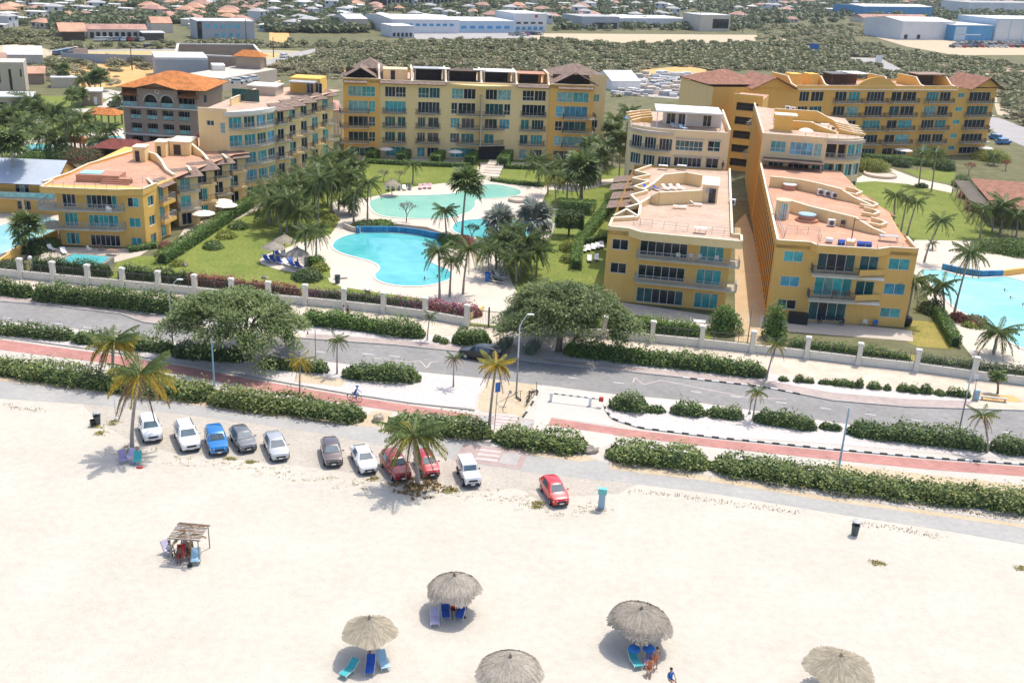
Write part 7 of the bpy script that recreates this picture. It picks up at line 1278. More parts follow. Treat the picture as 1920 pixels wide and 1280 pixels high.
def blob(name,px,py,sx,sy,sz,m,label,cat,rz=0,z=0):
 p=at(px,py);b=Mb();b.ball((0,0,sz*.8),sx,sy,sz,seg=10,rings=7);rn=np.random.default_rng(int(px+py));b.v=[tuple(np.array(v)*(1+.07*rn.normal(size=3)))for v in b.v];o=link(name,b.mesh(name,m,True),None,(p.x,p.y,z),rz);return tag(o,label,cat)
for x,lab in((1187,'left blue folded parasol under the tilted umbrella'),(1215,'right blue folded parasol under the tilted umbrella')):
 p=at(x,1236);r=empty('small_parasol',p);tag(r,lab,'parasol');b=Mb();b.lathe([(.45,.85),(.36,1.02),(.15,1.15),(.03,1.2)],10);link('canopy',b.mesh('canopy','cloth_blue'),r);b=Mb();b.tube([(0,0,0),(0,0,1.2)],.02,5);link('pole',b.mesh('pole','metal_grey'),r)
for x,y,rz,ps,t,l,lab in((1228,1253,.3,'stand','skin','cloth_orange','bather standing in orange swimwear by the tilted umbrella'),(1217,1262,-.2,'sit','cloth_orange','cloth_orange','bather sitting in orange by the tilted umbrella'),(849,1150,.2,'sit','cloth_red','cloth_black','person sitting in the shade of the middle grey umbrella'),(872,1142,.2,'stand','cloth_teal','cloth_teal','person in teal standing behind the blue lounger'),(1256,1282,.5,'sit','cloth_blue','cloth_blue','person in blue sitting at the bottom edge')):p=at(x,y);person((p.x,p.y,.02),rz,ps,(t,S_),(l,S_),lab,'skin' if x>1000 else 'skin_dark',group=G0)
p=at(356,1042);sh=empty('shade_shelter',p,-.06);tag(sh,'rough wooden shade shelter with a slatted roof and dry fronds','shelter');rs=random.Random(5)
for x in(-1.1,1.1):
 for y in(-.9,1.3):b=Mb();b.tube([(x,y,0),(x*.97,y,2.0)],[.055,.045],6);link('post',b.mesh('post','bark_grey'),sh)
for y in(-.9,1.3):b=Mb();b.tube([(-1.25,y,2.0),(1.25,y,2.0)],.05,6);link('beam',b.mesh('beam','bark_grey'),sh)
for i in range(11):y=-.95+i*.22;b=Mb();b.box(-1.2,1.2,y-.045,y+.05,2.05+rs.uniform(0,.03),2.09+.03);link('slat',b.mesh('slat',['bark_grey','wood_brown'][i%4==1]),sh,rz=rs.uniform(-.03,.03))
for i in range(12):link('palm_frond',FR['d'][1+i%2][i%2],sh,(rs.uniform(-.5,.5),rs.uniform(-.6,.6),2.14),scale=rs.uniform(1.0,1.6),rot=(rs.uniform(-.3,.3),.2,.3+i*.5))
SG2='people at the wooden shelter'
for dx,dy,rz,ps,t,l,lab in((-.5,-.7,.1,'sit','skin_dark','cloth_red','bare backed person in red shorts at the wooden shelter'),(.1,-.3,.4,'sit','cloth_black','cloth_black','person in black seated under the wooden shelter'),(-.4,.2,-.3,'stand','cloth_purple','cloth_black','person standing under the wooden shelter'),(-1.5,.0,.9,'sit','cloth_white','cloth_teal','person in a pale chair left of the wooden shelter')):q=p+Vector((dx,dy,.02));person(q,rz,ps,(t,S_),(l,S_),lab,'skin_dark',group=SG2)
for dx,dy,rz,m,lab in((.75,-1.0,.2,'cloth_sky','light blue beach chair at the right front of the shelter'),(-1.55,.05,.9,'stripes','striped beach chair left of the shelter'),(-.5,-.66,.1,'cloth_red','red beach chair under the shelter'),(.1,-.26,.4,'dark_fabric','black beach chair under the shelter')):q=p+Vector((dx,dy,.02));lounger(q,rz,m,lab,'chairs at the wooden shelter',1.0,'metal_grey',True)
o=blob('bag',356,1062,.2,.16,.17,'cloth_black','black bag on the sand before the shelter','bag');o=blob('bag',332,1046,.22,.15,.14,'leaf_agave','green bag left of the shelter','bag')
for x,y,rz,m,lab in((232,868,.5,'cloth_purple','lilac folding chair left in the shade of the palm'),(243,864,-.2,'stripes','striped folding chair middle in the shade of the palm'),(258,870,.2,'cloth_teal','teal folding chair right in the shade of the palm')):q=at(x,y);lounger((q.x,q.y,.02),rz,m,lab,'chairs in the palm shade',1.0,'metal_grey',True)
blob('bag',262,877,.3,.2,.08,'cloth_red','red towel heap by the folding chairs under the palm','towel');blob('bag',249,870,.22,.2,.18,'cloth_purple','lilac bag between the folding chairs','bag');blob('coconut',872,1178-40+20,.09,.09,.09,'wood_dark','small dark ball on the sand by the middle umbrella','ball')
# pool decks and terraces
PLg='sun loungers round the resort pools'
k=0
for L_,m,what in(([(728,357,.2),(738,356,.2),(748,356,.2),(758,356,.2),(768,355,.2)],'dark_fabric','dark lounger above the mint pool'),([(788,354,.1),(797,353,.1),(806,353,.1)],'cloth_pink','pink draped lounger above the mint pool'),([(500,490,.6),(512,491,.6),(524,494,.6),(536,497,.6),(548,500,.6),(560,503,.6),(519,478,.4),(532,480,.4),(545,488,.4)],'blue_fabric','lounger under the deck tip umbrellas'),([(922,528,1),(932,530,1),(930,520,1),(938,523,1)],'dark_fabric','dark lounger behind the blue bin'),([(1095,472,0),(1103,470,0),(1112,468,0),(1120,466,0),(1128,464,0),(1105,490,0),(1118,488,0)],'white_plastic','white lounger on the screened terrace'),([(1818,473,1.4)],'cloth_sky','blue and white lounger on the terrace above the right pool'),([(120,476,.6),(97,470,.9)],'white_plastic','white lounger beside the plunge pool'),([(640,522,2),(690,545,.3)],'canvas','pale lounger on the deck near the fence')):
 for i,(x,y,rz)in enumerate(L_):q=at(x,y);o=lounger((q.x,q.y,.03),rz,m if i%4!=3 else 'white_plastic',None,PLg);tag(o,(what+', '+['first','second','third','fourth','fifth','sixth','seventh','eighth','ninth'][i]+' from the left')if len(L_)>1 else what,'lounger',PLg)
def parasol(px,py,R_,label,m='canvas',z=2.6,group='white terrace parasols',zb=0):
 q=at(px,py,z+zb);r=empty('parasol',(q.x,q.y,zb));tag(r,label,'parasol',group);b=Mb();b.lathe([(R_,z-.45),(R_*.62,z-.18),(.05,z)],8);b.v=[(x,y,zz_)for x,y,zz_ in b.v];link('canopy',b.mesh('canopy',m),r);b=Mb();b.tube([(0,0,0),(0,0,z)],.035,6);link('pole',b.mesh('pole','metal_white'),r);b=Mb();b.lathe([(.3,0),(.28,.1)],10);link('foot',b.mesh('foot','metal_grey'),r);return r
for x,y,R_,lab in((381,395,1.9,'nearest of the parasols on the left villa terrace'),(424,380,1.9,'farther right parasol on the left villa terrace'),(417,373,1.7,'back parasol on the left villa terrace'),(592,308,2.2,'parasol at the foot of the cream wing'),(681,271,1.6,'leftmost parasol before the long building'),(724,276,1.6,'second parasol from the left before the long building'),(854,281,1.7,'parasol left of the dark entrance of the long building'),(1695,278,2.2,'parasol before the golden back building'),(1850,275,2.0,'parasol at the right corner of the golden back building')):parasol(x,y,R_,lab)
def table(px,py,z,label,m='white_plastic',w_=.8,d_=.5):
 q=at(px,py,z);r=empty('table',q,FA);tag(r,label,'table');b=Mb();b.box(-w_,w_,-d_,d_,.70,.75);link('tabletop',b.mesh('tabletop',m),r)
 for sx in(-1,1):
  for sy in(-1,1):b=Mb();b.box(sx*(w_-.1)-.03,sx*(w_-.1)+.03,sy*(d_-.08)-.03,sy*(d_-.08)+.03,0,.7);link('leg',b.mesh('leg','metal_grey'),r)
def chair(px,py,z,rz,m,label,group):
 q=at(px,py,z);r=empty('patio_chair',q,rz);tag(r,label,'chair',group);b=Mb();b.box(-.26,.26,-.25,.25,.40,.45);link('seat',b.mesh('seat',m),r);b=Mb();b.box(-.27,.27,.22,.27,.45,.95);link('backrest',b.mesh('backrest',m),r)
 for sx in(-1,1):
  b=Mb();b.box(sx*.29-.03,sx*.29+.03,-.24,.26,.6,.65);link('armrest',b.mesh('armrest',m),r)
  for sy in(-1,1):b=Mb();b.box(sx*.24-.025,sx*.24+.025,sy*.22-.025,sy*.22+.025,0,.4);link('leg',b.mesh('leg',m),r)
for i,(x,y)in enumerate(((1271,486),(1295,487),(1311,488),(1343,491))):chair(x,y,6.72,2.9,'white_plastic',['first','second','third','fourth'][i]+' white plastic chair from the left on the balcony','white balcony chairs')
for x,y,lab in((1564,556,'left brown wooden chair on the right block balcony'),(1588,557,'right brown wooden chair on the right block balcony')):chair(x,y,3.62,3.0,'wood_brown',lab,'brown balcony chairs')
table(1313,437,9.78,'white table near the front edge of the pale roof terrace');table(1665,452,10.18,'grey table bench at the right front of the orange roof terrace','metal_grey',1.2,.5);table(1556,605,.03,'dark dining table on the patio of the right block','dark_fabric',1.3,.5);table(1310,612,.03,'white table on the patio of the block left of the alley');table(212,478,.03,'brown table on the villa patio behind the plunge pool','wood_brown')
for x,y,z,rz,m,lab in((1536,606,.03,1.5,'dark_fabric','dark chair left of the patio dining table'),(1577,610,.03,-1.5,'dark_fabric','dark chair right of the patio dining table'),(1620,610,.03,3,'canvas','pale armchair on the right block patio'),(1640,611,.03,3,'cloth_blue','blue armchair on the right block patio'),(1600,604,.03,3,'tan_wall','brown armchair on the right block patio'),(190,470,.03,.5,'wood_brown','brown chair on the villa patio'),(168,472,.03,2.5,'white_plastic','white chair beside the plunge pool'),(1297,610,.03,1.4,'white_plastic','white chair at the patio table left of the alley'),(1545,480,6.98,3,'metal_grey','grey chair on the top balcony of the right block'),(205,398,5.72,3,'white_plastic','white chair on the top balcony of the left yellow block')):chair(x,y,z,rz,m,lab,'patio chairs')
for i,(x,y,z,m,lab)in enumerate(((1212,356,9.78,'blue_fabric','left blue lounger on the pale roof terrace'),(1228,356,9.78,'blue_fabric','right blue lounger on the pale roof terrace'),(1248,356,9.78,'white_plastic','first white lounger on the pale roof terrace'),(1262,356,9.78,'white_plastic','second white lounger on the pale roof terrace'),(1276,356,9.78,'white_plastic','third white lounger on the pale roof terrace'),(1275,391,9.78,'canvas','left tan lounger lying open on the pale roof terrace'),(1304,386,9.78,'canvas','right tan lounger lying open on the pale roof terrace'),(1265,240,15.32,'cloth_sky','left pale lounger on the curved block roof'),(1280,243,15.32,'cloth_sky','right pale lounger on the curved block roof'))):q=at(x,y,z);lounger(q,.6 if y<380 else 1.5,m,lab,'loungers on the roof terraces',.6 if y!=391 else.1)
for x,y,lab in((1458,232,'left white table on the far cream block roof'),(1500,236,'middle white table on the far cream block roof'),(1546,240,'right white table on the far cream block roof')):table(x,y,15.05,lab)
for x,y,m,lab in((1470,240,'white_plastic','white chair between tables on the far cream block roof'),(1485,234,'dark_fabric','dark chair between tables on the far cream block roof'),(1530,242,'dark_fabric','dark chair left of the right roof table'),(1562,248,'wood_brown','brown chair by the curved roof edge'),(1475,395,'white_plastic','white chair before the stair turret'),(1580,425,'dark_fabric','dark chair beside the grey roof spa')):chair(x,y,15.05 if y<300 else 10.18,2.6,m,lab,'roof terrace chairs')
parasol(1512,240,1.3,'white parasol on the far cream block roof','white_membrane',2.3,zb=15.05)
for x,y,lab in((1243,318,'red and white parasol base table by the curved block doors'),(1278,318,'white table before the curved block doors')):table(x,y,9.8,lab)
def ac(px,py,z,label,rz=0):
 q=at(px,py,z);r=empty('air_conditioner',q,rz);tag(r,label,'air conditioner','air conditioners on the roofs');b=Mb();b.box(-.5,.5,-.3,.3,.1,.95);link('case',b.mesh('case','white_plastic'),r);b=Mb();b.tube([(0,-.31,.52),(0,-.33,.52)],.33,14);link('fan_grille',b.mesh('fan_grille','metal_dark'),r)
 for x in(-.4,.4):b=Mb();b.box(x-.05,x+.05,-.28,.28,0,.1);link('foot',b.mesh('foot','metal_grey'),r)
for x,y,z,lab in((1538,366,10.18,'left of three white air conditioners on the orange roof'),(1551,369,10.18,'middle of three white air conditioners on the orange roof'),(1564,372,10.18,'right of three white air conditioners on the orange roof'),(1558,424,10.18,'air conditioner beside the round blue spa'),(1518,238,15.1,'air conditioner on the far cream block roof'),(1476,208,15.1,'left air conditioner by the far stair house'),(1486,210,15.1,'right air conditioner by the far stair house'),(1372,385,9.4,'air conditioner on the alley edge of the pale roof'),(343,290,TA,'air conditioner before the left block stair house')):ac(x,y,z,lab,FA)
for i,(x,y,m,lab)in enumerate(((1554,455,'white_plastic','white drum leftmost on the orange roof edge'),(1577,459,'blue_fabric','left blue drum on the orange roof edge'),(1613,462,'blue_fabric','middle blue drum on the orange roof edge'),(1627,463,'blue_fabric','right blue drum on the orange roof edge'),(1594,460,'cream','cream crate between the blue drums'))):
 q=at(x,y,10.18);b=Mb();b.tube([(-.42,0,.36),(.42,0,.36)],.36,12)if m!='cream' else b.box(-.5,.5,-.35,.35,0,.6);r=link('drum',b.mesh('drum',m,False),None,q,FA);tag(r,lab,'drum','drums on the orange roof edge')
q=at(1512,414,10.17);r=empty('spa_tub',q);tag(r,'round spa tub with a blue cover on the orange roof terrace','spa tub');b=Mb();b.lathe([(1.6,0),(1.6,.3)],18);link('step',b.mesh('step','terracotta'),r);b=Mb();b.lathe([(1.15,.3),(1.15,.85)],18);link('tub',b.mesh('tub','terracotta'),r);b=Mb();b.lathe([(1.25,.85),(1.25,1.02),(1.0,1.08)],18);link('cover',b.mesh('cover','pole_blue'),r)
q=at(1480,355,10.17);r=empty('spa_tub',q);tag(r,'round brick spa tub with a white cover at the back terrace wall','spa tub');b=Mb();b.lathe([(1.1,0),(1.1,.75)],16);link('tub',b.mesh('tub','terracotta'),r);b=Mb();b.lathe([(1.1,.75),(1.1,.85),(.9,.95)],16);link('cover',b.mesh('cover','cloth_white'),r)
q=at(1596,452,10.17);r=empty('cantilever_parasol_post',q);tag(r,'brown parasol post on a white block on the orange roof','parasol post');b=Mb();b.box(-.06,.06,-.06,.06,.3,3.0);link('post',b.mesh('post','wood_brown'),r);b=Mb();b.box(-.55,.55,-.45,.45,0,.25);link('base',b.mesh('base','white_plastic'),r);b=Mb();b.box(0,1.6,-.05,.05,2.9,3.0);link('arm',b.mesh('arm','wood_brown'),r)
q=at(1698,610);b=Mb();b.lathe([(.5,0),(.75,.7),(.65,1.2),(.5,1.25)],14);o=link('plant_pot',b.mesh('plant_pot','black'),None,q);tag(o,'big black pot holding a palm at the right block corner','pot')
q=at(1495,605);b=Mb();b.box(-1.2,1.2,-.7,.7,0,1.3);o=link('covered_grill',b.mesh('covered_grill','black'),None,q,FA);tag(o,'black covered grill on the patio left of the dining table','grill')
q0,q1,q2,q3=at(96,494,.8),at(190,500,.8),at(214,481,.8),at(136,474,.8);r=empty('plunge_pool',q0);tag(r,'raised plunge pool with stone side walls before the left yellow block','plunge pool');b=Mb();L_=[(v-q0)[:2]for v in(q0,q1,q2,q3)];b.prism(L_,-.8,.0);link('basin',b.mesh('basin','stone_wall'),r);c=[sum(v[0]for v in L_)/4,sum(v[1]for v in L_)/4];b=Mb();b.poly([(c[0]+(v[0]-c[0])*.84,c[1]+(v[1]-c[1])*.84,.02)for v in L_]);link('water',b.mesh('water','water_turquoise'),r);r.location.z=.8
o=strip('boundary_wall',[(48,402),(66,372),(108,382)],.3,0,2.4,'ochre_pale',1,False);tag(o,'tall plain yellow wall between the splash pool and the villa','wall');o=strip('boundary_wall',[(0,505),(40,478),(110,447)],.3,0,1.3,'ochre',1,False);tag(o,'orange wall along the splash pool edge','wall')
o=strip('tiled_wall',smooth_loop([at(674,438),at(700,436.5),at(740,437),at(780,441),at(806,446),at(830,452)],3)[:-3],.4,0,1.0,'pool_tiles_blue',1,False);tag(o,'curved blue tiled spill wall at the back of the turquoise pool','wall');o=strip('garden_wall',[(643,428),(658,434),(674,438)],.35,0,.8,'tan_pale',1,False);tag(o,'low stone wall at the left end of the raised bed','wall');o=strip('tiled_wall',[(1765,505),(1800,513),(1840,519),(1880,518)],.4,0,.9,'pool_tiles_blue',1,False);tag(o,'blue tiled wall at the back of the right pool','wall');o=strip('garden_wall',[(1880,518),(1925,512)],.4,0,.9,'ochre',1,False);tag(o,'orange wall continuing the blue tiled pool wall','wall')
sheet('planting_bed',[(646,424),(690,419),(740,420),(800,426),(840,440),(845,460),(830,452),(806,443),(780,438),(740,434),(700,433),(674,435)],.045,'earth_dark');sheet('planting_bed',[(800,587),(845,570),(890,578),(905,592),(875,603)],.045,'lawn');sheet('lawn_island',[(555,512),(600,497),(618,505),(620,520),(590,530),(555,522)],.045,'lawn')
for i,(px,py,R_,lab)in enumerate(((972,377,1.9,'low round rock ring beside the mint pool'),(1650,330,3.6,'round stone planter holding the lime tree'))):q=at(px,py);b=Mb();b.lathe([(R_,0),(R_,.55),(R_-.3,.55),(R_-.35,.4)],20);o=link('planter',b.mesh('planter','tan_pale'),None,q);tag(o,lab,'planter')
q0,q1=at(901,336),at(932,338);qd=(at(922,305)-at(905,336));r=empty('garden_stairs',q0);tag(r,'broad tiled garden stairs up to the dark entrance of the long building','stairs')
for i in range(7):t=i/7;a,c=q0-q0+qd*t,(q1-q0)+qd*t;b=Mb();b.box(0,(q1-q0).length*1.05,0,qd.length/7+.02,0,.12+.09*i);link('step',b.mesh('step','deck' if i%2 else 'patio'),r,a)
# far town
mat('ware_white',(.62,.64,.67),.7,.05,.2);mat('ware_blue',(.06,.27,.52),.6,.08,.2);mat('ware_pale',(.42,.55,.66),.7,.05,.2);mat('roof_pale',(.66,.65,.63),.7,.06,.1);mat('roof_orange',(.55,.31,.20),.9,.25,.2);mat('roof_red',(.45,.26,.20),.9,.25,.2);mat('roof_grey',(.42,.41,.40),.9,.1,.2);mat('house_cream',(.60,.54,.45),.9,.06,.2);mat('house_pink',(.56,.40,.33),.9,.06,.2);mat('grey_wall',(.40,.42,.45),.8,.05,.2);mat('roof_blue_grey',(.48,.53,.60),.6,.06,.25)
def slab_building(name,label,cat,px0,px1,py,h,depth,wm,rm,wins=(),slope=.0,group=None,parapet=.0,ov=0,py1=None):
 """flat or low-pitched building whose front foot runs from px0 to px1"""
 p,q=at(px0,py),at(px1,py if py1 is None else py1);d=q-p;w_=d.length;r=empty(name,p,math.atan2(d.y,d.x));tag(r,label,cat,group)
 b=Mb();b.box(0,w_,0,depth,0,h);link('wall',b.mesh('wall',wm),r);b=Mb()
 if slope:
  for a,c,za,zc in((-ov,depth/2,h-.2,h+slope),(depth/2,depth+ov,h+slope,h-.2)):b.quad((-ov,a,za+.25),(w_+ov,a,za+.25),(w_+ov,c,zc+.25),(-ov,c,zc+.25));b.quad((-ov,a,za),(-ov,c,zc),(w_+ov,c,zc),(w_+ov,a,za))
  b.quad((-ov,-ov,h-.2),(w_+ov,-ov,h-.2),(w_+ov,-ov,h+.05),(-ov,-ov,h+.05));b.tri((0,0,h),(0,depth/2,h+slope),(0,depth,h));b.tri((w_,0,h),(w_,depth,h),(w_,depth/2,h+slope))
 else:b.box(-ov,w_+ov,-ov,depth+ov,h+.01,h+.3+parapet)
 link('roof',b.mesh('roof',rm),r)
 for(a,c,z0,z1,m)in wins:bb=Mb();bb.box(a*w_,c*w_,-.12,.02,z0,z1);link('window',bb.mesh('window',m),r)
 return r,w_
W_=lambda n,z0,z1,m,a=.04,c=.96,f=.6:[(a+(c-a)*i/n,a+(c-a)*(i+f)/n,z0,z1,m)for i in range(n)]
FB='buildings of the far town'
for a in(('office_building','grey two storey office building with square windows and a dark end stripe','office',371,478,74,7.2,14,'grey_wall','roof_pale',W_(5,4.4,6,'glass_blue',.15,.8,.5)+W_(4,1,2.5,'glass_blue',.3,.8,.45)+[(0,.08,.2,7.1,'glass_dark')]),('shop_row','long low arcade with pale red roof and dark doorways by the dry field','shops',165,278,73,3.6,9,'house_cream','roof_red',W_(9,.3,2.6,'glass_dark'),1.6),('pavilion','low dark walled hall with orange hipped roof left of the red roofed arcade','hall',117,160,77,3.6,12,'wood_dark','roof_orange',(),2.6,None,0,1),('kiosk','white roofed open kiosk right of the red roofed arcade','kiosk',270,308,76,2.8,7,'metal_dark','roof_pale',(),0,None,0,.6),('house','orange roofed house behind the red roofed arcade, by the office','house',285,325,62,4,10,'house_cream','roof_orange',(),2.2),('warehouse','wide blue and white warehouse with strip windows beyond the scrub','warehouse',735,860,63,6.5,34,'ware_white','roof_pale',W_(9,3.4,4.6,'ware_blue'),.8),('warehouse','white forecourt hall in front of the blue and white warehouse','warehouse',735,777,71,5,14,'ware_white','roof_pale',W_(5,.5,2.2,'glass_dark')),('warehouse','white and blue warehouse right of the radio mast','warehouse',860,965,62,5.6,26,'ware_pale','roof_pale',W_(6,2,3.4,'ware_blue')),('showroom','white showroom with a red emblem beside the mast warehouses','showroom',965,1024,60,9,22,'ware_white','roof_pale',W_(5,1,2.6,'ware_blue')+W_(4,4,5,'glass_dark')+[(.62,.7,7.2,8.6,'red_paint')]),('warehouse','green grey shed with pale roof left of the blue and white warehouse','warehouse',650,690,60,6,18,'tan_pale','roof_pale',(),1.5),('warehouse','low grey warehouse with a dark loading front','warehouse',1090,1160,55,6.5,20,'grey_wall','roof_grey',[(.3,.95,.3,3.5,'dark_void')]),('warehouse','long pale roofed warehouse right of the grey loading front','warehouse',1160,1290,52,5,24,'ware_white','roof_pale',W_(5,1,2,'glass_dark')),('cinema','pale box building with a big dark screen on its front','cinema',1311,1367,59,9,16,'house_cream','roof_pale',[(.42,.95,1.6,7,'glass_dark')]),('warehouse','blue walled warehouse with a pale roof below the town trees','warehouse',1616,1746,32,8,30,'ware_blue','roof_pale',(),1.0),('shop_row','low red roofed row under the blue walled warehouse','shops',1617,1740,43,3.4,12,'house_cream','roof_red',W_(8,.5,2,'glass_dark'),2),('warehouse','big white windowless warehouse at the edge of the scrub','warehouse',1688,1786,75,10.5,30,'ware_white','roof_pale',[(.06,.12,.5,3,'dark_void'),(.3,.36,.5,3,'dark_void')],1.5),('store','bright blue fronted store with a white canopy','store',1786,1858,77,9,26,'ware_blue','roof_pale',[(.02,.3,.4,8.4,'ware_pale'),(.05,.7,3.4,3.9,'white_membrane')]),('store','tall pale blue store at the far right edge','store',1862,1990,77,13,30,'ware_pale','roof_pale',W_(5,.6,12.4,'ware_white',.02,.98,.9)),('warehouse','grey warehouse behind the pale blue store','warehouse',1815,1960,24,9,30,'ware_white','roof_grey'),('unfinished_building','dark unfinished concrete building on columns at the top','building',725,846,14,9,30,'dark_void','roof_grey',W_(16,.3,8.5,'grey_wall',0,1,.25)),('shed','white pitched roof shed left of the dry field','shed',8,82,121,3,16,'house_cream','roof_pale',(),1.8),('house','beige cube house with narrow windows among the palms at the left edge','house',-15,50,176,8,9,'tan_pale','house_cream',[(.55,.62,1,6.5,'glass_dark'),(.88,.92,4.5,6.5,'glass_dark'),(.05,.3,3,6,'glass_dark')]),('house','red roofed house behind the beige cube house','house',-30,15,142,4,9,'house_cream','roof_red',(),2),('shed','flat white roofed shed among the hotel palms','shed',-10,60,206,3,8,'tan_pale','roof_pale',W_(2,.5,1.8,'glass_dark'),0,None,0,.4),('utility_house','small tan utility house with a white roof beside the hotel drive','utility house',147,192,198,3.4,6,'tan_wall','roof_pale',[(.66,.8,.2,2.2,'white_plastic'),(.42,.5,1.3,2,'white_plastic')],0,None,0,.3),('shed','orange roofed shed behind the hotel trees','shed',52,84,158,3,8,'tan_wall','roof_orange',(),1.4,None,0,.5),('shed','long white walled shed behind the hotel palms','shed',96,148,165,2.6,5,'house_cream','roof_pale'),('building','low white building behind the orange hotel roof','building',293,392,150,6,16,'grey_wall','roof_pale',(),0,None,.4),('building','tan flat building with parked cars on its white deck','building',418,520,172,3.4,14,'tan_pale','house_cream',(),0,None,0,0,152),('building','white roof structure left of the parked car deck','building',400,424,156,5,6,'cream_white','white_membrane'),('house','pale red tiled garage house right of the cream wing','house',616,642,256,6,14,'house_cream','roof_red',W_(4,.4,3,'white_plastic'),1.2),('tent','white peaked tent roof beside the rubble yard','tent',1146,1200,170,3,16,'white_membrane','white_membrane',(),2.4)):slab_building(*a,group=FB)if len(a)<13 else slab_building(*a[:12],group=FB,**dict(zip(('parapet','ov','py1'),a[13:])))
p=[at(*q)for q in((330,140),(500,148),(478,119),(335,118))];r=empty('walled_compound',p[0]);tag(r,'tan walled compound, open to the sky, behind the hotel','walled yard')
for i in range(4):a,c=p[i]-p[0],p[(i+1)%4]-p[0];d=c-a;b=Mb();b.box(0,d.length,0,.5,0,6.2);link('wall',b.mesh('wall','tan_wall'),r,a,math.atan2(d.y,d.x));b=Mb();b.box(-.1,d.length+.1,-.1,.6,6.21,6.6);link('coping',b.mesh('coping','cream_white'),r,a,math.atan2(d.y,d.x))
p,q=at(116,116),at(330,122);o=strip('boundary_wall',[(116,117),(330,122)],.4,0,3.0,'grey_wall',1,False);tag(o,'long grey wall edging the dry field','wall');o=strip('boundary_wall',[(140,111),(166,109)],.4,0,3.4,'house_pink',1,False);tag(o,'short orange wall at the left of the dry field','wall')
def gazebo(px,py,w_,z,h,m,label,posts='tan_wall',solid=False):
 p=at(px,py);g=Bld('gazebo',label,'gazebo',(p.x,p.y),-4);hip_roof(g,-w_,w_,-w_*.6,w_*.6,z,h,m,.6,w_*.6)
 if solid:b=Mb();b.box(-w_+.3,w_-.3,-w_*.5,w_*.5,0,z);g.part('wall',b,posts)
 else:
  for u in(-w_+.3,0,w_-.3):
   for v in(-w_*.5,w_*.5):b=Mb();b.box(u-.15,u+.15,v-.15,v+.15,0,z);g.part('post',b,posts)
gazebo(198,233,3.6,2.6,1.3,'pantile_orange','orange tiled gazebo by the hotel pools');gazebo(147,284,2.2,2.2,.9,'pantile_orange','small orange tiled bar roof between the hotel pools');gazebo(234,296,5,2.4,1.5,'pantile_maroon','brown thatch coloured roof at the foot of the tan hotel');gazebo(471,150,4.2,7.4,1.8,'pantile_orange','orange roofed tower room on the tan walled compound','tan_wall',True)
p,q=at(-60,396),at(147,404);F_=Bld('house','two storey ochre house with a long pale grey roof at the left edge','house',(p.x,p.y),math.degrees(math.atan2(q.y-p.y,q.x-p.x)));wl=(q-p).length
F_.facade((0,0),(wl-3,0),0,5.6,[(x,x+2.2,z,z+1.5,3,1,'kp')for x in(3,8,12.5,17)if x<wl-6 for z in(.6,3.4)],'ochre');F_.balcony([(0,0),(0,-1.3),(wl-3,-1.3),(wl-3,0)],2.8,[],'house_pink','glassy');F_.facade((wl-3,0),(wl-3,9),0,5.6,(),'ochre');bb=Mb();bb.poly([(wl-2.9,0,5.5),(wl-2.9,9,5.5),(wl-2.9,4.5,7.9)]);F_.part('gable',bb,'ochre')
F_.slope((-1,-1.6,5.2),(wl-2.6,-1.6,5.2),(wl-2.6,4.5,8.0),(-1,4.5,8.0),'roof_blue_grey');F_.slope((wl-2.6,10,5.2),(-1,10,5.2),(-1,4.5,8.0),(wl-2.6,4.5,8.0),'roof_blue_grey')
p,q=at(1864,388,3.6),at(1819,334,3.6);d=q-p;vl=d.length;V_=Bld('pavilion','brown tiled pavilion with a slatted pergola at the right edge','pavilion',(p.x,p.y),math.degrees(math.atan2(-d.x,d.y)));hip_roof(V_,.6,24,.6,vl-.6,3.6,2.4,'pantile_red',.6);bb=Mb();bb.box(1.6,23,1.6,vl-1.6,0,3.6);V_.part('wall',bb,'wood_dark')
for i in range(int(vl/.9)):bb=Mb();bb.box(-3.2,.2,-.07,.07,3.0,3.16);V_.part('pergola_slat',bb,'tan_pale',None,(0,.4+i*.9,0))
for u in(-3,-1.6):bb=Mb();bb.box(u-.06,u+.06,0,vl,2.84,3.0);V_.part('pergola_beam',bb,'wood_brown')
for i in range(6):bb=Mb();bb.box(-3.1,-2.9,-.1,.1,0,2.84);V_.part('post',bb,'tan_pale',None,(0,.5+i*(vl-1)/5,0))
p=at(1163,226);r=empty('solar_array',p,-.05);tag(r,'rows of blue solar panels behind the curved cream block','solar panels')
for i in range(9):
 for j in range(3):b=Mb();b.box(i*.95,i*.95+.88,0,.05,j*1.05,j*1.05+.98);link('solar_panel',b.mesh('solar_panel','ware_blue'),r,(0,1.0*j,.4),rot=(-.9,0,0))
sign((1528,101),(1528,82),4.4,4.4,'sign_blue','blue square sign board standing in the scrub');sign((1649,118),(1649,104),3,3,'white_plastic','pale double sign board by the scrub road')
p=at(884,57);r=empty('radio_mast',p);tag(r,'lattice radio mast by the blue and white warehouse','mast');b=Mb()
for k in range(4):a=k*1.5708;b.tube([(math.cos(a)*1.4,math.sin(a)*1.4,0),(math.cos(a)*.3,math.sin(a)*.3,17)],.1,4)
for i in range(8):z=2*i+1;f=1.4-1.1*z/17;b.tube([(f,0,z),(0,f,z+1),(-f,0,z),(0,-f,z+1),(f,0,z)],.06,4)
link('lattice',b.mesh('lattice','metal_grey'),r)
for x,y,t in((513,108,70),(462,82,36),(1392,62,18),(248,132,88),(1310,58,20)):lamp((x,y),(x,t),0,f'bare pole near {["the dry field palm", "the grey office", "the big screen building", "the field wall", "the left side of the big screen"][(513, 462, 1392, 248, 1310).index(x)]}','wood_dark','wood_dark',.16)
HP=[]
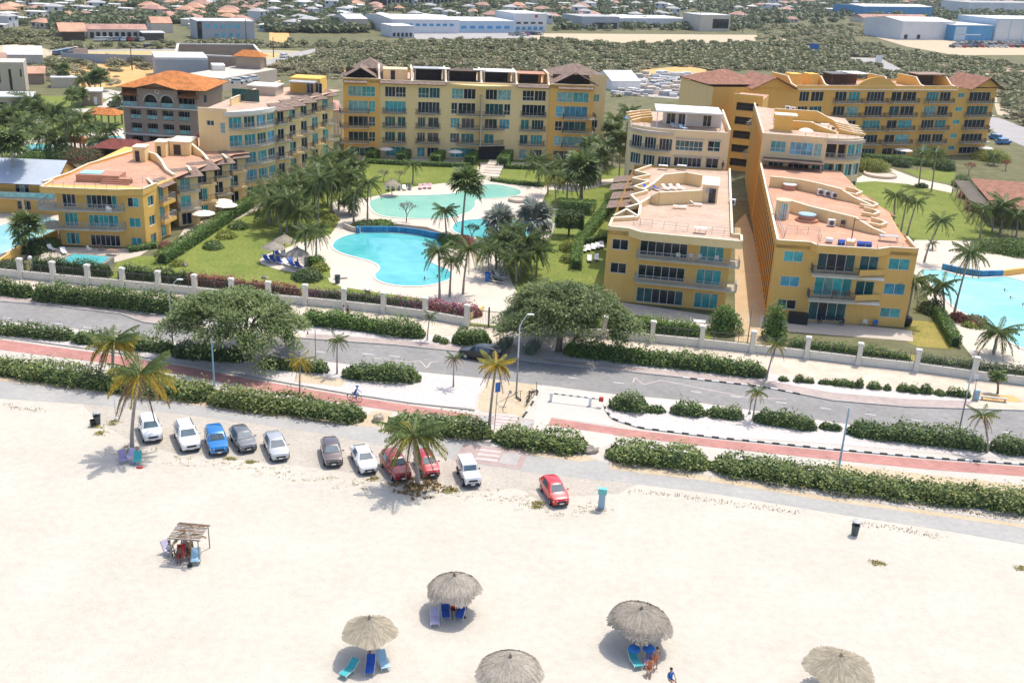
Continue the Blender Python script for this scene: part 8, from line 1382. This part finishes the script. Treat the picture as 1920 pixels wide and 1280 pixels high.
for i,(wm,rm,wx,dy,h,rh)in enumerate((('house_cream','roof_orange',9,7,3,1.9),('cream_white','roof_red',11,8,3,2),('house_pink','roof_orange',8,7,5,1.6),('cream_white','roof_pale',10,7,3.2,.4),('ware_white','roof_grey',9,8,5.4,1.4),('house_cream','roof_red',12,8,3.2,2.1),('ware_pale','roof_pale',10,8,3.4,1.2),('ochre_pale','roof_orange',10,9,3.2,2.2))):
 r=empty('house');b=Mb();b.box(-wx/2,wx/2,-dy/2,dy/2,0,h);link('wall',b.mesh('wall',wm),r);b=Mb();o_=.6;k=dy/2;A_=[(-wx/2-o_,-dy/2-o_,h),(wx/2+o_,-dy/2-o_,h),(wx/2+o_,dy/2+o_,h),(-wx/2-o_,dy/2+o_,h)];t0,t1=(-wx/2+k*.9,0,h+rh),(wx/2-k*.9,0,h+rh);b.quad(A_[0],A_[1],t1,t0);b.quad(A_[2],A_[3],t0,t1);b.tri(A_[1],A_[2],t1);b.tri(A_[3],A_[0],t0);b.quad(*A_[::-1]);link('roof',b.mesh('roof',rm),r)
 for x in(-wx*.32,wx*.3):b=Mb();b.box(-.8,.8,-.06,.02,0,1.3);link('window',b.mesh('window','glass_dark'),r,(x,-dy/2-.01,h-1.9))
 b=Mb();b.box(-.5,.5,-.06,.02,0,2);link('door',b.mesh('door','wood_brown'),r,(0,-dy/2-.01,0));HP.append((r,['cream orange roofed house','white red roofed house','tall pink orange roofed house','white pale roofed house','tall grey roofed house','wide red roofed house','pale blue house','ochre orange roofed house'][i]))
rh_=random.Random(3);used=set();KH=[at(*q)for q in((420,65),(220,70),(800,58),(920,58),(1000,55),(1125,50),(1220,48),(1340,55),(1680,26),(1680,40),(1730,68),(1820,70),(1900,66),(785,8),(1880,18),(290,58),(670,56))];placed=[]
for(x0,x1,y0,y1,n,pal)in((-60,480,2,58,80,(0,1,3,4,5,7,3)),(480,720,4,62,40,(1,3,6,4,0)),(720,1100,0,42,30,(0,3,4,5)),(1000,1500,2,46,58,(3,4,1,6,5)),(1440,1640,2,28,20,(3,4,1)),(1680,1980,-6,14,52,(0,5,2,7))):
 c=0;tries=0
 while c<n and tries<900:
  tries+=1;px,py=rh_.uniform(x0,x1),rh_.uniform(y0,y1);p=at(px,py)
  if any((p-q).length<11 for q in placed)or any((p-q).length<24 for q in KH):continue
  placed.append(p);c+=1;k=rh_.choice(pal);src,what=HP[k];o=src if k not in used else copy_tree(src);used.add(k);o.location=p;o.rotation_euler.z=rh_.choice((-.1,.2,-.4,1.3,.1))+rh_.uniform(-.15,.15);s=rh_.uniform(.6,1.0);o.scale=(s,s,s*rh_.uniform(.9,1.15));later(o,what,'house','houses of the far town')
for k,(r,_)in enumerate(HP):
 if k not in used:
  for ch in list(r.children):bpy.data.objects.remove(ch)
  bpy.data.objects.remove(r)
FC=[]
for col in('white','silver','carblack','blue','red','grey'):
 r=empty('parked_car');b=Mb();b.box(-.9,.9,-2.1,2.1,.3,.95);b.box(-.75,.75,-1.0,1.5,.95,1.5);link('body',b.mesh('body','car_'+col),r);b=Mb();b.box(-.78,.78,-1.06,1.56,1.0,1.36);link('windows',b.mesh('windows','car_glass'),r)
 for y in(-1.3,1.3):b=Mb();b.tube([(-.92,0,0),(.92,0,0)],.32,8);link('wheel',b.mesh('wheel','tyre'),r,(0,y,.32))
 FC.append((r,{'white':'white','silver':'silver','carblack':'black','blue':'blue','red':'red','grey':'grey'}[col]))
fu=set()
def far_car(px,py,rz,z=.08):
 k=rh_.choice((0,0,0,1,1,2,2,3,4,5));src,c=FC[k];o=src if k not in fu else copy_tree(src);fu.add(k);p=at(px,py,z);o.location=p;o.rotation_euler.z=rz;later(o,c+' parked car','car','cars parked in the far lots')
for i in range(9):far_car(104+i*4.8,103-i*.9,.3)
for i in range(14):far_car(182+i*6.4,77+rh_.uniform(-.5,.5),.1)
for i in range(9):far_car(960+i*6.5,66+rh_.uniform(-1,1),.8)
for j in range(3):
 for i in range(13):far_car(1785+i*11+j*6,89-j*3.2+rh_.uniform(-.4,.4),.3+rh_.uniform(-.1,.1))
for x,y,z in((278,90,.1),(533,108,.1),(445,157,3.8),(460,154,3.8),(476,151,3.8),(217,200,.05),(1848,245,.08),(1868,262,.08),(1880,270,.08),(1226,160,.1),(1255,158,.1),(1283,152,.1)):far_car(x,y,rh_.uniform(0,3),z)
for k,(r,_)in enumerate(FC):
 if k not in fu:
  for ch in list(r.children):bpy.data.objects.remove(ch)
  bpy.data.objects.remove(r)
rr=np.random.default_rng(8);b=Mb();X,Y=rr.uniform(0,1,420),rr.uniform(0,1,420)
for x,y in zip(X,Y):
 p=at(1150+x*215,140+y*42);s=rr.uniform(.3,1.5);b.box(p.x-s,p.x+s,p.y-s*.7,p.y+s*.7,0,s*rr.uniform(.4,1.2),int(rr.integers(0,4)),bottom=False)
o=link('rubble',b.mesh('rubble',['rubble','roof_pale','tan_pale','grey_wall']));tag(o,'piles of pale building rubble in the cleared yard','rubble',None,'stuff')
# air
m=bpy.data.materials.new('haze');m.use_nodes=True;nt=m.node_tree;nt.nodes.remove(nt.nodes['Principled BSDF']);v=nt.nodes.new('ShaderNodeVolumePrincipled');v.inputs['Color'].default_value=(.80,.88,.95,1);v.inputs['Density'].default_value=HAZE;v.inputs['Anisotropy'].default_value=.3
nt.links.new(v.outputs[0],nt.nodes['Material Output'].inputs['Volume']);b=Mb();b.box(-5000,6500,-2000,10000,-1,60);me=b.mesh('haze',m);o=link('haze',me);tag(o,'thin pale haze hanging over the whole town','haze',None,'stuff')
name_all()
